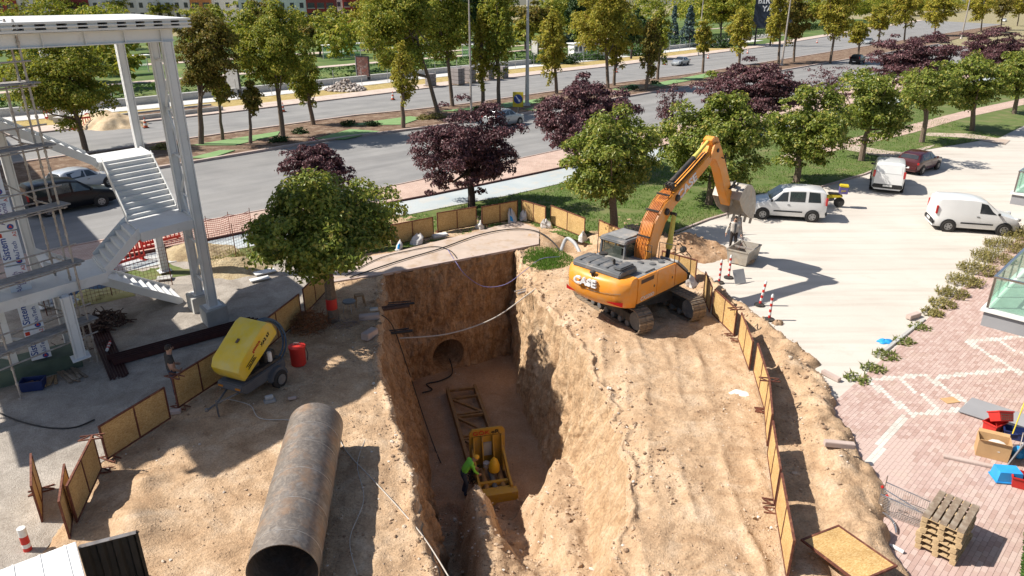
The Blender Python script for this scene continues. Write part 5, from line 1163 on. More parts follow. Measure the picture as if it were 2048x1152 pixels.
mb = MB(); mb.quad((X0-.035, Y0+.1, 2.0), (X0-.035, Y1-.1, 2.0), (X0-.002, Y1-.12, 2.62), (X0-.002, Y0+.12, 2.62)); mb.build('rear_window', 'glass_cab', cb)
for y in (Y0, Y1):
    for a in ((X0+.1, .14), (.27, .75)):
        mb = MB(); mb.quad((a[0], y, 1.82), (a[1], y, 1.82), (a[1]-(.08 if a[1] > .5 else 0), y, 2.62), (a[0], y, 2.62)); mb.build('side_window', 'glass_cab', cb)
mb = MB(); mb.quad((X1, Y0+.06, 1.3), (X1, Y1-.06, 1.3), (X1-.2, Y1-.06, 2.68), (X1-.2, Y0+.06, 2.68)); mb.build('windscreen', 'glass_cab', cb)
mb = MB(); mb.b2((-.35, .45, 1.3), (.2, .95, 1.75)); mb.box((-.35, .7, 2.05), (.14, .46, .7), ry=-.12); mb.build('seat', 'machine_black', cb, bevel=.04)
def rail(pts, r=.018, nm='handrail'): 
    mb = MB(); mb.tube(pts, r, 6); return P_(mb, nm, 'machine_black', smooth=True)
rail([(-.78, 1.36, 1.2), (-.78, 1.36, 2.62), (-.68, 1.42, 2.7), (-.3, 1.42, 2.7), (-.3, 1.42, 1.2)])
rail([(-.55, 1.42, 1.4), (-.55, 1.42, 2.4), (-.4, 1.42, 2.45)])
rail([(-.1, -.62, 2.1), (-.1, -.62, 2.7), (-.1, -.12, 2.7)]); rail([(-.1, -.62, 2.45), (-.1, -.1, 2.45)])
rail([(.35, -1.34, 2.1), (.35, -1.34, 2.78), (.62, -1.34, 2.8), (1.5, -1.34, 2.05), (1.55, -1.34, 1.3)]); rail([(.35, -1.34, 2.45), (1.0, -1.34, 2.4)]); rail([(.35, -.65, 2.1), (.35, -.65, 2.75), (.35, -1.34, 2.78)])
mb = MB(); mb.lathe([(.02, -.1), (.12, -.06), (.12, .06), (.02, .1)], 12, (.75, -1.42, 2.55), 'x'); P_(mb, 'mirror', 'machine_black', smooth=True)
# boom
BY = -.18; bt = [(-.15, 1.65), (-.1, 2.55), (.25, 3.5), (.8, 4.08), (1.6, 4.45), (2.75, 5.0), (3.75, 5.52), (4.1, 5.9)]; bb_ = [(4.32, 5.62), (3.8, 5.08), (2.62, 4.42), (1.52, 3.82), (.98, 3.3), (.62, 2.6), (.45, 1.65)]
mb = MB(); mb.prism(bt+bb_, BY-.26, BY+.26); boom = P_(mb, 'boom', 'excavator_orange', bevel=.025)
text('CASE', .46, 'letter_white', boom, frame(Vector((2.25, BY-.268, 4.47)), (.88, 0, .47), ydir=(-.47, 0, .88)), bold=.03, depth=.012, sx=1.25)
for x, z in ((.95, 3.75), (1.6, 4.15)):
    mb = MB(); mb.lathe([(.1, -.06), (.13, -.03), (.13, .03), (.1, .06)], 14, (x, BY-.29, z), 'y'); mb.build('boss', 'machine_black', boom, smooth=True)
for k in range(8):
    y = BY-.22+k*.063; mb = MB(); mb.tube([(-.19, y, 1.9), (-.2-.02*(k % 2), y, 2.55), (.16, y, 3.52), (.73, y, 4.13), (1.15, y, 4.38), (1.35, y*.6+BY*.4, 4.5)], .02, 6); mb.build('hydraulic_pipe', 'hose_orange', boom, smooth=True)
for k in range(3):
    y = BY-.15+k*.13; mb = MB(); mb.tube([(1.3, y, 4.45), (1.15, y, 4.68), (1.5, y, 4.72), (1.75, y, 4.6), (2.75, y, 5.08), (3.7, y, 5.56)], .022, 6); mb.build('hose', 'rubber', boom, smooth=True)
for k in range(3):
    x, z = ((.0, 2.95), (.45, 3.85), (1.1, 4.33))[k]; mb = MB(); mb.box((x-.06, BY, z+.02), (.05, .56, .06)); mb.build('pipe_clamp', 'machine_black', boom)
# boom cylinders with sleeves
for s_ in (-1, 1):
    y = BY+s_*.42; mb = MB(); mb.tube([(.95, y, 1.45), (1.08, y, 2.35)], .085, 12); bc = P_(mb, 'boom_cylinder', 'machine_black', smooth=True)
    mb = MB(); mb.tube([(1.08, y, 2.3), (1.1, y, 2.45), (1.13, y, 2.7), (1.2, y, 3.2), (1.26, y, 3.6)], [.12, .135, .1, .09, .08], 12); mb.build('rod_sleeve', 'sleeve_yellow', bc, smooth=True)
mb = MB(); mb.tube([(1.26, BY-.5, 3.62), (1.26, BY+.5, 3.62)], .07, 12); P_(mb, 'boom_pin', 'machine_black', smooth=True)
# arm cylinder on top of the boom
mb = MB(); mb.tube([(1.5, BY, 4.72), (2.95, BY, 5.42)], .1, 14); mb.box((1.45, BY, 4.6), (.2, .3, .22), ry=-.45); ac = P_(mb, 'arm_cylinder', 'machine_black', smooth=True)
mb = MB(); mb.tube([(2.95, BY, 5.42), (3.1, BY, 5.5), (3.5, BY, 5.72), (3.88, BY, 5.93)], [.115, .09, .075, .07], 12); mb.build('rod_sleeve', 'sleeve_yellow', ac, smooth=True)
# stick
st = [(3.83, 6.0), (4.02, 6.12), (4.3, 6.08), (4.75, 5.52), (5.2, 4.85), (5.72, 4.02), (6.15, 3.22), (6.08, 2.98), (5.82, 2.98), (5.3, 3.75), (4.7, 4.72), (4.25, 5.22), (4.05, 5.6)]
mb = MB(); mb.prism(st, BY-.2, BY+.2); stick = P_(mb, 'stick', 'excavator_orange', bevel=.02)
for s_ in (-1, 1):
    mb = MB(); mb.prism([(3.7, 5.35), (4.25, 5.2), (4.5, 5.55), (4.3, 5.9), (3.95, 5.85)], BY+s_*.27-.03, BY+s_*.27+.03); mb.build('boom_cheek', 'excavator_orange', boom, bevel=.015)
mb = MB(); mb.tube([(4.2, BY-.33, 5.58), (4.2, BY+.33, 5.58)], .08, 12); mb.build('stick_pin', 'machine_black', stick, smooth=True)
mb = MB(); mb.tube([(4.62, BY, 5.85), (5.55, BY, 4.55)], .085, 12); mb.tube([(5.55, BY, 4.55), (6.05, BY, 3.85)], .05, 10); mb.build('bucket_cylinder', 'machine_black', stick, smooth=True)
for y in (-.1, .1):
    mb = MB(); mb.tube([(4.1, BY+y, 5.95), (4.45, BY+y, 5.3), (4.9, BY+y*2.4, 5.15), (4.95, BY+y*2.4, 5.35), (5.2, BY+y*1.5, 5.0), (5.5, BY+y, 4.5)], .022, 6); mb.build('hose', 'rubber', stick, smooth=True)
for s_ in (-1, 1):
    mb = MB(); mb.prism([(5.6, 3.75), (5.72, 3.72), (6.12, 3.95), (6.05, 4.05)], BY+s_*.24-.025, BY+s_*.24+.025); mb.prism([(6.0, 3.98), (6.12, 3.98), (6.32, 3.55), (6.2, 3.5)], BY+s_*.19-.02, BY+s_*.19+.02); mb.build('linkage', 'machine_black', stick)
# bucket
bo = [(5.85, 3.3), (6.0, 3.62), (6.35, 3.86), (6.8, 3.78), (7.15, 3.48), (7.36, 3.0), (7.4, 2.55), (7.32, 2.2)]; BW = .62
inn = [(x-.0+(6.6-x)*.05, z+(3.0-z)*.05) for x, z in bo]
bk = MB(); bk.grid([[(x, BY-BW, z) for x, z in bo], [(x, BY+BW, z) for x, z in bo]]); bk.grid([[(x, BY-BW+.03, z) for x, z in inn], [(x, BY+BW-.03, z) for x, z in inn]])
for s_ in (-1, 1):
    bk.prism(bo+[(6.95, 2.3), (6.3, 2.75)], BY+s_*BW-.02, BY+s_*BW+.02)
bk.grid([[(bo[-1][0], BY-BW, bo[-1][1]), (inn[-1][0], BY-BW+.03, inn[-1][1])], [(bo[-1][0], BY+BW, bo[-1][1]), (inn[-1][0], BY+BW-.03, inn[-1][1])]])
bucket = P_(bk, 'bucket', 'bucket_steel', smooth=True, ang=30)
for k in range(5):
    y = BY-BW+.08+k*(2*BW-.16)/4; mb = MB(); mb.prism([(7.4, 2.34), (7.28, 2.3), (7.2, 1.98), (7.26, 1.97)], y-.05, y+.05); mb.build('tooth', 'bucket_steel', bucket, bevel=.01)
for s_ in (-1, 1):
    mb = MB(); mb.prism([(5.9, 3.0), (6.05, 2.95), (6.35, 3.45), (6.55, 3.85), (6.25, 3.92), (5.9, 3.4)], BY+s_*.2-.025, BY+s_*.2+.025); mb.build('bucket_ear', 'bucket_steel', bucket)
# chain from the bucket to the skip
sk_c = Vector((10.42, 30.38, 0))
exM = Matrix.Translation(ex.location) @ Matrix.Rotation(R(45), 4, 'Z')
hk = exM @ Vector((7.26, BY-.05, 2.25))
chn = thing('chain', 'chain hanging from the excavator bucket into the steel skip', 'chain', (hk.x, hk.y, 0))
nl = 34
for k in range(nl):
    t = k/nl; p = Vector((0, 0, hk.z)).lerp(Vector((sk_c.x-hk.x, sk_c.y-hk.y, .95)), t)
    mb = MB(); pts = [Vector((.012*math.cos(a), 0, .036*math.sin(a))) for a in np.linspace(0, 2*math.pi, 9)]; rot = Matrix.Rotation(k*math.pi/2, 4, 'Z')
    mb.tube([p+(rot @ q) for q in pts], .007, 5, cap=False); mb.build('link', 'rust_frame', chn)
for s_ in (-1, 1):
    mb = MB(); mb.tube([(sk_c.x-hk.x, sk_c.y-hk.y, .95), (sk_c.x-hk.x+s_*.25, sk_c.y-hk.y+s_*.2, .62)], .012, 5); mb.build('sling', 'rust_frame', chn)
# ================================================================== COMPRESSOR
cx_ = Vector((-.4, -.92, 0)).normalized(); cmp_ = thing('air_compressor', 'towed air compressor with raised yellow hood beside the left fence', 'compressor', (-7.85, 18.95, 0), math.atan2(cx_.y, cx_.x), None, .9)
mb = MB(); mb.prism([(-.95, .42), (.9, .42), (1.12, .62), (1.08, .82), (-.98, .86), (-1.02, .6)], -.52, .52); base_ = mb.build('chassis', 'compressor_grey', cmp_, bevel=.03)
mb = MB(); mb.b2((-.9, -.44, .84), (.75, .44, .95)); mb.build('engine_bay', 'machine_black', cmp_)
for x, y, w_, d, h in ((-.5, .1, .5, .5, .35), (.1, -.05, .4, .6, .28), (-.75, -.2, .25, .3, .3), (.45, .1, .3, .4, .2)):
    mb = MB(); mb.box((x, y, .94+h/2), (w_, d, h)); mb.build('engine_block', 'machine_black', cmp_, bevel=.03)
mb = MB(); mb.lathe([(.075, 0), (.085, .02), (.085, .3), (.06, .34)], 14, (-.45, .36, .97)); mb.build('oil_filter', 'white_plastic', cmp_, smooth=True)
for s_ in (-1, 1):
    mb = MB(); mb.prism([(-.48+.42*math.cos(a), .36+.42*math.sin(a)) for a in np.linspace(0, math.pi, 9)], s_*.5, s_*.68); mb.build('mudguard', 'compressor_grey', cmp_, bevel=.02)
    wh = MB(); wh.lathe([(.18, -.09), (.3, -.1), (.33, -.06), (.33, .06), (.3, .1), (.18, .09)], 22, (-.48, s_*.63, .33), 'y'); w_o = wh.build('wheel', 'tyre', cmp_, smooth=True)
    mb = MB(); mb.lathe([(.03, -.04), (.12, -.04), (.18, 0), (.18, .02)], 16, (-.48, s_*.735, .33), 'y'); mb.build('rim', 'rim', w_o, smooth=True)
    mb = MB(); mb.b2((.98, s_*.36-.1, .66), (1.125, s_*.36+.1, .72)); mb.build('lamp', 'lamp_amber', cmp_)
mb = MB(); mb.tube([(.9, .3, .5), (1.7, 0, .42), (2.1, 0, .4)], .035, 8); mb.tube([(.9, -.3, .5), (1.7, 0, .42)], .035, 8); mb.lathe([(.03, 0), (.06, .02), (.06, .1), (.02, .12)], 10, (2.12, 0, .36)); mb.tube([(1.8, .1, .0), (1.8, .1, .6)], .03, 8); mb.build('tow_bar', 'machine_grey', cmp_, smooth=True)
# hood hinged at the tow end
hM = Matrix.Translation((.98, 0, .95)) @ Matrix.Rotation(R(33), 4, 'Y')
pr = [(-2.02, -.02), (-1.95, -.12), (-.02, 0), (0, .22), (-.06, .45), (-.3, .62), (-1.75, .66), (-1.95, .58), (-2.05, .35)]
hb = MB(); 
secs = [(-.58, .0), (-.56, .07), (-.45, .12), (.45, .12), (.56, .07), (.58, .0)]
n = len(pr); cen = (-1.0, .28)
for i in range(len(secs)): pass
rings = []
for y, ins in ((-.58, .05), (-.57, .02), (-.5, .0), (.5, 0), (.57, .02), (.58, .05)):
    rings.append([hM @ Vector((cen[0]+(x-cen[0])*(1-ins*.6), y, cen[1]+(z-cen[1])*(1-ins*1.6))) for x, z in pr])
hb.grid([r+[r[0]] for r in rings]); hb.add(rings[0], [tuple(range(n))]); hb.add(rings[-1], [tuple(range(n-1, -1, -1))])
hood_o = hb.build('hood', 'compressor_yellow', cmp_, smooth=True, ang=38)
mb = MB(); mb.box((-1.05, 0, .665), (.16, .1, .012), M=hM); mb.build('lifting_eye', 'hide_brown', hood_o)
def hoodtxt(s, x, z, size, m, **k): 
    M = hM @ frame(Vector((x, .588, z)), (-1, 0, 0), ydir=(0, 0, 1)); return text(s, size, m, hood_o, M, depth=.01, **k)
hoodtxt('göktürk', -1.1, .42, .13, 'letter_red', bold=.01, sx=1.1); hoodtxt('XAS 67', -1.5, .25, .15, 'letter_black', bold=.01, sx=1.1); hoodtxt('Atlas Copco', -.62, .23, .075, 'letter_black')
for z in (.16, .3):
    mb = MB(); mb.box((-.62, .588, z), (.48, .006, .03), M=hM); mb.build('stripe', 'letter_black', hood_o)
# ================================================================== STEEL PIPE
pa = Vector((-4.5, 10.75, .72)); pb_ = Vector((-5.16, 15.9, .72)); ax = (pb_-pa); PL = ax.length
pM = frame(pa, ax.cross(Vector((0, 0, 1))), ydir=Vector((0, 0, 1)).cross(ax).cross(ax)*-1)
z_ = ax.normalized(); x_ = z_.cross(Vector((0, 0, 1))).normalized(); y_ = z_.cross(x_); pM = Matrix((x_, y_, z_)).transposed().to_4x4()
pipe = thing('steel_pipe', 'huge rust brown steel pipe lying on the soil left of the pit', 'pipe', (pa.x, pa.y, 0))
def pv(p): return pM @ Vector(p)+Vector((0, 0, pa.z))
mb = MB(); n = 56; rings = []
for r, z in ((.7, 0), (.7, PL*.25), (.7, PL*.5), (.7, PL*.75), (.7, PL), (.682, PL), (.682, PL*.5), (.682, 0), (.7, 0)):
    rings.append([pv((r*math.cos(2*math.pi*j/n), r*math.sin(2*math.pi*j/n), z)) for j in range(n+1)])
mb.grid(rings); shell = mb.build('shell', 'pipe_steel', pipe, smooth=True, ang=50)
for k, z in enumerate((.42, 1.42, 2.45, 3.5, 4.3)):
    mb = MB(); mb.tube([pv((.701*math.cos(a), .701*math.sin(a), z+.35*math.sin(a/2)*0)) for a in np.linspace(0, 2*math.pi, 57)], .009, 5, cap=False); mb.build('weld_seam', 'galv', pipe, smooth=True)
mb = MB(); mb.box((.5, -4.97+15.9-10.75-.5, .06) if False else (-.35, .4, .05), (1.5, .14, .1), .1); mb.build('bearer', 'wood_pale', pipe)
pipe['label'] = 'huge rust brown steel pipe lying on the soil left of the pit'
# ================================================================== JACKING RIG IN THE PIT
ja = Vector((-.62, 20.6, PITZ)); jd = Vector((-.228, .974, 0)).normalized(); jr = Vector((jd.y, -jd.x, 0))
rig = thing('jacking_rig', 'ochre pipe jacking rig with lattice rails on the pit floor', 'jacking rig', ja, math.atan2(jd.y, jd.x))
def rbx(nm, lo, hi, m='jack_yellow', bev=.01): 
    mb = MB(); mb.b2(lo, hi); return mb.build(nm, m, rig, bevel=bev, segs=1)
RW = .62
for s_ in (-1, 1): rbx('rail', (-.3, s_*RW-.07, .02), (7.3, s_*RW+.07, .34), 'jack_rail')
xs = [1.95, 3.25, 3.45, 4.9, 5.1, 6.4, 7.1]
for x in xs: rbx('cross_member', (x-.05, -RW+.075, .2), (x+.05, RW-.075, .32), 'jack_rail')
for x0, x1 in ((1.95, 3.2), (3.5, 4.85), (5.15, 6.35)):
    mb = MB(); a = Vector((x0, -RW+.1, .24)); b_ = Vector((x1, RW-.1, .24)); d = b_-a; mb.box((a+b_)/2, (d.length, .1, .1), math.atan2(d.y, d.x)); mb.build('diagonal', 'jack_rail', rig)
mb = MB(); mb.prism([(-.66, .3), (.66, .3), (.66, 1.85), (.55, 2.0), (-.55, 2.0), (-.66, 1.85)], 1.25, 1.33, M=Matrix(((0, 1, 0, 0), (1, 0, 0, 0), (0, 0, 1, 0), (0, 0, 0, 1)))); plate = mb.build('thrust_plate', 'jack_yellow', rig, bevel=.012)
for y in (-.52, -.2, .2, .52):
    mb = MB(); mb.prism([(1.24, .35), (1.24, 1.7), (1.15, 1.7), (.85, .5), (.85, .35)], y-.02, y+.02); mb.build('gusset', 'jack_yellow', plate)
mb = MB(); mb.box((1.22, 0, 1.15), (.05, .3, .55)); mb.build('inspection_plate', 'steel_grey', plate)
tM = frame(Vector((1.235, .24, 1.84)), (0, -1, 0), ydir=(0, 0, 1))
text('GÖK', .22, 'letter_red', plate, frame(Vector((1.235, .22, 1.83)), (0, -1, 0), ydir=(0, 0, 1)), bold=.01, sx=1.3, depth=.006); text('eR', .22, 'letter_black', plate, frame(Vector((1.235, -.3, 1.83)), (0, -1, 0), ydir=(0, 0, 1)), bold=.01, sx=1.3, depth=.006)
mb = MB(); mb.b2((1.236, -.5, 1.7), (1.243, .5, 1.715)); mb.build('underline', 'letter_black', plate)
for s_ in (-1, 1):
    mb = MB(); mb.prism([(1.2, 1.25), (1.2, .9), (-.1, .36), (-.35, .36), (-.35, .62), (.2, .72)], s_*.56-.04, s_*.56+.04); mb.build('side_arm', 'jack_yellow', rig, bevel=.01)
rbx('end_beam', (-.62, -.72, .02), (-.3, .72, .52)); rbx('cross_beam', (.02, -.52, .4), (.14, .52, .56)); rbx('ram_beam', (-.28, -.5, .35), (-.18, .5, .5))
for y in (-.3, 0, .3):
    mb = MB(); mb.tube([(-.2, y, .42), (.85, y, .48)], .1, 12); mb.build('ram', 'jack_rail' if y else 'machine_grey', rig, smooth=True)
mb = MB(); mb.lathe([(.12, 0), (.2, .06), (.2, .3), (.13, .5), (.06, .58)], 14, (.62, -.12, .55)); mb.build('motor', 'helmet_yellow', rig, smooth=True)
mb = MB(); mb.lathe([(.06, 0), (.13, .05), (.13, .22), (.05, .27)], 12, (.85, .12, .6)); mb.build('valve', 'steel_grey', rig, smooth=True)
for k in range(6):
    mb = MB(); pts = [(.3+.1*k, .6, .5), (.2+.15*k, .75+.05*k, .45+.1*(k % 3)), (.5, .85-.07*k, .3), (.75, .7, .6+.05*k), (.9, .35, .7)]; mb.tube(pts, .018, 6); mb.build('hydraulic_hose', 'cable_black', rig, smooth=True)
# ================================================================== CONTAINER
kp = G(147, 1084, 2.6); kq = G(165, 1152, 2.6); kd = (kq-kp).normalized(); kn = Vector((kd.y, -kd.x, 0)); kn = kn if kn.x < 0 else -kn     # kd along the end edge (towards camera), kn along the container to the left
con = thing('container', 'white roofed site container with an open door at the bottom left', 'container', (kp.x, kp.y, 0))
def kpt(s, t, z): return kd*s+kn*t+Vector((0, 0, z))
def kbox(nm, s0, s1, t0, t1, z0, z1, m, par=None, bev=0):
    mb = MB(); vs = [kpt(s, t, z) for z in (z0, z1) for s, t in ((s0, t0), (s1, t0), (s1, t1), (s0, t1))]
    mb.add(vs, [(0, 3, 2, 1), (4, 5, 6, 7), (0, 1, 5, 4), (1, 2, 6, 5), (2, 3, 7, 6), (3, 0, 4, 7)]); return mb.build(nm, m, par or con, bevel=bev)
kbox('body', .0, 2.4, .02, 6, .05, 2.5, 'container_white'); roof = kbox('roof', -.03, 2.43, -.03, 6.03, 2.5, 2.58, 'container_white', bev=.01)
for k in range(16): kbox('seam', -.02, 2.42, .12+.37*k, .15+.37*k, 2.581, 2.594, 'container_white', roof)
for k, (s, t) in enumerate(((.5, .9), (.35, 1.9), (.9, .35), (1.1, 2.3), (.6, 3.1))):
    mb = MB(); c = kpt(s, t, 2.596); mb.lathe([(.07, 0), (.045, .02)], 9, c); mb.build('roof_patch', 'steel_grey', roof)
# open door: corrugated leaf standing away from the end
dn = kpt(-.02, -.06, 0); de = G(271, 1060, 2.5)-Vector((kp.x, kp.y, 0)); de.z = 0; dv = (de-dn); dl = dv.length; dv.normalize(); dpn = Vector((dv.y, -dv.x, 0))
mb = MB(); rows2 = []
for i in range(int(dl/.02)+1):
    s = min(dl, i*.02); o = .03*max(-1, min(1, 2.2*math.sin(s*2*math.pi/.24))); rows2.append([dn+dv*s+dpn*o+Vector((0, 0, .15)), dn+dv*s+dpn*o+Vector((0, 0, 2.45))])
mb.grid(rows2); dr = mb.build('door_leaf', 'container_dark', con)
for z in (.12, 2.45):
    mb = MB(); mb.tube([dn+Vector((0, 0, z)), dn+dv*dl+Vector((0, 0, z))], .04, 4); mb.build('door_rail', 'galv' if z > 1 else 'container_dark', dr)
for s in (0, dl): mb = MB(); mb.tube([dn+dv*s+Vector((0, 0, .12)), dn+dv*s+Vector((0, 0, 2.45))], .035, 4); mb.build('door_stile', 'container_dark', dr)
# ================================================================== VEHICLES
CARS = dict(
    qubo=dict(W=1.72, wb=2.51, r=.3, belt=1.02, wf=1.24, st=[(1.94, .5, .55), (1.9, .66, .72), (1.72, .86, .82), (1.2, 1.0, .86), (.98, 1.06, .88), (.3, 1.62, .74), (-.2, 1.7, .74), (-1.0, 1.71, .73), (-1.7, 1.66, .7), (-1.84, 1.56, .7), (-1.95, 1.0, .82), (-1.96, .5, .8)], ws=(4, 5), rw=(9, 10), win=[(.78, .05, 1), (-.04, -.82, 2), (-.98, -1.62, 3)], trim=1),
    fiorino=dict(W=1.72, wb=2.51, r=.3, belt=1.02, wf=1.24, st=[(1.94, .5, .55), (1.9, .66, .72), (1.72, .86, .82), (1.2, 1.0, .86), (.98, 1.06, .88), (.3, 1.62, .74), (-.2, 1.72, .75), (-1.0, 1.74, .75), (-1.75, 1.72, .74), (-1.88, 1.62, .72), (-1.95, 1.0, .82), (-1.96, .5, .8)], ws=(4, 5), rw=None, win=[(.78, .02, 1)], trim=1),
    connect=dict(W=1.82, wb=2.66, r=.32, belt=1.08, wf=1.32, st=[(2.2, .5, .6), (2.15, .75, .8), (1.9, .98, .86), (1.3, 1.12, .9), (1.1, 1.16, .92), (.35, 1.74, .76), (-.2, 1.84, .77), (-1.2, 1.86, .77), (-1.95, 1.84, .76), (-2.08, 1.74, .74), (-2.2, 1.05, .88), (-2.21, .45, .88)], ws=(4, 5), rw=(9, 10), win=[(.9, .1, 1)], trim=1, pale_rear=True),
    caddy=dict(W=1.8, wb=2.68, r=.32, belt=1.08, wf=1.34, st=[(2.2, .5, .6), (2.15, .72, .78), (1.95, .92, .85), (1.3, 1.06, .88), (1.1, 1.12, .9), (.35, 1.68, .76), (-.2, 1.78, .77), (-1.2, 1.79, .77), (-1.95, 1.74, .75), (-2.08, 1.62, .74), (-2.18, 1.05, .86), (-2.2, .45, .86)], ws=(4, 5), rw=(9, 10), win=[(.92, .05, 1), (-.06, -1.0, 2), (-1.1, -1.85, 3)], trim=0),
    sedan=dict(W=1.72, wb=2.55, r=.3, belt=.92, wf=1.3, st=[(2.2, .45, .55), (2.15, .6, .72), (1.95, .74, .8), (1.1, .9, .84), (.95, .93, .85), (.25, 1.38, .64), (-.3, 1.43, .65), (-.85, 1.38, .64), (-1.45, 1.0, .78), (-2.05, .95, .78), (-2.18, .8, .76), (-2.2, .45, .74)], ws=(4, 5), rw=(7, 8), win=[(.72, .0, 1), (-.08, -.95, 2)], trim=0),
    hatch=dict(W=1.65, wb=2.42, r=.29, belt=.9, wf=1.2, st=[(1.95, .42, .55), (1.92, .6, .7), (1.75, .72, .76), (.95, .88, .8), (.8, .92, .82), (.2, 1.36, .62), (-.3, 1.41, .63), (-1.2, 1.38, .61), (-1.5, 1.3, .62), (-1.82, .95, .74), (-1.95, .85, .74), (-1.97, .42, .72)], ws=(4, 5), rw=(8, 9), win=[(.6, -.1, 1), (-.18, -1.2, 2)], trim=0),
    suv=dict(W=1.8, wb=2.6, r=.33, belt=1.05, wf=1.3, st=[(2.1, .5, .6), (2.05, .72, .78), (1.85, .9, .85), (1.05, 1.04, .88), (.9, 1.08, .88), (.25, 1.56, .7), (-.3, 1.63, .71), (-1.2, 1.6, .7), (-1.6, 1.5, .68), (-1.95, 1.08, .8), (-2.08, .95, .8), (-2.1, .45, .8)], ws=(4, 5), rw=(8, 9), win=[(.66, -.08, 1), (-.18, -1.0, 2), (-1.1, -1.55, 3)], trim=0))
def car(kind, pos, ang, paint, label, name='parked_car', cat='car', group=None):
    c = CARS[kind]; W = c['W']/2; belt = c['belt']; o = thing(name, label, cat, (pos[0], pos[1], .0), ang, group)
    def sec(x, zt, wt):
        e = min(1, max(.0, (abs(x)-c['st'][0][0]*.75)/(c['st'][0][0]*.25))); w_ = W*(1-.14*e*e); b = min(belt, zt-.04); wt = min(wt, w_*.97)
        return [(w_*.9, .24), (w_*.985, .36), (w_, .36+(b-.36)*.5), (w_*.985, b), (wt*1.0, zt-.07 if zt-b > .15 else b+(zt-b)*.5), (wt*.9, zt-.015), (wt*.5, zt+.008), (0, zt+.012)]
    S0 = c['st']; rows_ = []
    for x, zt, wt in S0:
        h = sec(x, zt, wt); rows_.append([(x, y, z) for y, z in h]+[(x, -y, z) for y, z in h[-2::-1]])
    mb = MB(); mb.grid(rows_); n = len(rows_[0])
    mb.add(rows_[0], [tuple(range(n))]); mb.add(rows_[-1], [tuple(range(n-1, -1, -1))]); mb.add([rows_[i][j] for i in range(len(rows_)) for j in (0, n-1)], [(2*i, 2*i+1, 2*i+3, 2*i+2) for i in range(len(rows_)-1)])
    body = mb.build('body', paint, o, smooth=True, ang=32)
    xs = [s[0] for s in S0]
    def at(x, j):      # point j of the half section at station x, left side
        i = max(k for k in range(len(xs)-1) if xs[k] >= x) if x < xs[0] else 0
        t = (xs[i]-x)/(xs[i]-xs[i+1]); a = Vector(rows_[i][j]); b = Vector(rows_[i+1][j]); return a.lerp(b, t)
    for x0, x1, k in c['win']:
        for s_ in (1, -1):
            def wp(x, f):
                p = at(x, 3).lerp(at(x, 4), f); p.y += .008; p.y *= s_; return p
            inset = .0
            xa = x0; xt = min(x0, S0[c['ws'][1]][0]+.02) if k == 1 else x0
            q = [wp(xa, .07), wp(x1, .07), wp(x1+(.1 if k == 3 else 0), .93), wp(xt-(.1 if k == 1 else 0), .93)]
            if k == 1: q = [wp(xa, .07), wp(x1, .07), wp(x1, .93), wp(xt, .93), wp((xa+xt)/2+.04, .5)]
            m2 = MB(); m2.add(q, [tuple(range(len(q)))]); m2.build('window', 'car_glass', o)
    def pane(i, j, nm, f0, f1, m='car_glass', wy=.9):
        a = Vector((S0[i][0], 0, S0[i][1]+.012)); b = Vector((S0[j][0], 0, S0[j][1]+.012)); nrm = Vector((-(b.z-a.z), 0, (b.x-a.x))); nrm = nrm.normalized(); nrm = nrm if nrm.z > 0 or abs(nrm.z) < 1e-3 else -nrm
        if abs(nrm.z) < .3: nrm = Vector((-1, 0, .1)).normalized()
        w0, w1 = min(S0[i][2], W*.95)*wy, min(S0[j][2], W*.95)*wy
        p0 = a.lerp(b, f0)+nrm*.015; p1 = a.lerp(b, f1)+nrm*.015; ya = w0+(w1-w0)*f0; yb = w0+(w1-w0)*f1
        m2 = MB(); m2.add([p0+Vector((0, -ya, -.012)), p0, p0+Vector((0, ya, -.012)), p1+Vector((0, yb, -.012)), p1, p1+Vector((0, -yb, -.012))], [(0, 1, 4, 5), (1, 2, 3, 4)]); return m2.build(nm, m, o)
    pane(*c['ws'], 'windscreen', .06, .94)
    if c['rw']: pane(*c['rw'], 'rear_window', .1, .75, 'car_glass' if not c.get('pale_rear') else paint, .82)
    for x in (c['wf'], c['wf']-c['wb']):
        for s_ in (1, -1):
            m2 = MB(); m2.lathe([(c['r']+.07, -.02), (c['r']+.07, .012)], 20, (x, s_*(W-.005), c['r']+.01), 'y'); m2.build('wheel_arch', 'trim_black', o)
            m2 = MB(); r = c['r']; m2.lathe([(r*.62, -.09), (r*.93, -.1), (r, -.06), (r, .06), (r*.93, .1), (r*.62, .085)], 22, (x, s_*(W-.06), r), 'y'); wl = m2.build('wheel', 'tyre', o, smooth=True)
            m2 = MB(); m2.lathe([(.03, .0), (.05, .01), (r*.5, .0), (r*.62, .012)] if s_ > 0 else [(r*.62, -.012), (r*.5, 0), (.05, -.01), (.03, 0)], 18, (x, s_*(W+.035), r), 'y'); m2.build('rim', 'rim', wl)
            for k in range(5):
                a = k*2*math.pi/5; m2 = MB(); m2.box((x+r*.4*math.cos(a), s_*(W+.05), r+r*.4*math.sin(a)), (.05, .008, .07), ry=-a); m2.build('rim_hole', 'trim_black', wl)
    L0, L1 = S0[0][0], S0[-1][0]
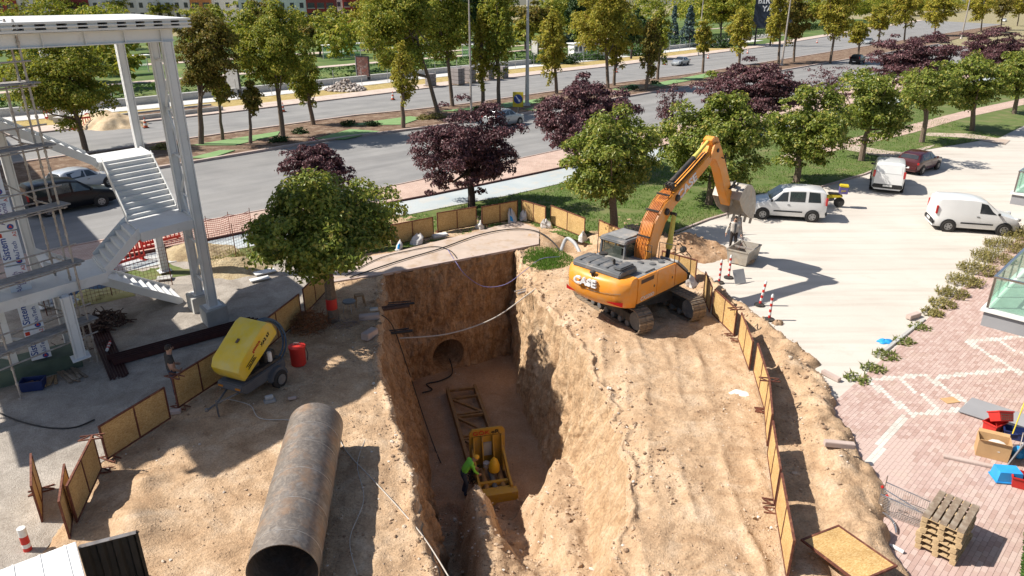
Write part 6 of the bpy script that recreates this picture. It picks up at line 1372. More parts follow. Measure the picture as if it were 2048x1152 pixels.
    for s_ in (1, -1):
        p = at(L0-.12, 3); m2 = MB(); m2.box((L0-.14, s_*W*.72, .7 if belt < 1 else .82), (.2, .3, .14), rz=-s_*.35); m2.build('headlight', 'lamp_clear', o, bevel=.03)
        zl = belt*.88 if kind in ('sedan', 'hatch') else belt+.1
        m2 = MB(); m2.box((L1+.05, s_*W*.9, zl), (.09, .14, .16 if kind in ('sedan', 'hatch') else .42)); m2.build('tail_light', 'lamp_red', o, bevel=.02)
        m2 = MB(); m2.box((S0[c['ws'][0]][0]-.12, s_*(W+.06), belt+.06), (.1, .16, .13)); m2.build('mirror', 'trim_black' if c['trim'] else paint, o, bevel=.03)
        m2 = MB(); m2.box((-.02, s_*(W+.006), belt-.14), (.14, .015, .03)); m2.build('door_handle', 'trim_black', o)
        if c['trim']:
            m2 = MB(); m2.box((-.02, s_*(W+.004), .52), (1.45, .02, .07)); m2.build('side_trim', 'trim_black', o)
    m2 = MB(); m2.box((L0-.02, 0, .45), (.14, W*1.75, .24)); m2.build('front_bumper', 'trim_black' if c['trim'] else paint, o, bevel=.05)
    m2 = MB(); m2.box((L1+.02, 0, .45), (.14, W*1.8, .26)); m2.build('rear_bumper', 'trim_black' if c['trim'] else paint, o, bevel=.05)
    for x, s_ in ((L0+.058, 1), (L1-.058, -1)):
        m2 = MB(); m2.box((x, 0, .5), (.012, .5, .11)); m2.build('number_plate', 'white_plastic', o)
    m2 = MB(); m2.b2((L1+.2, -W*.8, .2), (L0-.2, W*.8, .26)); m2.build('underbody', 'trim_black', o)
    return o
def by_wheels(pf, pr, near, kind):     # near-side wheel contacts (front, rear) in pixels; near = +1 when the near side is the left side
    f_, r_ = G(*pf), G(*pr); d = (f_-r_).normalized(); lf = Vector((-d.y, d.x, 0)); c = CARS[kind]
    p = f_-d*c['wf']*1.0 if False else (f_+r_)/2-d*(c['wf']-c['wb']/2)
    return p-lf*near*(c['W']/2-.06), math.atan2(d.y, d.x)
def wcar(kind, pf, pr, near, *a, **k): p, an = by_wheels(pf, pr, near, kind); return car(kind, p, an, *a, **k)
q_ = wcar('qubo', (1523, 438), (1622, 444), 1, 'car_white', 'white passenger van parked at the lawn just right of the excavator bucket', 'parked_van', 'van')
f_ = wcar('fiorino', (2003, 471), (1893, 463), -1, 'car_white', 'white panel van parked at the right edge by the weeds', 'parked_van', 'van')
k_ = car('connect', (23.75, 44.2), R(64), 'car_white', 'white delivery van seen from behind next to the maroon car', 'parked_van', 'van')
text('·', .1, 'letter_black', k_, Matrix.Translation((0, 0, -5))) if False else None
wcar('hatch', (1875, 338), (1839, 350), -1, 'car_maroon', 'dark maroon hatchback parked beyond the white delivery van')
wcar('sedan', (1357, 133), (1381, 129), 1, 'car_silver', 'silver sedan driving on the far road between the planes', 'moving_car')
wcar('sedan', (1733, 90), (1752, 86), 1, 'car_silver', 'small looking silver car on the far road at the upper right', 'moving_car')
wcar('sedan', (2003, 45), (2020, 42), 1, 'car_white', 'white car on the far road near the top right corner', 'moving_car')
wcar('suv', (1042, 249), (1000, 258), -1, 'car_silver', 'light grey car on the near road half hidden by the plum crown', 'moving_car')
wcar('caddy', (205, 413), (100, 433), -1, 'car_black', 'black people carrier parked behind the white stairs', 'parked_car')
wcar('hatch', (213, 374), (150, 389), -1, 'car_blue', 'pale bluish white car behind the black people carrier', 'parked_car')
wcar('suv', (1735, 125), (1712, 131), -1, 'car_black', 'black car on the near road behind the plum trees', 'moving_car')
# delivery motorbike behind the passenger van
mp = G(1655, 416); mo = thing('motorbike', 'yellow delivery motorbike with purple box parked behind the white passenger van', 'motorbike', (mp.x+.1, mp.y+.35, 0), R(160))
for x in (-.6, .62):
    m2 = MB(); m2.lathe([(.2, -.05), (.28, -.06), (.29, 0), (.28, .06), (.2, .05)], 20, (x, 0, .29), 'y'); w_o = m2.build('wheel', 'tyre', mo, smooth=True)
    m2 = MB(); m2.lathe([(.03, -.05), (.19, -.02), (.19, .02), (.03, .05)], 14, (x, 0, .29), 'y'); m2.build('rim', 'rim', w_o, smooth=True)
m2 = MB(); m2.prism([(-.75, .62), (-.1, .5), (.15, .35), (.35, .55), (.55, .95), (.4, .98), (.2, .6), (-.1, .72), (-.7, .75)], -.12, .12); m2.build('fairing', 'sign_yellow', mo, bevel=.03)
m2 = MB(); m2.prism([(-.35, .4), (.2, .25), (.2, .4), (-.3, .55)], -.14, .14); m2.build('engine', 'machine_grey', mo, bevel=.03)
m2 = MB(); m2.box((-.25, 0, .79), (.65, .26, .1)); m2.build('seat', 'rubber', mo, bevel=.04)
m2 = MB(); m2.tube([(.62, .07, .29), (.42, .07, 1.0)], .025, 8); m2.tube([(.62, -.07, .29), (.42, -.07, 1.0)], .025, 8); m2.tube([(.36, -.34, 1.05), (.44, 0, 1.02), (.36, .34, 1.05)], .018, 8); m2.build('fork', 'machine_black', mo, smooth=True)
m2 = MB(); m2.box((-.72, 0, 1.02), (.46, .46, .38)); bx_ = m2.build('cargo_box', 'letter_purple', mo, bevel=.02); bx_.data.materials.clear(); bx_.data.materials.append(MATS['letter_purple'])
m2 = MB(); m2.box((-.72, 0, 1.27), (.48, .48, .11)); m2.build('box_lid', 'sign_yellow', bx_, bevel=.03)
text('getir', .14, 'sign_yellow', bx_, frame(Vector((-.72, .233, 1.02)), (-1, 0, 0), ydir=(0, 0, 1)), bold=.01)
# ================================================================== PEOPLE
def person(label, loc, rz, J, Rr, cloth, hair='hair', scale=1.0, extra=None, name='person'):
    # J: joints, bones from a fixed table; body grown with a Skin modifier and baked to one mesh
    bones = [('pel', 'spi'), ('spi', 'che'), ('che', 'nec'), ('nec', 'hed'), ('hed', 'top'), ('che', 'shL'), ('shL', 'elL'), ('elL', 'wrL'), ('wrL', 'haL'), ('che', 'shR'), ('shR', 'elR'), ('elR', 'wrR'), ('wrR', 'haR'), ('pel', 'hiL'), ('hiL', 'knL'), ('knL', 'anL'), ('anL', 'toL'), ('pel', 'hiR'), ('hiR', 'knR'), ('knR', 'anR'), ('anR', 'toR')]
    names = list(J); ix = {n: i for i, n in enumerate(names)}; V_ = [J[n] for n in names]; E_ = [(ix[a], ix[b]) for a, b in bones]; rad = [Rr[n] for n in names]
    for s_ in 'LR':       # fingers rooted in the palm
        w_, h_ = Vector(J['wr'+s_]), Vector(J['ha'+s_]); d = (h_-w_).normalized(); sd_ = d.cross(Vector((1, 0, 0))).normalized()
        for k in range(5):
            off = (k-1.7)*.02 if k < 4 else -.05; ln = (.07, .08, .075, .06, .05)[k]
            a = h_+sd_*off*(1 if k < 4 else .7)-(d*.03 if k == 4 else Vector()); b = a+(d+sd_*(off*3 if k < 4 else -1.0)).normalized()*ln*.55; e = b+(d+Vector((0, .35, 0))).normalized()*ln*.5
            i0 = len(V_); V_ += [tuple(a), tuple(b), tuple(e)]; rad += [.012, .0095, .008]; E_ += [(ix['ha'+s_], i0), (i0, i0+1), (i0+1, i0+2)]
    me = bpy.data.meshes.new('p'); me.from_pydata([tuple(v) for v in V_], E_, []); o = bpy.data.objects.new('p', me); COL.objects.link(o)
    sk = o.modifiers.new('s', 'SKIN'); ss = o.modifiers.new('d', 'SUBSURF'); ss.levels = 2; ss.render_levels = 2
    for i, d in enumerate(me.skin_vertices[0].data):
        d.radius = (rad[i]*(1.15 if i < len(names) and names[i] in ('che', 'spi', 'pel') else 1), rad[i]*(.82 if i < len(names) and names[i] in ('che', 'spi', 'pel') else 1)); d.use_root = (i == ix['pel'])
    dg = bpy.context.evaluated_depsgraph_get(); bme = bpy.data.meshes.new_from_object(o.evaluated_get(dg)); bpy.data.objects.remove(o)
    mats_ = ['skin', cloth[0], cloth[1], cloth[2]]
    for m in mats_: bme.materials.append(MATS[m])
    segs = [(a, b, Vector(J[a]), Vector(J[b])) for a, b in bones]
    for p in bme.polygons:
        c = p.center; best = None
        for a, b, A, B in segs:
            t = max(0, min(1, (c-A).dot(B-A)/max(1e-6, (B-A).length_squared))); d = (c-A-(B-A)*t).length
            if best is None or d < best[0]: best = (d, a, b, t)
        _, a, b, t = best; m = 1
        if b in ('hed', 'top') or (a == 'nec'): m = 0
        elif b[:2] == 'ha' or a[:2] == 'ha': m = 0
        elif b[:2] == 'wr': m = 0 if cloth[3] < 1 else (1 if t < .95 else 0)
        elif b[:2] == 'el': m = 1 if t < cloth[3]+.55 else 0
        elif b in ('hiL', 'hiR', 'knL', 'knR', 'anL', 'anR'): m = 2
        elif b in ('toL', 'toR'): m = 3
        elif a == 'pel' and t < (.35 if cloth[0] != 'cloth_cream' else -1): m = 2
        if a[:2] == 'wr' : m = 0
        p.material_index = m; p.use_smooth = True
    ob = bpy.data.objects.new('body', bme); COL.objects.link(ob)
    root = thing(name, label, 'person', loc, rz, None, scale); ob.parent = root
    H_, T_ = Vector(J['hed']), Vector(J['top']); up = (T_-H_).normalized(); fw = Vector((0, 1, 0)); fw = (fw-up*fw.dot(up)).normalized(); rt = fw.cross(up)
    hm = Matrix((rt, fw, up)).transposed().to_4x4(); hm.translation = H_+up*.02
    if hair:
        mb = MB(); P = []
        for i in range(9):
            a = i/8*1.75; P.append([hm @ Vector((.093*math.sin(a)*math.cos(t), .108*math.sin(a)*math.sin(t)-.012, .03+.125*math.cos(a))) for t in np.linspace(0, 2*math.pi, 17)])
        P = [[p if (hm.inverted() @ p).y < .06 or (hm.inverted() @ p).z > .085 else hm @ (Vector(((hm.inverted() @ p).x*.8, .03, (hm.inverted() @ p).z))) for p in r] for r in P]
        mb.grid(P); mb.build('hair' if hair == 'hair' else 'helmet', hair, root, smooth=True)
    for s_ in (-1, 1):
        mb = MB(); mb.lathe([(.004, -.008), (.011, 0), (.004, .008)], 8, (s_*.034, .092, .02), 'y', M=hm); mb.build('eye', 'letter_black', root)
        mb = MB(); mb.lathe([(.01, -.012), (.03, 0), (.01, .012)], 8, (s_*.09, 0, .01), 'x', M=hm); mb.build('ear', 'skin', root, smooth=True)
    mb = MB(); mb.prism([(-.014, -.015), (.014, -.015), (0, .04)], .085, .118, M=hm); mb.build('nose', 'skin', root, bevel=.005)
    mb = MB(); mb.box((0, .096, -.055), (.05, .01, .012), M=hm); mb.build('mouth', 'letter_red' if False else 'hair', root)
    if extra: extra(root, hm)
    return root
RAD = dict(pel=.15, spi=.135, che=.155, nec=.058, hed=.098, top=.07, shL=.075, elL=.05, wrL=.036, haL=.04, shR=.075, elR=.05, wrR=.036, haR=.04, hiL=.095, knL=.068, anL=.05, toL=.04, hiR=.095, knR=.068, anR=.05, toR=.04)
def stand(**k):
    J = dict(pel=(0, 0, .96), spi=(0, 0, 1.16), che=(0, .01, 1.36), nec=(0, .02, 1.5), hed=(0, .045, 1.62), top=(0, .05, 1.7), shL=(-.19, 0, 1.42), elL=(-.25, -.02, 1.14), wrL=(-.27, .06, .9), haL=(-.27, .09, .82), shR=(.19, 0, 1.42), elR=(.25, -.02, 1.14), wrR=(.27, .06, .9), haR=(.27, .09, .82), hiL=(-.09, 0, .9), knL=(-.11, .02, .5), anL=(-.12, 0, .09), toL=(-.13, .15, .04), hiR=(.09, 0, .9), knR=(.11, .02, .5), anR=(.12, 0, .09), toR=(.13, .15, .04)); J.update(k); return J
# facing: local +y is the way the person looks
mw = G(1489, 530); person('man in open cream jacket and dark shirt standing behind the steel skip', (10.35, 31.55, .0), R(172), stand(elL=(-.28, .02, 1.15), wrL=(-.3, .12, .92), haL=(-.3, .16, .84), elR=(.3, -.06, 1.16), wrR=(.36, -.02, .92), haR=(.37, .0, .84)), dict(RAD, che=.175, spi=.165, pel=.175, elL=.06, elR=.06, wrL=.048, wrR=.048), ('cloth_cream', 'cloth_dark', 'cloth_dark', 1),
    extra=lambda r, hm: [MB().prism([(-.035, 1.0), (.035, 1.0), (.06, 1.45), (-.06, 1.45)], .13, .178).build('shirt_front', 'cloth_grey', r, bevel=.01), MB().add([hm @ Vector(p) for p in ((-.06, .085, -.03), (.06, .085, -.03), (.045, .1, -.085), (-.045, .1, -.085))], [(0, 1, 2, 3)]).build('beard', 'hair', r)])
person('man in dark t-shirt standing behind the left board fence with his back turned', (-10.0, 18.35, .02), R(-50), stand(hed=(.0, .05, 1.61), elL=(-.29, .0, 1.17), wrL=(-.24, .18, 1.03), haL=(-.18, .24, 1.02), elR=(.29, -.04, 1.17), wrR=(.24, .14, 1.0), haR=(.17, .2, .98)), dict(RAD, che=.17, spi=.155), ('cloth_dark', 'cloth_jeans', 'cloth_dark', .0), scale=1.03,
    extra=lambda r, hm: MB().add([hm @ Vector(p) for p in ((-.06, .085, -.03), (.06, .085, -.03), (.045, .1, -.085), (-.045, .1, -.085))], [(0, 1, 2, 3)]).build('beard', 'hair', r))
wk = G(945, 968, -4.4)
person('worker in yellow helmet and green vest bending over the jacking rig', (-1.72, 20.55, PITZ+.05), R(-70), stand(spi=(0, .1, 1.15), che=(0, .26, 1.3), nec=(0, .37, 1.37), hed=(0, .46, 1.43), top=(0, .52, 1.48), shL=(-.19, .28, 1.34), elL=(-.24, .36, 1.08), wrL=(-.2, .5, .92), haL=(-.19, .56, .87), shR=(.19, .28, 1.34), elR=(.24, .36, 1.08), wrR=(.2, .5, .92), haR=(.19, .56, .87), hiL=(-.1, 0, .9), knL=(-.12, .12, .5), hiR=(.1, 0, .9), knR=(.12, .1, .5)), RAD, ('hi_vis', 'cloth_jeans', 'cloth_dark', 1), hair='helmet_yellow')
# ================================================================== SITE PROPS
def gz(x, y): return float(ground_h(x, y))
def at(px, dz=0.0): p = G(*px); return Vector((p.x, p.y, dz))
def one(mb, name, m, label, cat, loc=(0, 0, 0), rz=0, group=None, **k):
    o = mb.build(name, m, **k); o.location = loc; o.rotation_euler = (0, 0, rz); return tag(o, label, cat, group)
def cable(name, pts, r, m, label, cat='cable', n=8, sub=6):
    P = [Vector(p) for p in pts]; out = []
    for i in range(len(P)-1):
        p0, p1, p2, p3 = P[max(i-1, 0)], P[i], P[i+1], P[min(i+2, len(P)-1)]
        for k in range(sub):
            t = k/sub; out.append(.5*((2*p1)+(p2-p0)*t+(2*p0-5*p1+4*p2-p3)*t*t+(3*p1-p0-3*p2+p3)*t**3))
    out.append(P[-1]); mb = MB(); mb.tube(out, r, n); return one(mb, name, m, label, cat, smooth=True)
# --- skip
sk = thing('steel_skip', 'rusty open steel skip hanging chain in front of the man in cream', 'skip', (10.5, 30.38, 0), R(51))
sk['label'] = 'rusty open steel skip with the chain in it'
def frust(nm, L0, W0, L1, W1, z0, z1, m, par, t=.03):
    mb = MB(); o0 = [(-L0/2, -W0/2, z0), (L0/2, -W0/2, z0), (L0/2, W0/2, z0), (-L0/2, W0/2, z0)]; o1 = [(-L1/2, -W1/2, z1), (L1/2, -W1/2, z1), (L1/2, W1/2, z1), (-L1/2, W1/2, z1)]
    i1 = [(x*(1-2*t/L1), y*(1-2*t/W1), z1) for x, y, z in o1]; i0 = [(x*(1-2*t/L0), y*(1-2*t/W0), z0+t) for x, y, z in o0]
    V4 = o0+o1+i1+i0; q = lambda a, b: [(a+i, a+(i+1) % 4, b+(i+1) % 4, b+i) for i in range(4)]
    mb.add(V4, [(3, 2, 1, 0)]+q(0, 4)+q(4, 8)+q(8, 12)+[(12, 13, 14, 15)]); return mb.build(nm, m, par)
frust('hull', 1.35, .85, 1.5, 1.0, .04, .66, 'bucket_steel', sk, .03)
mb = MB(); 
for s_ in (-1, 1): mb.b2((-.78, s_*.5-.03, .64), (.78, s_*.5+.03, .7))
for s_ in (-1, 1): mb.b2((s_*.75-.03, -.47, .641), (s_*.75+.03, .47, .699))
mb.build('rim', 'bucket_steel', sk, bevel=.008)
mb = MB(); mb.b2((-.04, -.47, .6), (.04, .47, .66)); mb.build('lifting_bar', 'galv', sk)
mb = MB(); mb.lathe([(.6, 0), (.45, .1), (.15, .18)], 14, (-.1, .02, .08)); mb.build('spoil', 'heap_earth', sk, smooth=True)
# --- bollards
for k, (px, dx, lab) in enumerate((((1438, 566), 0, 'red and white bollard nearest the fence panel, left of the front pair'), ((1457, 556), .0, 'red and white bollard beside the leaning metal plate'), ((1519, 611), .12, 'tilted red and white bollard in the excavator shadow'), ((1538, 640), 0, 'red and white bollard standing on the spoil edge'))):
    p = at(px); o = thing('bollard', lab, 'bollard', (p.x, p.y, max(0, gz(p.x, p.y))), 0, 'red white bollards at the lot'); o.rotation_euler = (0, dx, 0)
    mb = MB(); mb.lathe([(.2, 0), (.2, .05), (.09, .1)], 14); mb.build('base', 'rubber', o, smooth=True)
    zs = np.linspace(.09, .92, 8)
    for i in range(7):
        mb = MB(); mb.lathe([(.048, zs[i]), (.048, zs[i+1])], 14); mb.build('band', 'red_plastic' if i % 2 == 0 else 'white_plastic', o, smooth=True)
    mb = MB(); mb.lathe([(.05, .92), (.05, 1.0), (.02, 1.05)], 14); mb.build('cap', 'white_plastic', o, smooth=True)
p = at((222, 690)); o = thing('bollard', 'red and white bollard lying on the maroon bars in the shade', 'bollard', (p.x, p.y, .12), R(70)); o.rotation_euler = (R(88), 0, R(20))
for i in range(6): mb = MB(); mb.lathe([(.048, .12*i), (.048, .12*i+.12)], 12); mb.build('band', 'red_plastic' if i % 2 == 0 else 'white_plastic', o, smooth=True)
p = at((56, 1100)); o = thing('bollard', 'short red and white bollard at the left edge beside the container', 'bollard', (p.x, p.y, .0))
for i, m in enumerate(('red_plastic', 'white_plastic', 'red_plastic', 'red_plastic', 'white_plastic', 'white_plastic')): mb = MB(); mb.lathe([(.085, .1*i), (.085, .1*i+.1)], 14); mb.build('band', m, o, smooth=True)
p = at((1477, 566)); mb = MB(); mb.box((0, 0, .3), (.55, .02, .6), rx=R(-28)); one(mb, 'metal_plate', 'steel_grey', 'grey metal plate propped up beside the bollards', 'plate', (p.x, p.y, 0), R(20))
p = at((1452, 490)); mb = MB(); mb.box((0, 0, .45), (.6, .03, .9), rx=R(-6)); one(mb, 'concrete_slab', 'concrete', 'pale upright slab standing left of the man in cream', 'slab', (p.x+.9, p.y+1.6, 0), R(10))
# --- soil heap
def heap(name, cx, cy, rx, ry, h, m, label, seed, parent=None, lumps=.3, cat='heap', z0=-.03):
    n = 46; a = np.linspace(-1, 1, n); A, B = np.meshgrid(a, a); r = np.hypot(A, B); x = cx+A*rx*1.25; y = cy+B*ry*1.25
    z = h*np.clip(1-(r*1.25+.5*fbm(x*.9, y*.9, 3, seed))**1.3, -.08, 1)*(1+lumps*2*fbm(x*2.5, y*2.5, 4, seed+1))+.1*h*fbm(x*6, y*6, 3, seed+2); z = np.where(r > .98, -.1, z)
    b0 = (np.arange(n-1)[:, None]*n+np.arange(n-1)[None]).ravel(); ok = (r < 1.02).ravel()
    Fh = np.stack([b0, b0+1, b0+n+1, b0+n], 1); Fh = Fh[ok[Fh].all(1)]
    o = npmesh(name, np.stack([x-cx, y-cy, z+z0], -1).reshape(-1, 3), Fh, m, smooth=True); o.location = (cx, cy, 0); return tag(o, label, cat)
h1 = heap('soil_heap', 8.1, 31.7, 2.3, 1.7, 1.0, 'heap_earth', 'heap of dug clay between the excavator and the skip', 401)
for k in range(46):
    a = random.uniform(0, 6.28); rr = random.uniform(.1, 1)**.7; x, y = 2.0*rr*math.cos(a), 1.5*rr*math.sin(a); s_ = random.uniform(.04, .13)
    o = rocks('clod', [(0, 0, 0)], [s_], 'stone_mix', h1, kind=None); o.location = (x, y, max(0, .95*(1-rr**1.2))+.02)
# --- bags
def bag(px, s_, lab, seed, m='bag_white', tall=1.0, blue=False):
    p = at(px); g = random.Random(seed); mb = MB(); rows_ = []; s_ *= .8; kx, ky = g.uniform(-.25, .25), g.uniform(-.2, .2)
    for i in range(11):
        t = i/10; rr = s_*(.36*(1-.25*t) if t < .6 else .36*.85*(1-(t-.6)*1.9)); rr = max(.03*s_, rr); rw = []
        for a in np.linspace(0, 2*math.pi, 17)[:-1]:
            k = 1+.9*float(fbm(math.cos(a)*1.6+seed*3, math.sin(a)*1.6+t*2.2, 3, seed)); sq = 1/max(abs(math.cos(a)), abs(math.sin(a)))**.5
            rw.append((rr*k*sq*math.cos(a)*1.2+kx*t*s_, rr*k*sq*math.sin(a)*.8+ky*t*s_, s_*tall*.6*t*(1+.25*math.sin(a*2+seed))))
        rows_.append(rw+[rw[0]])
    mb.grid(rows_); mb.add(rows_[-1][:-1], [tuple(range(16))]); mb.add(rows_[0][:-1], [tuple(range(15, -1, -1))])
    o = thing('sack', lab, 'sack', (p.x, p.y, .02), g.uniform(0, 6), 'sacks along the board fence'); mb.build('cloth', m, o, smooth=True, ang=30)
    if blue:
        o.rotation_euler.z = R(-90); mb2 = MB(); mb2.grid([[Vector(rows_[i][j % 16])*1.03 for j in (15, 0, 1)] for i in range(2, 8)]); mb2.build('print', 'blue_plastic', o, smooth=True)
bag((797, 499), .75, 'small white and blue sack at the left end of the back fence', 1, blue=True); bag((833, 488), .85, 'white sack in front of the leftmost clear back panel', 2); bag((960, 458), .8, 'white sack at the post right of the plum trunk', 3)
bag((1025, 444), .95, 'white sack with blue print leaning at the back corner', 4, tall=1.3, blue=True); bag((1046, 440), .9, 'grey sack in the back corner right of the blue printed one', 5, tall=1.1); bag((1094, 456), .85, 'sack between the two slanting back panels', 6); bag((1166, 482), .8, 'sack at the right end of the slanting panel by the turf', 7); bag((1384, 572), .85, 'white sack right of the panel facing the camera', 8)
p = at((880, 474)); mb = MB(); mb.box((0, 0, .07), (.8, .3, .12), rx=.1); one(mb, 'foam_board', 'white_plastic', 'white board lying at the foot of the back fence', 'board', (p.x, p.y, .03), R(35), bevel=.02)
# --- hoses and cables round the pit
cable('black_hose', [at((700, 560), .12), at((800, 526), .12), at((880, 502), .12), at((960, 474), .13), at((1025, 463), .13), at((1075, 468), .13), at((1110, 492), .1), at((1130, 512), -.3)], .03, 'cable_black', 'thick black hose running along the walkway behind the pit', 'hose')
cable('thin_hose', [at((690, 556), .1), at((760, 520), .1), at((820, 505), .1), at((870, 497), .1), at((900, 505), .1), at((914, 520), .09)], .02, 'cable_black', 'thin black hose beside the thick one at the chestnut', 'hose')
cable('purple_cable', [at((895, 502), .1), Vector((-2.55, 30.2, .02)), Vector((-2.1, 29.9, -.5)), Vector((-1.3, 30.0, -1.1)), Vector((-.3, 30.0, -1.0)), Vector((.55, 29.6, -.2)), Vector((1.3, 30.3, .12)), Vector((2.2, 30.6, .12))], .014, 'cable_purple', 'purple cable sagging over the far corner of the pit', 'cable')
cable('white_pipe', [Vector((-4.45, 25.2, -1.35)), Vector((-2.6, 26.0, -1.55)), Vector((-.8, 26.7, -1.2)), Vector((.62, 27.2, -.35)), Vector((1.0, 27.35, -.1))], .026, 'cable_white', 'pale thin pipe spanning the pit from side to side', 'pipe')
cable('white_rope', [at((660, 838), .06), at((690, 900), .03), at((740, 955), .03), at((800, 1020), .03), at((850, 1080), .03), at((900, 1160), .03)], .014, 'cable_white', 'white rope lying along the left rim of the pit', 'rope', 6)
cable('wire', [at((735, 870), .03), at((715, 930), .03), at((728, 1000), .03), at((700, 1080), .03), at((715, 1150), .03)], .01, 'cable_white', 'thin wire in the shadow right of the steel pipe', 'wire', 5)
cable('wall_cable', [Vector((-4.95, 24.4, .05)), Vector((-4.55, 24.5, -.5)), Vector((-4.05, 24.3, -2.2)), Vector((-3.5, 24.0, -4.2)), Vector((-3.05, 23.4, PITZ+.08)), Vector((-2.7, 22.4, PITZ+.06))], .02, 'cable_black', 'black cable hanging down the left pit wall', 'cable')
cable('tunnel_cable', [Vector((-3.0, 30.3, PITZ+.3)), Vector((-2.8, 29.2, PITZ+.12)), Vector((-3.3, 28.6, PITZ+.08)), Vector((-3.9, 28.3, PITZ+.08)), Vector((-3.6, 27.8, PITZ+.08)), Vector((-4.0, 27.5, PITZ+.1))], .03, 'cable_black', 'black cable coming out of the bored tunnel', 'cable')
for k, (a, b, r, m, lab) in enumerate((((-5.15, 26.6, -.55), (-4.05, 27.0, -.62), .05, 'cable_black', 'upper cut duct sticking out of the left pit wall'), ((-5.1, 25.4, -.2), (-4.1, 25.9, -.25), .07, 'plank_dark', 'middle cut duct sticking out of the left pit wall'), ((-4.75, 24.4, -.75), (-3.85, 24.75, -.8), .06, 'cable_black', 'lower cut duct sticking out of the left pit wall'), ((1.0, 27.9, -.35), (.25, 27.6, -.45), .06, 'galv', 'cut pipe end sticking out of the right pit wall'))):
    mb = MB(); mb.tube([a, b], r, 8); mb.tube([Vector(a)+Vector((0, .06, .08)), Vector(b)+Vector((-.15, .1, .05))], r*.5, 6); one(mb, 'cut_duct', m, lab, 'duct', smooth=True)
cable('grey_duct', [at((1120, 500), -.2), at((1132, 488), .25), at((1148, 494), .22), at((1160, 506), .0)], .09, 'steel_grey', 'grey bent duct end in the dug hole behind the turf', 'duct', 10)
# --- under the chestnut
for k, (px, s_, rz, lab) in enumerate((((739, 640), (.75, .28, .2), .25, 'long stone kerb under the chestnut with a small brick on it'), ((740, 676), (.62, .3, .26), 1.1, 'pale kerb stone lying nearer the pit rim'), ((690, 770) if False else (585, 800), (.25, .12, .07), .4, 'small brick by the compressor wheel'))):
    p = at(px); mb = MB(); mb.box((0, 0, s_[2]/2), s_); one(mb, 'kerb_stone', 'kerb', lab, 'stone', (p.x, p.y, .03), rz, bevel=.02)
p = at((748, 634), .22); mb = MB(); mb.box((0, 0, .05), (.3, .16, .09)); one(mb, 'brick', 'concrete', 'small pale brick on the long stone kerb', 'brick', (p.x, p.y+.1, .235), .3, bevel=.01)
p = at((720, 612)); o = thing('plastic_stool', 'brown plastic stool under the chestnut by the pit', 'stool', (p.x, p.y, .03), .4)
mb = MB(); mb.b2((-.17, -.17, .42), (.17, .17, .46)); mb.build('seat', 'wood', o, bevel=.02)
for sx in (-1, 1):
    for sy in (-1, 1): mb = MB(); mb.tube([(sx*.19, sy*.19, 0), (sx*.14, sy*.14, .43)], .03, 6); mb.build('leg', 'wood', o)
p = at((700, 625)); o = thing('round_stool', 'round dark topped stool with metal legs under the chestnut', 'stool', (p.x, p.y, .03))
mb = MB(); mb.lathe([(.24, .4), (.26, .43), (.24, .46)], 20); mb.build('seat', 'machine_grey', o, smooth=True)
for k in range(4): a = k*math.pi/2+.5; mb = MB(); mb.tube([(.26*math.cos(a), .26*math.sin(a), 0), (.16*math.cos(a), .16*math.sin(a), .4)], .014, 6); mb.build('leg', 'galv', o)
def brush(px, n, r, h, label, m='dry_brush', seed=1, name='brushwood', rr=.008, cat='brushwood', z=.02):
    p = at(px); g = random.Random(seed); o = thing(name, label, cat, (p.x, p.y, z)); mb = MB()
    for k in range(n):
        a = g.uniform(0, 6.28); q = r*math.sqrt(g.random()); b = Vector((q*math.cos(a), q*math.sin(a), g.uniform(0, h*(1-q/r*.7)))); d = Vector((g.gauss(0, 1), g.gauss(0, 1), g.gauss(.1, .35))).normalized()*g.uniform(.15, .45)
        c = b+d; c.z = max(.01, c.z); mb.tube([b, (b+c)/2+Vector((0, 0, .03)), c], rr, 4, cap=False)
    t_ = mb.build('twigs', m, o); t_['kind'] = 'stuff'; return o
brush((622, 655), 520, .75, .75, 'dense rust brown dry branches piled at the foot of the chestnut', seed=4)
brush((690, 655), 70, .5, .25, 'loose grey twigs right of the chestnut trunk', 'twig', 5)
# red and white tape round the chestnut trunk
p = at((667, 645)); mb = MB(); mb.lathe([(.2, .55), (.205, .6), (.2, .95)], 14); one(mb, 'warning_tape', 'red_plastic', 'faded red tape wrapped round the near chestnut trunk', 'tape', (p.x, p.y, .02), smooth=True)
# --- hose coil, drum, small pump
c = at((549, 726)); cn_ = Vector((.92, -.38, 0)).normalized(); up = Vector((-.28*cn_.x, -.28*cn_.y, .96)).normalized(); sdv = cn_.cross(Vector((0, 0, 1))).normalized()
o = thing('hose_coil', 'big blue grey hose coil leaning on the left board fence', 'hose', (c.x+.05, c.y, .0))
for k in range(5):
    rr = .74-.03*(k % 3); cc = up*(.8)+cn_*(.04*k-.05)+sdv*.02*((k*7) % 3); mb = MB(); mb.tube([cc+(sdv*math.cos(a)+up*math.sin(a))*rr for a in np.linspace(0, 2*math.pi, 40)], .028, 7, cap=False); mb.build('loop', 'hose_blue', o, smooth=True)
p = at((594, 738)); o = thing('red_drum', 'red plastic drum with lid and handle beside the compressor', 'drum', (p.x, p.y+.25, .02))
mb = MB(); mb.lathe([(.2, 0), (.24, .05), (.25, .55), (.26, .6), (.26, .64)], 22); mb.build('drum_body', 'red_plastic', o, smooth=True)
mb = MB(); mb.lathe([(.275, .64), (.275, .69), (.2, .72), (.08, .73)], 22); mb.build('lid', 'red_plastic', o, smooth=True)
mb = MB(); mb.tube([(-.1, 0, .73), (-.08, 0, .8), (.08, 0, .8), (.1, 0, .73)], .014, 6); mb.build('handle', 'galv', o, smooth=True)
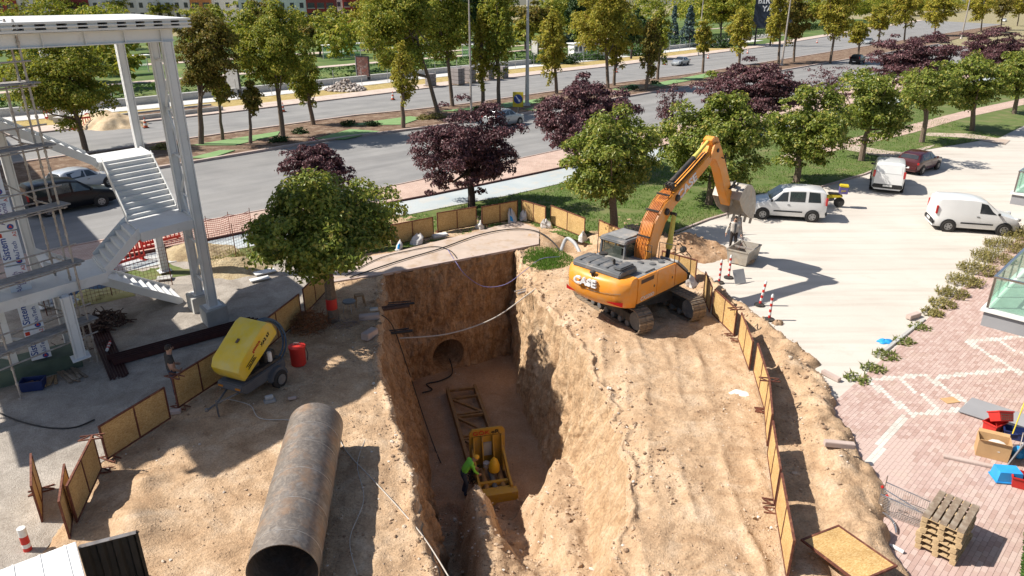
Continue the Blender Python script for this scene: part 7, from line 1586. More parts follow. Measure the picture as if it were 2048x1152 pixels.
mb = MB(); mb.tube([(.27, .05, .6), (.3, .1, .35), (.25, .12, .1)], .012, 6); mb.build('strap', 'cable_black', o, smooth=True)
p = at((540, 806)); o = thing('small_pump', 'small grey pump lying in front of the compressor wheel', 'pump', (p.x, p.y, .03), .5)
mb = MB(); mb.box((0, 0, .05), (.34, .2, .1)); mb.build('case', 'steel_grey', o, bevel=.02); mb = MB(); mb.lathe([(.05, -.12), (.08, -.1), (.08, .1), (.05, .12)], 12, (0, .02, .15), 'x'); mb.build('motor', 'concrete', o, smooth=True)
cable('compressor_hose', [at((455, 800), .04), at((500, 812), .03), at((520, 838), .03), at((580, 842), .03), at((640, 850), .03), at((668, 842), .03)], .014, 'cable_white', 'grey air hose trailing from the compressor toward the pipe', 'hose', 6)
cable('yard_cable', [at((-5, 826), .04), at((40, 845), .04), at((100, 858), .04), at((150, 857), .04), at((190, 842), .05)], .022, 'cable_black', 'black cable lying on the gravel at the left edge', 'cable')
p = at((352, 828)); mb = MB(); mb.box((0, 0, .06), (.3, .2, .1)); one(mb, 'kerb_stone', 'kerb', 'flat stone at the fence gap left of the man', 'stone', (p.x, p.y, .02), .3, bevel=.02)
# --- yard on the left
def bar_bundle(name, p0, p1, n, w_, h_, m, label, seed, cat='steel bars', z0=.04):
    A, B = at(p0), at(p1); d = B-A; L = d.length; g = random.Random(seed); o = thing(name, label, cat, (A.x, A.y, z0), math.atan2(d.y, d.x))
    for k in range(n):
        y = (k-(n-1)/2)*(w_+.012); e = g.uniform(-.12, .12); mb = MB()
        mb.b2((e, y-w_/2, 0), (L+g.uniform(-.12, .12), y-w_/2+.012, h_)); mb.b2((e, y+w_/2-.012, .001), (L+e, y+w_/2, h_-.001)); mb.b2((e+.002, y-w_/2+.012, 0), (L+e-.002, y+w_/2-.012, .012)); mb.build('bar', m, o)
    return o
bar_bundle('steel_profiles', (225, 728), (512, 648), 4, .14, .18, 'maroon_steel', 'long dark red steel channels stacked along the gravel', 11)
bar_bundle('steel_bars', (190, 642), (240, 757), 7, .07, .06, 'maroon_steel', 'short bundle of maroon bars crossing under the long channels', 12, z0=.03)
brush((205, 650), 260, .85, .45, 'dark heap of scrap timber and rods under the scaffold', 'plank_dark', 6, 'scrap_heap', .022, 'scrap')
brush((160, 700), 24, .8, .1, 'scattered dark rods on the ground by the green plinth', 'maroon_steel', 9, 'scrap_rods', .016, 'rods')
def planks(px, n, L, rz, label, m, seed):
    p = at(px); g = random.Random(seed); o = thing('plank_pile', label, 'planks', (p.x, p.y, .03), rz)
    for k in range(n): mb = MB(); mb.box((g.uniform(-.1, .1), (k-n/2)*.11, .03+.03*(k % 2)), (L*g.uniform(.8, 1.1), .09, .035), g.uniform(-.15, .15)); mb.build('plank', m, o)
planks((150, 752), 5, 1.1, -.75, 'loose grey timber battens in front of the green plinth', 'wood_old', 21)
planks((108, 762), 3, .7, -1.1, 'three short planks beside the blue crate', 'wood', 22)
p = at((69, 778)); o = thing('blue_crate', 'navy blue plastic crate on the gravel below the scaffold', 'crate', (p.x, p.y, .02), .25); frust('tub', .58, .36, .66, .42, 0, .32, 'navy_plastic', o, .025)
for k in range(9): mb = MB(); mb.box((random.uniform(-.2, .2), random.uniform(-.1, .1), .14+.02*k/3), (.2, .08, .06), random.uniform(0, 3)); mb.build('scrap_piece', 'plank_dark', o)
p = at((140, 662)); mb = MB(); mb.lathe([(.14, 0), (.16, .3), (.17, .34), (.13, .34)], 16); one(mb, 'bucket', 'white_plastic', 'white bucket in the dark under the scaffold', 'bucket', (p.x, p.y, .02), smooth=True)
def tarp(px, L, W_, h, rz, m, label, seed):
    p = at(px); u_ = np.linspace(-1, 1, 36); A, B = np.meshgrid(u_, u_); r = np.maximum(np.abs(A), np.abs(B)); z = h*np.clip(1-r**3, 0, 1)*(.7+.9*fbm(A*2, B*2, 3, seed))+.05*fbm(A*6, B*6, 3, seed+1)+.03; x = A*L/2*(1+.15*fbm(B*2, A, 3, seed+2)); y = B*W_/2*(1+.3*fbm(A*2, B, 3, seed+3)); z = np.where(r > .97, .0, z)
    b0 = (np.arange(35)[:, None]*36+np.arange(35)[None]).ravel(); o = npmesh('tarpaulin', np.stack([x, y, z], -1).reshape(-1, 3), np.stack([b0, b0+1, b0+37, b0+36], 1), m); o.location = (p.x, p.y, .02); o.rotation_euler = (0, 0, rz); return tag(o, label, 'tarpaulin')
tarp((170, 578), 2.6, .9, .5, .65, 'tarp_blue', 'blue tarpaulin bundle behind the wire mesh', 31); tarp((205, 596), 2.2, 1.1, .42, .6, 'tarp_yellow', 'dull yellow tarpaulin folded behind the wire mesh', 32); tarp((135, 606), 1.9, .9, .25, .2, 'tarp_pale', 'pale blue plastic sheet crumpled left of the yellow tarpaulin', 33)
# wire mesh panels under the stairs
def mesh_panel(p0, p1, h, label, step=.14):
    A, B = at(p0), at(p1); d = B-A; L = d.length; o = thing('wire_mesh', label, 'mesh fence', (A.x, A.y, .02), math.atan2(d.y, d.x)); mb = MB()
    n = int(L/step)
    for k in range(n+1): mb.tube([(k*L/n, 0, 0), (k*L/n, 0, h)], .0055, 4, cap=False)
    for k in range(int(h/step)+1): mb.tube([(0, .008, k*step), (L, .008, k*step)], .0055, 4, cap=False)
    mb.build('wires', 'rust_frame', o)['kind'] = 'stuff'
    for x in (0, L/2, L): mb = MB(); mb.tube([(x, 0, 0), (x, 0, h+.1)], .02, 6); mb.build('post', 'rust_frame', o)
mesh_panel((95, 632), (345, 570), 1.7, 'rusty wire mesh fence below the lowest landing'); mesh_panel((425, 545), (520, 505), 1.7, 'rusty wire mesh fence right of the steel column')
# orange net along the pavement
def net(p0, p1, h, label):
    A, B = at(p0, .1), at(p1, .1); d = B-A; L = d.length; o = thing('barrier_net', label, 'net', (A.x, A.y, .1), math.atan2(d.y, d.x)); mb = MB(); n = int(L/.09)
    for k in range(10):
        zs = [h*k/9*(1-.12*math.sin(math.pi*((x*4/n) % 1)))for x in range(n+1)]
        mb.add([(L*i/n, .0, zs[i]) for i in range(n+1)]+[(L*i/n, .0, zs[i]+.028) for i in range(n+1)], [(i, i+1, n+2+i, n+1+i) for i in range(n)])
    for i in range(0, n+1, 1): mb.quad((L*i/n, .002, .02), (L*i/n+.012, .002, .02), (L*i/n+.012, .002, h*.95), (L*i/n, .002, h*.95))
    mb.build('mesh', 'net_red', o)['kind'] = 'stuff'
    for k in range(5): mb = MB(); mb.tube([(L*k/4, .02, 0), (L*k/4, .02, h+.15)], .015, 6); mb.build('stake', 'rust_frame', o)
net((325, 500), (505, 463), 1.0, 'red plastic barrier net along the pink pavement')
def barrier(px, rz, label, n=1):
    p = at(px); o = thing('plastic_barrier', label, 'barrier', (p.x, p.y, .03), rz, 'red plastic barriers'); mb = MB()
    mb.b2((-.9, -.03, .85), (.9, .03, 1.0)); mb.b2((-.9, -.03, .12), (.9, .03, .24)); mb.build('rail', 'red_plastic', o, bevel=.01)
    for k in range(9): x = -.85+k*.2125; mb = MB(); mb.b2((x-.03, -.022, .24), (x+.03, .022, .85)); mb.build('bar', 'red_plastic', o)
    for x in (-.75, .75): mb = MB(); mb.b2((x-.05, -.25, 0), (x+.05, .25, .06)); mb.b2((x-.04, -.028, .06), (x+.04, .028, .12)); mb.build('foot', 'red_plastic', o)
barrier((285, 506), .7, 'red plastic barrier behind the stair landing, nearer one'); barrier((255, 530), 1.0, 'red plastic barrier under the stair flight'); barrier((325, 488), .8, 'red plastic barrier at the net end behind the columns')
barrier((195, 247), .75, 'red plastic barrier across the avenue, right of the sand pile tree', 1); barrier((165, 258), .95, 'red plastic barrier across the avenue, left of the tree trunk'); barrier((112, 238), .6, 'red plastic barrier at the foot of the far bridge columns')
# slabs and debris behind the columns
for k, (px, s_, rz, lab, m) in enumerate((((455, 530), (.8, .35, .06), .6, 'white slab on the dry mound behind the columns', 'concrete'), ((530, 548), (.9, .4, .05), .7, 'white board at the left edge of the chestnut crown', 'white_plastic'), ((520, 562), (.8, .3, .05), .6, 'second white board below the first at the chestnut', 'white_plastic'), ((330, 560), (.6, .4, .05), .3, 'pale plate at the foot of the lowest stairs', 'concrete'))):
    p = at(px); mb = MB(); mb.box((0, 0, s_[2]/2+.04), s_, rx=.06); one(mb, 'slab', m, lab, 'slab', (p.x, p.y, .04), rz, bevel=.01)
heap('rubble_mound', *at((390, 505))[:2], 1.9, 1.4, .45, 'dry_soil', 'low mound of dry soil and rubble behind the columns', 411); heap('dry_mound', *at((470, 535))[:2], 2.0, 1.5, .4, 'dry_soil', 'dry soil mound right of the tall steel columns', 413)
# ================================================================== PLAZA PROPS
# pallets
pA, pB, pD = G(1885, 982, .86), G(1958, 1010, .86), G(1846, 1038, .86); e1 = (pD-pA); e1.z = 0; e2 = (pB-pA); e2.z = 0; pc = pA+e1/2+e2/2
prz = math.atan2(e1.y, e1.x); PLn, PWd = 1.2, .8
bdm = {}
for nm, dm, m in (('top', (PLn, .125, .022), 'wood_old'), ('deck', (PLn, .11, .02), 'wood_pale'), ('cross', (.12, PWd, .02), 'wood_pale'), ('block', (.12, .12, .078), 'wood_pale')):
    mb = MB(); mb.box((0, 0, 0), dm); o = mb.build('t', m, bevel=.004, segs=1); bdm[nm] = o.data; bpy.data.objects.remove(o)
mb = MB(); mb.box((0, 0, 0), (PLn, .14, .022)); o = mb.build('t', 'wood_old', bevel=.004, segs=1); bdm['wide'] = o.data; bpy.data.objects.remove(o)
ords = ('lowest', 'second from the bottom', 'third from the bottom', 'third from the top', 'second from the top', 'topmost')
for k in range(6):
    o = thing('pallet', f'wooden pallet, {ords[k]} in the stack by the shopping cart', 'pallet', (pc.x+random.uniform(-.03, .03), pc.y+random.uniform(-.03, .03), .02+.1445*k), prz+random.uniform(-.05, .05), 'stacked pallets')
    def pc_(nm, me, x, y, z): q = bpy.data.objects.new(nm, bdm[me]); COL.objects.link(q); q.parent = o; q.location = (x, y, z)
    for i, y in enumerate((-.33, -.165, 0, .165, .33)): pc_('board', ('wide' if i % 2 == 0 else 'top') if k == 5 else 'deck', 0, y, .133)
    for x in (-.54, 0, .54):
        pc_('cross_board', 'cross', x, 0, .111)
        for y in (-.34, 0, .34): pc_('block', 'block', x, y, .0615)
    for y in (-.34, 0, .34): pc_('bottom_board', 'deck', 0, y, .011)
# shopping cart tipped over
p = at((1797, 1042)); o = thing('shopping_cart', 'wire shopping cart with red corners lying on its side by the pallets', 'shopping cart', (p.x, p.y, .03), R(-38))
cw_, ch_, cl_ = .55, .5, .95
mb = MB()
def crt(x, y, z): return (x*(1-.12*(z/ch_)*0), y, z)
for i in range(22):
    x = -cl_/2+cl_*i/21; mb.tube([(x, 0, .02), (x, 0, ch_)], .004, 4, cap=False); mb.tube([(x, cw_, .02), (x, cw_*.9, ch_)], .004, 4, cap=False); mb.tube([(x, 0, .02), (x, cw_, .02)], .004, 4, cap=False)
for i in range(12):
    z = .02+(ch_-.02)*i/11; mb.tube([(-cl_/2, 0, z), (cl_/2, 0, z)], .004, 4, cap=False); mb.tube([(-cl_/2, cw_*(1-.1*z/ch_), z), (cl_/2, cw_*(1-.1*z/ch_), z)], .004, 4, cap=False); mb.tube([(cl_/2, 0, z), (cl_/2, cw_, z)], .004, 4, cap=False)
mb.build('basket', 'galv', o)['kind'] = 'stuff'
for a, b in (((-cl_/2, 0, ch_), (cl_/2, 0, ch_*.8)), ((-cl_/2, cw_, ch_), (cl_/2, cw_, ch_*.8)), ((-cl_/2, 0, 0), (-cl_/2, 0, ch_+.18)), ((-cl_/2, cw_, 0), (-cl_/2, cw_, ch_+.18)), ((-cl_/2, 0, ch_+.18), (cl_/2, 0, ch_*.8)), ((cl_/2, 0, .0), (cl_/2, 0, ch_*.8))):
    mb = MB(); mb.tube([a, b], .013, 7); mb.build('frame_tube', 'chrome', o, smooth=True)
for q in ((-cl_/2, 0, ch_+.2), (cl_/2, 0, ch_*.8), (cl_/2, 0, .02), (-cl_/2+.12, cw_*.3, ch_*.8)):
    mb = MB(); mb.box(q, (.07, .07, .07)); mb.build('corner_cap', 'red_plastic', o, bevel=.02)
cable('cart_tube', [at((1716, 1024), .08), at((1745, 1024), .1), at((1775, 1040), .1), at((1788, 1058), .1), at((1792, 1070), .05)], .028, 'chrome', 'bent metal tube with wheel lying left of the cart', 'tube')
p = at((1797, 1103)); mb = MB(); mb.tube([(-.14, 0, .05), (.1, 0, .05)], .045, 12); mb.tube([(-.2, 0, .05), (-.14, 0, .05)], .03, 10); one(mb, 'bottle', 'white_plastic', 'white plastic bottle on the spoil below the cart', 'bottle', (p.x, p.y, max(0, gz(p.x, p.y))), -.9, smooth=True)
for k, (px, s_, rz, lab) in enumerate((((1671, 926), (.75, .17, .14), -.12, 'long pink kerb stone lying on the soil left of the plaza'), ((1661, 756), (.62, .16, .13), -1.0, 'short kerb stone lying at the top of the spoil bank'), ((1826, 636), (.7, .2, .16), .55, 'loose kerb stone above the row of edge stones'))):
    p = at(px); mb = MB(); mb.box((0, 0, s_[2]/2), s_, ry=.04); one(mb, 'kerb_stone', 'kerb', lab, 'stone', (p.x, p.y, max(0, gz(p.x, p.y))+.02), rz, bevel=.012)
A, B = at((1768, 703)), at((1848, 640)); d = (B-A); nk = 6
for k in range(nk):
    c = A+d*((k+.5)/nk); mb = MB(); mb.box((0, 0, .03), (d.length/nk-.03, .13, .12)); one(mb, 'edge_stone', 'concrete', f'pale edge stone between lot and plaza, {("first", "second", "third", "fourth", "fifth", "sixth")[k]} counted from the blue bag', 'stone', (c.x, c.y, -.02), math.atan2(d.y, d.x)+random.uniform(-.02, .02), 'edge stones of the plaza', bevel=.012)
def blob(px, r, h, m, name, label, cat, seed):
    p = at(px); P = []; 
    for i in range(8):
        t = i/7*math.pi/2; P.append([(r*math.cos(t)*(1+.3*math.sin(3*a+seed)*.5+.15*math.sin(7*a))*math.cos(a), r*.7*math.cos(t)*(1+.2*math.sin(5*a))*math.sin(a), h*math.sin(t)*(1+.2*math.sin(4*a))) for a in np.linspace(0, 2*math.pi, 20)])
    mb = MB(); mb.grid(P); return one(mb, name, m, label, cat, (p.x, p.y, 0), smooth=True, ang=60)
blob((1769, 684), .26, .1, 'blue_plastic', 'plastic_bag', 'crumpled bright blue plastic bag on the lot', 'bag', 1); blob((1478, 787), .3, .05, 'white_plastic', 'paper_scrap', 'scrap of white paper on the tracked soil', 'paper', 3)
blob((1655, 790), .3, .12, 'concrete', 'stone', 'white stone at the plaza corner of the spoil', 'stone', 5); blob((1555, 648), .2, .15, 'stone_mix', 'stone', 'large pale stone on the spoil below the last bollard', 'stone', 7)
# boards, boxes, crates on the right
q = [G(*x, .06) for x in ((1916, 823), (1944, 796), (2075, 838), (2055, 868))]
mb = MB(); mb.add([tuple(v) for v in q]+[(v.x, v.y, .085) for v in q], [(3, 2, 1, 0), (4, 5, 6, 7)]+[(i, (i+1) % 4, (i+1) % 4+4, i+4) for i in range(4)]); one(mb, 'grey_board', 'wall_grey', 'large grey board lying flat on the plaza', 'board')
p = at((2050, 935)); mb = MB(); mb.box((0, 0, .62), (.9, .03, 1.25), rx=R(14)); one(mb, 'leaning_panel', 'wall_grey', 'grey panel leaning upright behind the cardboard box', 'panel', (p.x+.05, p.y+.25, 0), R(38))
p = at((1990, 915)); o = thing('cardboard_box', 'open cardboard box with white packing on the plaza', 'box', (p.x-.05, p.y+.12, .02), R(-28)); frust('box_walls', .72, .48, .74, .5, 0, .48, 'cardboard', o, .012)
for s_ in (-1, 1): mb = MB(); mb.box((0, s_*.27, .5), (.7, .1, .01), rx=s_*.9); mb.build('flap', 'cardboard', o)
mb = MB(); mb.lathe([(.26, .25), (.2, .36), (.05, .4)], 9, (.08, 0, 0)); mb.build('packing', 'bag_white', o, smooth=True)
def crate(px, L, W_, h, rz, m, label, name='plastic_crate', z=0, tilt=(0, 0), holes=True, off=(0, 0)):
    p = at(px); o = thing(name, label, 'crate', (p.x+off[0], p.y+off[1], .02+z), rz); o.rotation_euler = (tilt[0], tilt[1], rz); frust('tub', L*.88, W_*.88, L, W_, 0, h, m, o, .015)
    mb = MB(); 
    for s_ in (-1, 1): mb.b2((-L/2-.02, s_*W_/2-.02, h-.04), (L/2+.02, s_*W_/2+.02, h))
    for s_ in (-1, 1): mb.b2((s_*L/2-.02, -W_/2+.021, h-.039), (s_*L/2+.02, W_/2-.021, h-.001))
    mb.build('rim', m, o, bevel=.006)
    if holes:
        for k in range(7):
            for z_ in range(3):
                for s_ in (-1, 1): mb = MB(); mb.box((-L*.36+k*L*.12, s_*(W_*.44+.004+(z_+1)*h*.02), h*.2+z_*h*.22), (L*.06, .008, h*.12)); mb.build('slot', 'hide_brown', o)
    return o
crate((1992, 868), .52, .36, .3, .5, 'red_plastic', 'red slotted shopping basket behind the cardboard box', 'red_basket', off=(0, .15)); crate((2002, 868), .5, .36, .28, .2, 'red_plastic', 'red slotted basket tipped on top of the other red one', 'red_basket', z=.32, tilt=(R(-35), R(10)), off=(0, .1))
crate((2030, 880), .5, .34, .26, -.5, 'navy_plastic', 'navy crate between the red baskets and the leaning panel', holes=False, off=(0, .1))
crate((2010, 960), .58, .4, .3, -.15, 'blue_plastic', 'bright blue crate standing on the plaza, turned upside down', holes=False).rotation_euler = (math.pi, 0, -.15)
bpy.data.objects[[x.name for x in bpy.data.objects if x.get('label', '') == 'bright blue crate standing on the plaza, turned upside down'][0]].location.z = .33
crate((2050, 978), .55, .4, .3, -.5, 'red_plastic', 'solid red crate at the right edge of the picture', holes=False, off=(0, .1))
p = at((2030, 915)); o = thing('dustpan', 'blue long handled dustpan beside the cardboard box', 'dustpan', (p.x+.05, p.y, .02), .6)
mb = MB(); mb.lathe([(.13, 0), (.17, .05), (.17, .2), (.1, .26)], 12, (0, 0, .02)); mb.build('pan', 'blue_plastic', o, smooth=True); mb = MB(); mb.tube([(0, 0, .2), (.25, .1, .6)], .012, 6); mb.build('handle', 'galv', o)
p = at((2018, 890)); o = thing('broom', 'yellow handled broom leaning on the grey panel', 'broom', (p.x, p.y, 0)); mb = MB(); mb.tube([(0, 0, .35), (.35, .35, 1.2)], .016, 8); mb.build('handle', 'sign_yellow', o, smooth=True); mb = MB(); mb.box((-.02, -.02, .3), (.3, .06, .12)); mb.build('brush', 'navy_plastic', o)
p = at((1900, 802)); mb = MB(); mb.box((0, 0, .012), (.45, .3, .012)); one(mb, 'cardboard_sheet', 'cardboard', 'flat brown cardboard sheet on the white paver pattern', 'cardboard', (p.x, p.y, .015), .2)
p = at((1955, 930)); mb = MB(); mb.box((0, 0, .035), (1.35, .14, .06)); one(mb, 'flat_strip', 'kerb', 'pinkish long strip lying flat left of the blue crate', 'strip', (p.x-.1, p.y+.05, .015), -.42, bevel=.01)
# artificial hedge at the right bottom corner
def turf_hedge():
    A, B = G(2052, 1020, 0), G(2040, 1160, 0); o = thing('turf_hedge', 'dark green artificial hedge at the bottom right corner', 'hedge', (0, 0, 0)); n = 9000
    t = RNG.uniform(-.15, 1.2, n)[:, None]; P = np.array(A)[None]*(1-t)+np.array(B)[None]*t; nd = np.array([.35, .05, 0]); P = P+RNG.uniform(0, 1, (n, 1))*nd+np.c_[np.zeros((n, 2)), RNG.uniform(0, .75, n)]
    leafmesh('leaves', P, RNG.normal(0, 1, (n, 3)), .09, 'leaf_hedge', o); mb = MB(); d = B-A; c = (A+B)/2; mb.box((c.x+.2, c.y, .36), (d.length*1.25, .22, .7), math.atan2(d.y, d.x)); mb.build('core', 'turf_fake', o)
turf_hedge()
# --- building with glazed balconies on the right
bd = thing('apartment_house', 'house at the right edge with white edged glass balconies', 'building', (0, 0, 0))
w0 = Vector((14.22, 16.99, 0)); wdir = Vector((math.cos(R(44.6)), math.sin(R(44.6)), 0)); wout = Vector((-wdir.y, wdir.x, 0))
def hbox(nm, s0, s1, d0, d1, z0, z1, m, par=None):
    mb = MB(); vs = [w0+wdir*s+wout*d+Vector((0, 0, z)) for z in (z0, z1) for s, d in ((s0, d0), (s1, d0), (s1, d1), (s0, d1))]
    mb.add(vs, [(0, 3, 2, 1), (4, 5, 6, 7), (0, 1, 5, 4), (1, 2, 6, 5), (2, 3, 7, 6), (3, 0, 4, 7)]); return mb.build(nm, m, par or bd)
hbox('wall', -3, 32, -10, -.75, 0, 9, 'wall_grey')
w00 = w0.copy()
for sw in (.8, 2.6, 6.4, 8.4, 10.6, 12.4):
    for zw in (3.2, 6.2):
        wn_ = hbox('window', sw, sw+1.2, -.749, -.72, zw+(0 if sw < 4 else .8), zw+2.2, 'window_dark'); hbox('window_frame', sw-.08, sw+1.28, -.748, -.7, zw+2.205, zw+2.29, 'wall_white', wn_)
    hbox('cornice', -3, 14.4, -.75, -.45, 9, 9.25, 'wall_white') if sw < 1 else None
hbox('wall', 14.5, 32, -.74, 1.9, 0, 9, 'wall_grey')
for s0, s1 in ((0, 4.4), (15.2, 19)):
    w0 = w00+wout*(2.65 if s0 > 5 else 0)
    b_ = hbox('balcony', s0, s1, -.74, 1.5, 2.62, 3.06, 'wall_grey'); hbox('ledge', s0-.08, s1+.08, -.74, 1.58, 3.061, 3.14, 'wall_white', b_); hbox('floor_inset', s0+.12, s1-.12, -.7, 1.38, 3.141, 3.15, 'concrete', b_)
    for k in range(4):
        a0 = s0+.03+k*(s1-s0-.06)/4; a1 = a0+(s1-s0-.06)/4; hbox('pane', a0+.05, a1-.05, 1.46, 1.472, 3.2, 4.0, 'glass_green', b_)
    for e in (s0+.03, s1-.03):
        for k in range(2): hbox('pane', e-.006, e+.006, -.65+k*1.06, .35+k*1.06, 3.2, 4.0, 'glass_green', b_)
    for k in range(5):
        a = s0+.03+k*(s1-s0-.06)/4; hbox('post', a-.02, a+.02, 1.445, 1.485, 3.14, 4.05, 'chrome', b_)
    for k in range(3): hbox('post', s0+.01, s0+.05, -.68+k*1.05, -.64+k*1.05, 3.14, 4.05, 'chrome', b_)
    hbox('top_rail', s0, s1, 1.43, 1.5, 4.05, 4.1, 'chrome', b_); hbox('top_rail', s0, s0+.07, -.7, 1.429, 4.05, 4.1, 'chrome', b_); hbox('top_rail', s1-.07, s1, -.7, 1.429, 4.05, 4.1, 'chrome', b_)
# ================================================================== THE AVENUE AND THE TOWN BEHIND
def lamp(px, top, label, r=.1, lean=0, m='galv', h=None, head=True):
    p = at(px); H_ = h or 11; o = thing('lamp_post', label, 'lamp post', (p.x, p.y, .1), R(45)); mb = MB(); mb.tube([(0, 0, 0), (0, 0, H_*.5), (0, 0, H_)], [r*1.15, r*.9, r*.6], 12); mb.lathe([(r*2, 0), (r*2, .06), (r*1.2, .3)], 12); mb.build('pole', m, o, smooth=True)
    if head:
        mb = MB(); mb.tube([(0, 0, H_), (0, .3, H_+.5), (0, 1.3, H_+.7)], .05, 8); a_ = mb.build('arm', m, o, smooth=True); mb = MB(); mb.box((0, 1.6, H_+.7), (.25, .7, .12)); mb.build('luminaire', 'steel_grey', a_, bevel=.03)
lamp((943, 246), 0, 'slim grey lamp post on the median above the purple plum', .1)
lamp((1054, 213), 0, 'thick round concrete pole on the median beside the arrow sign', .2, m='concrete', head=False)
lamp((997, 156), 0, 'slim pole on the far pavement behind the yellow plane', .1)
lamp((1563, 132), 0, 'lamp post on the median left of the large yellow green plane', .15)
lamp((1922, 78), 0, 'lamp post on the median at the upper right', .2)
lamp((1396, 112), 0, 'lamp post on the far pavement right of the blue spruces', .12)
lamp((335, 222), 0, 'short pale pole on the far pavement behind the steel columns', .09, h=6, head=False)
# traffic sign
p = at((1036, 226)); o = thing('traffic_sign', 'yellow sign with a blue disc and white arrow on the median', 'sign', (p.x, p.y, .1), R(-12))
mb = MB(); mb.tube([(0, .03, 0), (0, .03, 1.6)], .04, 8); mb.build('post', 'galv', o, smooth=True); mb = MB(); mb.b2((-.55, -.015, .5), (.55, .015, 2.0)); mb.build('plate', 'sign_yellow', o, bevel=.01)
mb = MB(); mb.lathe([(.46, -.024), (.46, -.017)], 28, (0, 0, 1.3), 'y'); ds = mb.build('disc', 'sign_blue', o); mb = MB(); mb.prism([(-.28, 1.58), (-.18, 1.65), (.12, 1.22), (.22, 1.3), (.24, .98), (-.04, 1.12), (.04, 1.17)], -.03, -.026); mb.build('arrow', 'letter_white', o)
# cones
for k, (px, lab) in enumerate((((786, 200), 'traffic cone on the far road left of the forked plane'), ((292, 256), 'traffic cone at the kerb behind the steel columns'), ((567, 224), 'traffic cone on the far road left of the bright green plane'), ((1233, 145), 'traffic cone on the far road left of the silver sedan'), ((1330, 130), 'traffic cone directly left of the silver sedan'), ((1416, 117), 'traffic cone right of the silver sedan'), ((1495, 107), 'traffic cone below the billboard'), ((1634, 86), 'traffic cone left of the second silver car'))):
    p = at(px); sc_ = 1.15; o = thing('traffic_cone', lab, 'cone', (p.x, p.y, .01), k*.7, 'traffic cones on the far road', sc_); mb = MB(); mb.b2((-.22, -.22, 0), (.22, .22, .05)); mb.build('base', 'rubber', o, bevel=.02)
    for i in range(5): mb = MB(); z0 = .05+i*.16; mb.lathe([(.17-i*.03, z0), (.14-i*.03, z0+.16)], 14); mb.build('band', 'cone_orange' if i % 2 == 0 else 'white_plastic', o, smooth=True)
# stacks of paving blocks
for k, (px, n_, m_, lab) in enumerate((((862, 174), 3, 1, 'low stack of paving blocks with reddish top on the far pavement'), ((915, 170), 4, 2, 'grey stack of paving blocks left of the slim lamp post'), ((938, 166), 4, 2, 'stack of paving blocks directly behind the slim lamp post'), ((975, 160), 4, 2, 'stack of paving blocks between the two yellow planes'), ((1003, 157), 3, 2, 'rightmost stack of paving blocks on the far pavement'))):
    p = at(px); o = thing('block_stack', lab, 'paving blocks', (p.x, p.y, .1), R(48), 'stacks of paving blocks')
    for z in range(n_):
        for x in range(2):
            for y in range(2):
                mb = MB(); mb.b2((-.62+x*.63, -.62*m_/1.5+y*.62*m_/1.5, .13+z*.5), (-.01+x*.63-.02, -.01*m_+y*.62*m_/1.5, .13+z*.5+.46)); mb.build('block_bundle', 'paving_block', o)
    mb = MB(); mb.b2((-.62, -.8, 0), (.62, .8, .11)); mb.build('skid', 'wood_old', o)
# rubble
P = []; Sz = []
for k in range(420):
    r_ = random.random()**.6; a = random.uniform(0, 6.28); P.append((2.6*r_*math.cos(a), 2.2*r_*math.sin(a), max(.05, 1.5*(1-r_**.9))*random.uniform(.5, 1))); Sz.append(random.uniform(.1, .28))
p = at((692, 181)); o = rocks('rubble_pile', P, Sz, 'rubble_mix'); o.location = (p.x, p.y, .1); tag(o, 'pile of broken stone on the dry verge left of the advertising panel', 'rubble')
heap('sand_pile', *at((218, 252))[:2], 3.2, 2.3, 1.5, 'sand', 'pale sand pile by the red barriers across the avenue', 421, lumps=.1, z0=.05)
p = at((268, 243)); o = thing('concrete_planter', 'long concrete planter edge with soil beside the sand pile', 'planter', (p.x, p.y, .05), R(48))
for a in ((-.5, -.1, 9, .1), (-.5, 2.4, 9, 2.6)): mb = MB(); mb.b2((a[0], a[1], 0), (a[2], a[3], .45)); mb.build('kerb_wall', 'concrete', o)
mb = MB(); mb.b2((-.6, .1, 0), (-.4, 2.4, .45)); mb.build('kerb_wall', 'concrete', o); mb = MB(); mb.b2((-.4, .1, .0), (9, 2.4, .3)); mb.build('soil', 'median_soil', o)
# advertising panels
for k, (px, rz, m, lab) in enumerate((((728, 163), -.12, 'poster', 'dark framed advertising panel with a red poster'), ((470, 190), -.25, 'poster_pale', 'dark framed panel with a pale poster behind the thin plane'), ((572, 178), -.5, 'poster', 'brown advertising panel behind the tall dense plane'), ((1070, 118), -.9, 'poster_pale', 'pale advertising panel behind the concrete pole'))):
    p = at(px); o = thing('advertising_panel', lab, 'panel', (p.x, p.y, .1), rz, 'advertising panels at the tram stop'); mb = MB(); mb.b2((-.95, -.12, .15), (.95, .12, 3.3)); mb.build('case', 'machine_black', o, bevel=.03)
    mb = MB(); mb.b2((-.8, -.135, .6), (.8, -.121, 3.15)); mb.build('poster', m, o); mb = MB(); mb.b2((-.8, -.1, 0), (.8, .1, .15)); mb.build('foot', 'steel_grey', o)
    mb = MB(); mb.b2((-1.0, -.1, .15), (-.955, .1, 3.3)); mb.build('edge_strip', 'white_plastic', o)
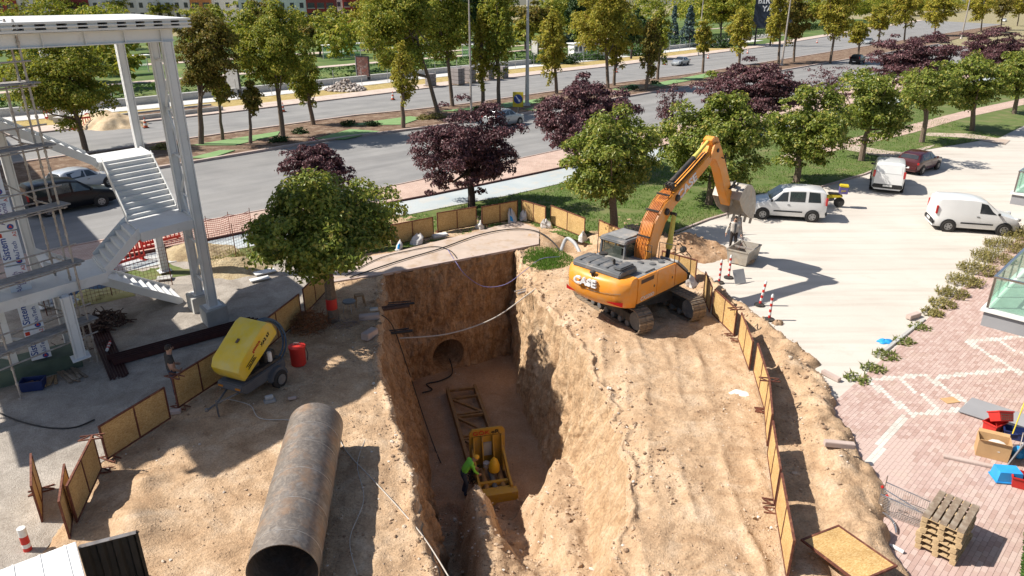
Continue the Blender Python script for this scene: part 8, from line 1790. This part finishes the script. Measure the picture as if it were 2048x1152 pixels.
# tram stop: low wall, handrail posts, shelters
K65 = resamp(part_line(shift(K4, 12.3), .06, .5), 60)
tw = thing('platform_wall', 'long pale platform wall with rail along the tram stop', 'wall', (0, 0, 0)); mb = MB(); rows_ = []
for i, q in enumerate(K65):
    d = (K65[min(i+1, 59)]-K65[max(i-1, 0)]).normalized(); s_ = Vector((-d.y, d.x))*.5; rows_.append([(q.x, q.y, 0), (q.x, q.y, .85), (q.x+s_.x, q.y+s_.y, .86), (q.x+s_.x, q.y+s_.y, 0)])
mb.grid(rows_); mb.build('kerb_wall', 'concrete', tw)
K66 = resamp(part_line(shift(K4, 9.0), .06, .5), 44)
fn = thing('post_fence', 'fence of thin posts along the tram pavement', 'fence', (0, 0, 0))
for q in K66: mb = MB(); mb.tube([(q.x, q.y, 0), (q.x, q.y, 2.3)], .04, 6); mb.build('post', 'steel_grey', fn)
for z in (.5, 1.1): mb = MB(); mb.tube([(q.x, q.y, z) for q in K66], .025, 5); mb.build('rail', 'steel_grey', fn)
for k, (px, L, lab) in enumerate((((690, 118), 9, 'flat roofed tram shelter above the rubble pile'), ((560, 125), 8, 'flat roofed tram shelter behind the tall dense plane'), ((835, 122), 8, 'flat roofed tram shelter left of the forked plane'), ((245, 150), 9, 'flat roofed tram shelter seen between the steel columns'), ((955, 118), 7, 'flat roofed tram shelter behind the slim lamp post'))):
    p = at(px); o = thing('tram_shelter', lab, 'shelter', (p.x, p.y, .1), R(49), 'tram shelters'); mb = MB(); mb.b2((-L/2, -.8, 2.5), (L/2, .9, 2.62)); mb.build('roof', 'wall_white', o, bevel=.02)
    for x in np.linspace(-L/2+.2, L/2-.2, 5): mb = MB(); mb.b2((x-.05, .65, 0), (x+.05, .75, 2.5)); mb.build('post', 'steel_grey', o)
    for x in np.linspace(-L/2+.2, L/2-.2, 5)[:-1]: mb = MB(); mb.b2((x+.08, .69, .3), (x+(L-.4)/4-.08, .71, 2.2)); mb.build('pane', 'glass_green', o)
p = at((1098, 121)); 
# kiosk, bench, far bridge columns
p = at((1155, 112)); o = thing('kiosk', 'small white kiosk behind the long clipped hedge', 'kiosk', (p.x, p.y, .0), R(30)); mb = MB(); mb.b2((-1.6, -1, 0), (1.6, 1, 2.3)); mb.build('wall', 'wall_white', o); mb = MB(); mb.b2((-1.9, -1.4, 2.3), (1.9, 1.3, 2.5)); mb.build('roof', 'wall_white', o, bevel=.03)
for x in (-1.0, 0, 1.0): mb = MB(); mb.b2((x-.35, -1.02, .9), (x+.35, -1.001, 1.9)); mb.build('window', 'window_dark', o)
p = at((1283, 178)); o = thing('wooden_ramp', 'red brown wooden deck on the median left of the silver sedan', 'deck', (p.x, p.y, .1), R(47))
for k in range(9): mb = MB(); mb.b2((-2.0, -1.0+k*.23, .0), (2.0, -.8+k*.23, .12)); mb.build('board', 'wood', o)
for k, (px, lab) in enumerate((((118, 240), 'white round bridge column across the avenue, nearer one'), ((128, 246), 'white bridge column across the avenue, right behind the other'))):
    p = at(px); o = thing('bridge_column', lab, 'column', (p.x, p.y, .1), 0, 'far bridge columns'); mb = MB(); mb.tube([(0, 0, .5), (0, 0, 8.5)], .3, 14); mb.build('shaft', 'steel_white', o, smooth=True); mb = MB(); mb.b2((-.6, -.6, 0), (.6, .6, .5)); mb.build('footing', 'concrete', o)
# billboard
p = at((1540, 92)); o = thing('billboard', 'dark billboard with white lettering above the far pavement', 'billboard', (p.x, p.y, 0), R(-15)); mb = MB(); mb.b2((-4.5, -.2, 4), (4.5, .2, 13)); mb.build('board', 'billboard_dark', o)
for x in (-3.5, 0, 3.5): mb = MB(); mb.tube([(x, .2, 0), (x, .2, 4)], .2, 8); mb.build('leg', 'machine_black', o)
for z, s_ in ((11.6, 'BİN KİŞİ'), (9.9, 'BİR OLUP'), (8.2, 'YAPAR')): text(s_, 1.7, 'letter_white', o, frame(Vector((-.2, -.25, z)), (1, 0, 0), ydir=(0, 0, 1)), bold=.02)
mb = MB(); mb.b2((-.5, -.23, 4.6), (2.2, -.205, 7)); mb.build('logo_field', 'sign_yellow', o)
# apartment blocks
def block(px, W_, D_, H_, rz, label, cols_, wall='wall_white', base=None, floors=4, wn=5, dx=0):
    p = at(px); o = thing('apartment_block', label, 'building', (p.x+dx, p.y, 0), rz, 'apartment blocks behind the park'); nb = len(cols_); x0 = -W_/2
    for i, (m, fr) in enumerate(cols_):
        x1 = x0+W_*fr; mb = MB(); o_ = .35 if m != wall else 0; mb.b2((x0, -D_/2-o_, 3 if base else 0), (x1, D_/2, H_)); mb.build('wall', m, o)
        nw = max(1, int(round(wn*fr*1.6)))
        for f in range(floors):
            for k in range(nw):
                cx_ = x0+(x1-x0)*(k+.5)/nw; z = 4.2+f*3.1
                if z+1.6 > H_: continue
                ww = .6 if m == wall else 1.1; mb = MB(); mb.b2((cx_-ww, -D_/2-o_-.03, z), (cx_+ww, -D_/2-o_-.005, z+1.6)); wd_ = mb.build('window', 'window_dark', o); mb = MB(); mb.b2((cx_-ww-.1, -D_/2-o_-.12, z-.14), (cx_+ww+.1, -D_/2-o_-.006, z-.01)); mb.build('sill', 'wall_white', wd_)
        x0 = x1
    if base: mb = MB(); mb.b2((-W_/2-.01, -D_/2-.36, 0), (W_/2+.01, D_/2, 2.99)); mb.build('ground_floor', base, o)
    mb = MB(); mb.b2((-W_/2-.4, -D_/2-.8, H_), (W_/2+.4, D_/2+.4, H_+.5)); mb.build('roof', 'wall_grey', o)
block((150, 62), 52, 14, 22, R(14), 'white and dark red apartment block above the steel beam', (('wall_white', .12), ('wall_red', .13), ('wall_white', .2), ('wall_red', .2), ('wall_white', .35)), floors=6, wn=9)
block((585, 62), 30, 14, 20, R(10), 'white apartment block with orange base left of the orange one', (('wall_white', .3), ('wall_white', .4), ('wall_red', .3)), base='wall_orange', floors=5, wn=7)
block((668, 55), 26, 14, 20, R(-6), 'red and orange building above the round park tree', (('wall_red', .4), ('wall_white', .35), ('wall_red', .25)), base='wall_orange', floors=5, wn=6)
block((-30, 60), 40, 14, 24, R(20), 'white apartment block at the top left corner', (('wall_white', .5), ('wall_red', .2), ('wall_white', .3)), floors=6, wn=7)
block((900, 40), 50, 14, 16, R(0), 'pale apartment block far behind the forked plane', (('wall_white', .6), ('wall_orange', .4)), floors=4, wn=8)
block((400, 60), 34, 14, 18, R(8), 'pale block glimpsed between the planes left of centre', (('wall_white', .5), ('wall_orange', .2), ('wall_white', .3)), floors=5, wn=7)
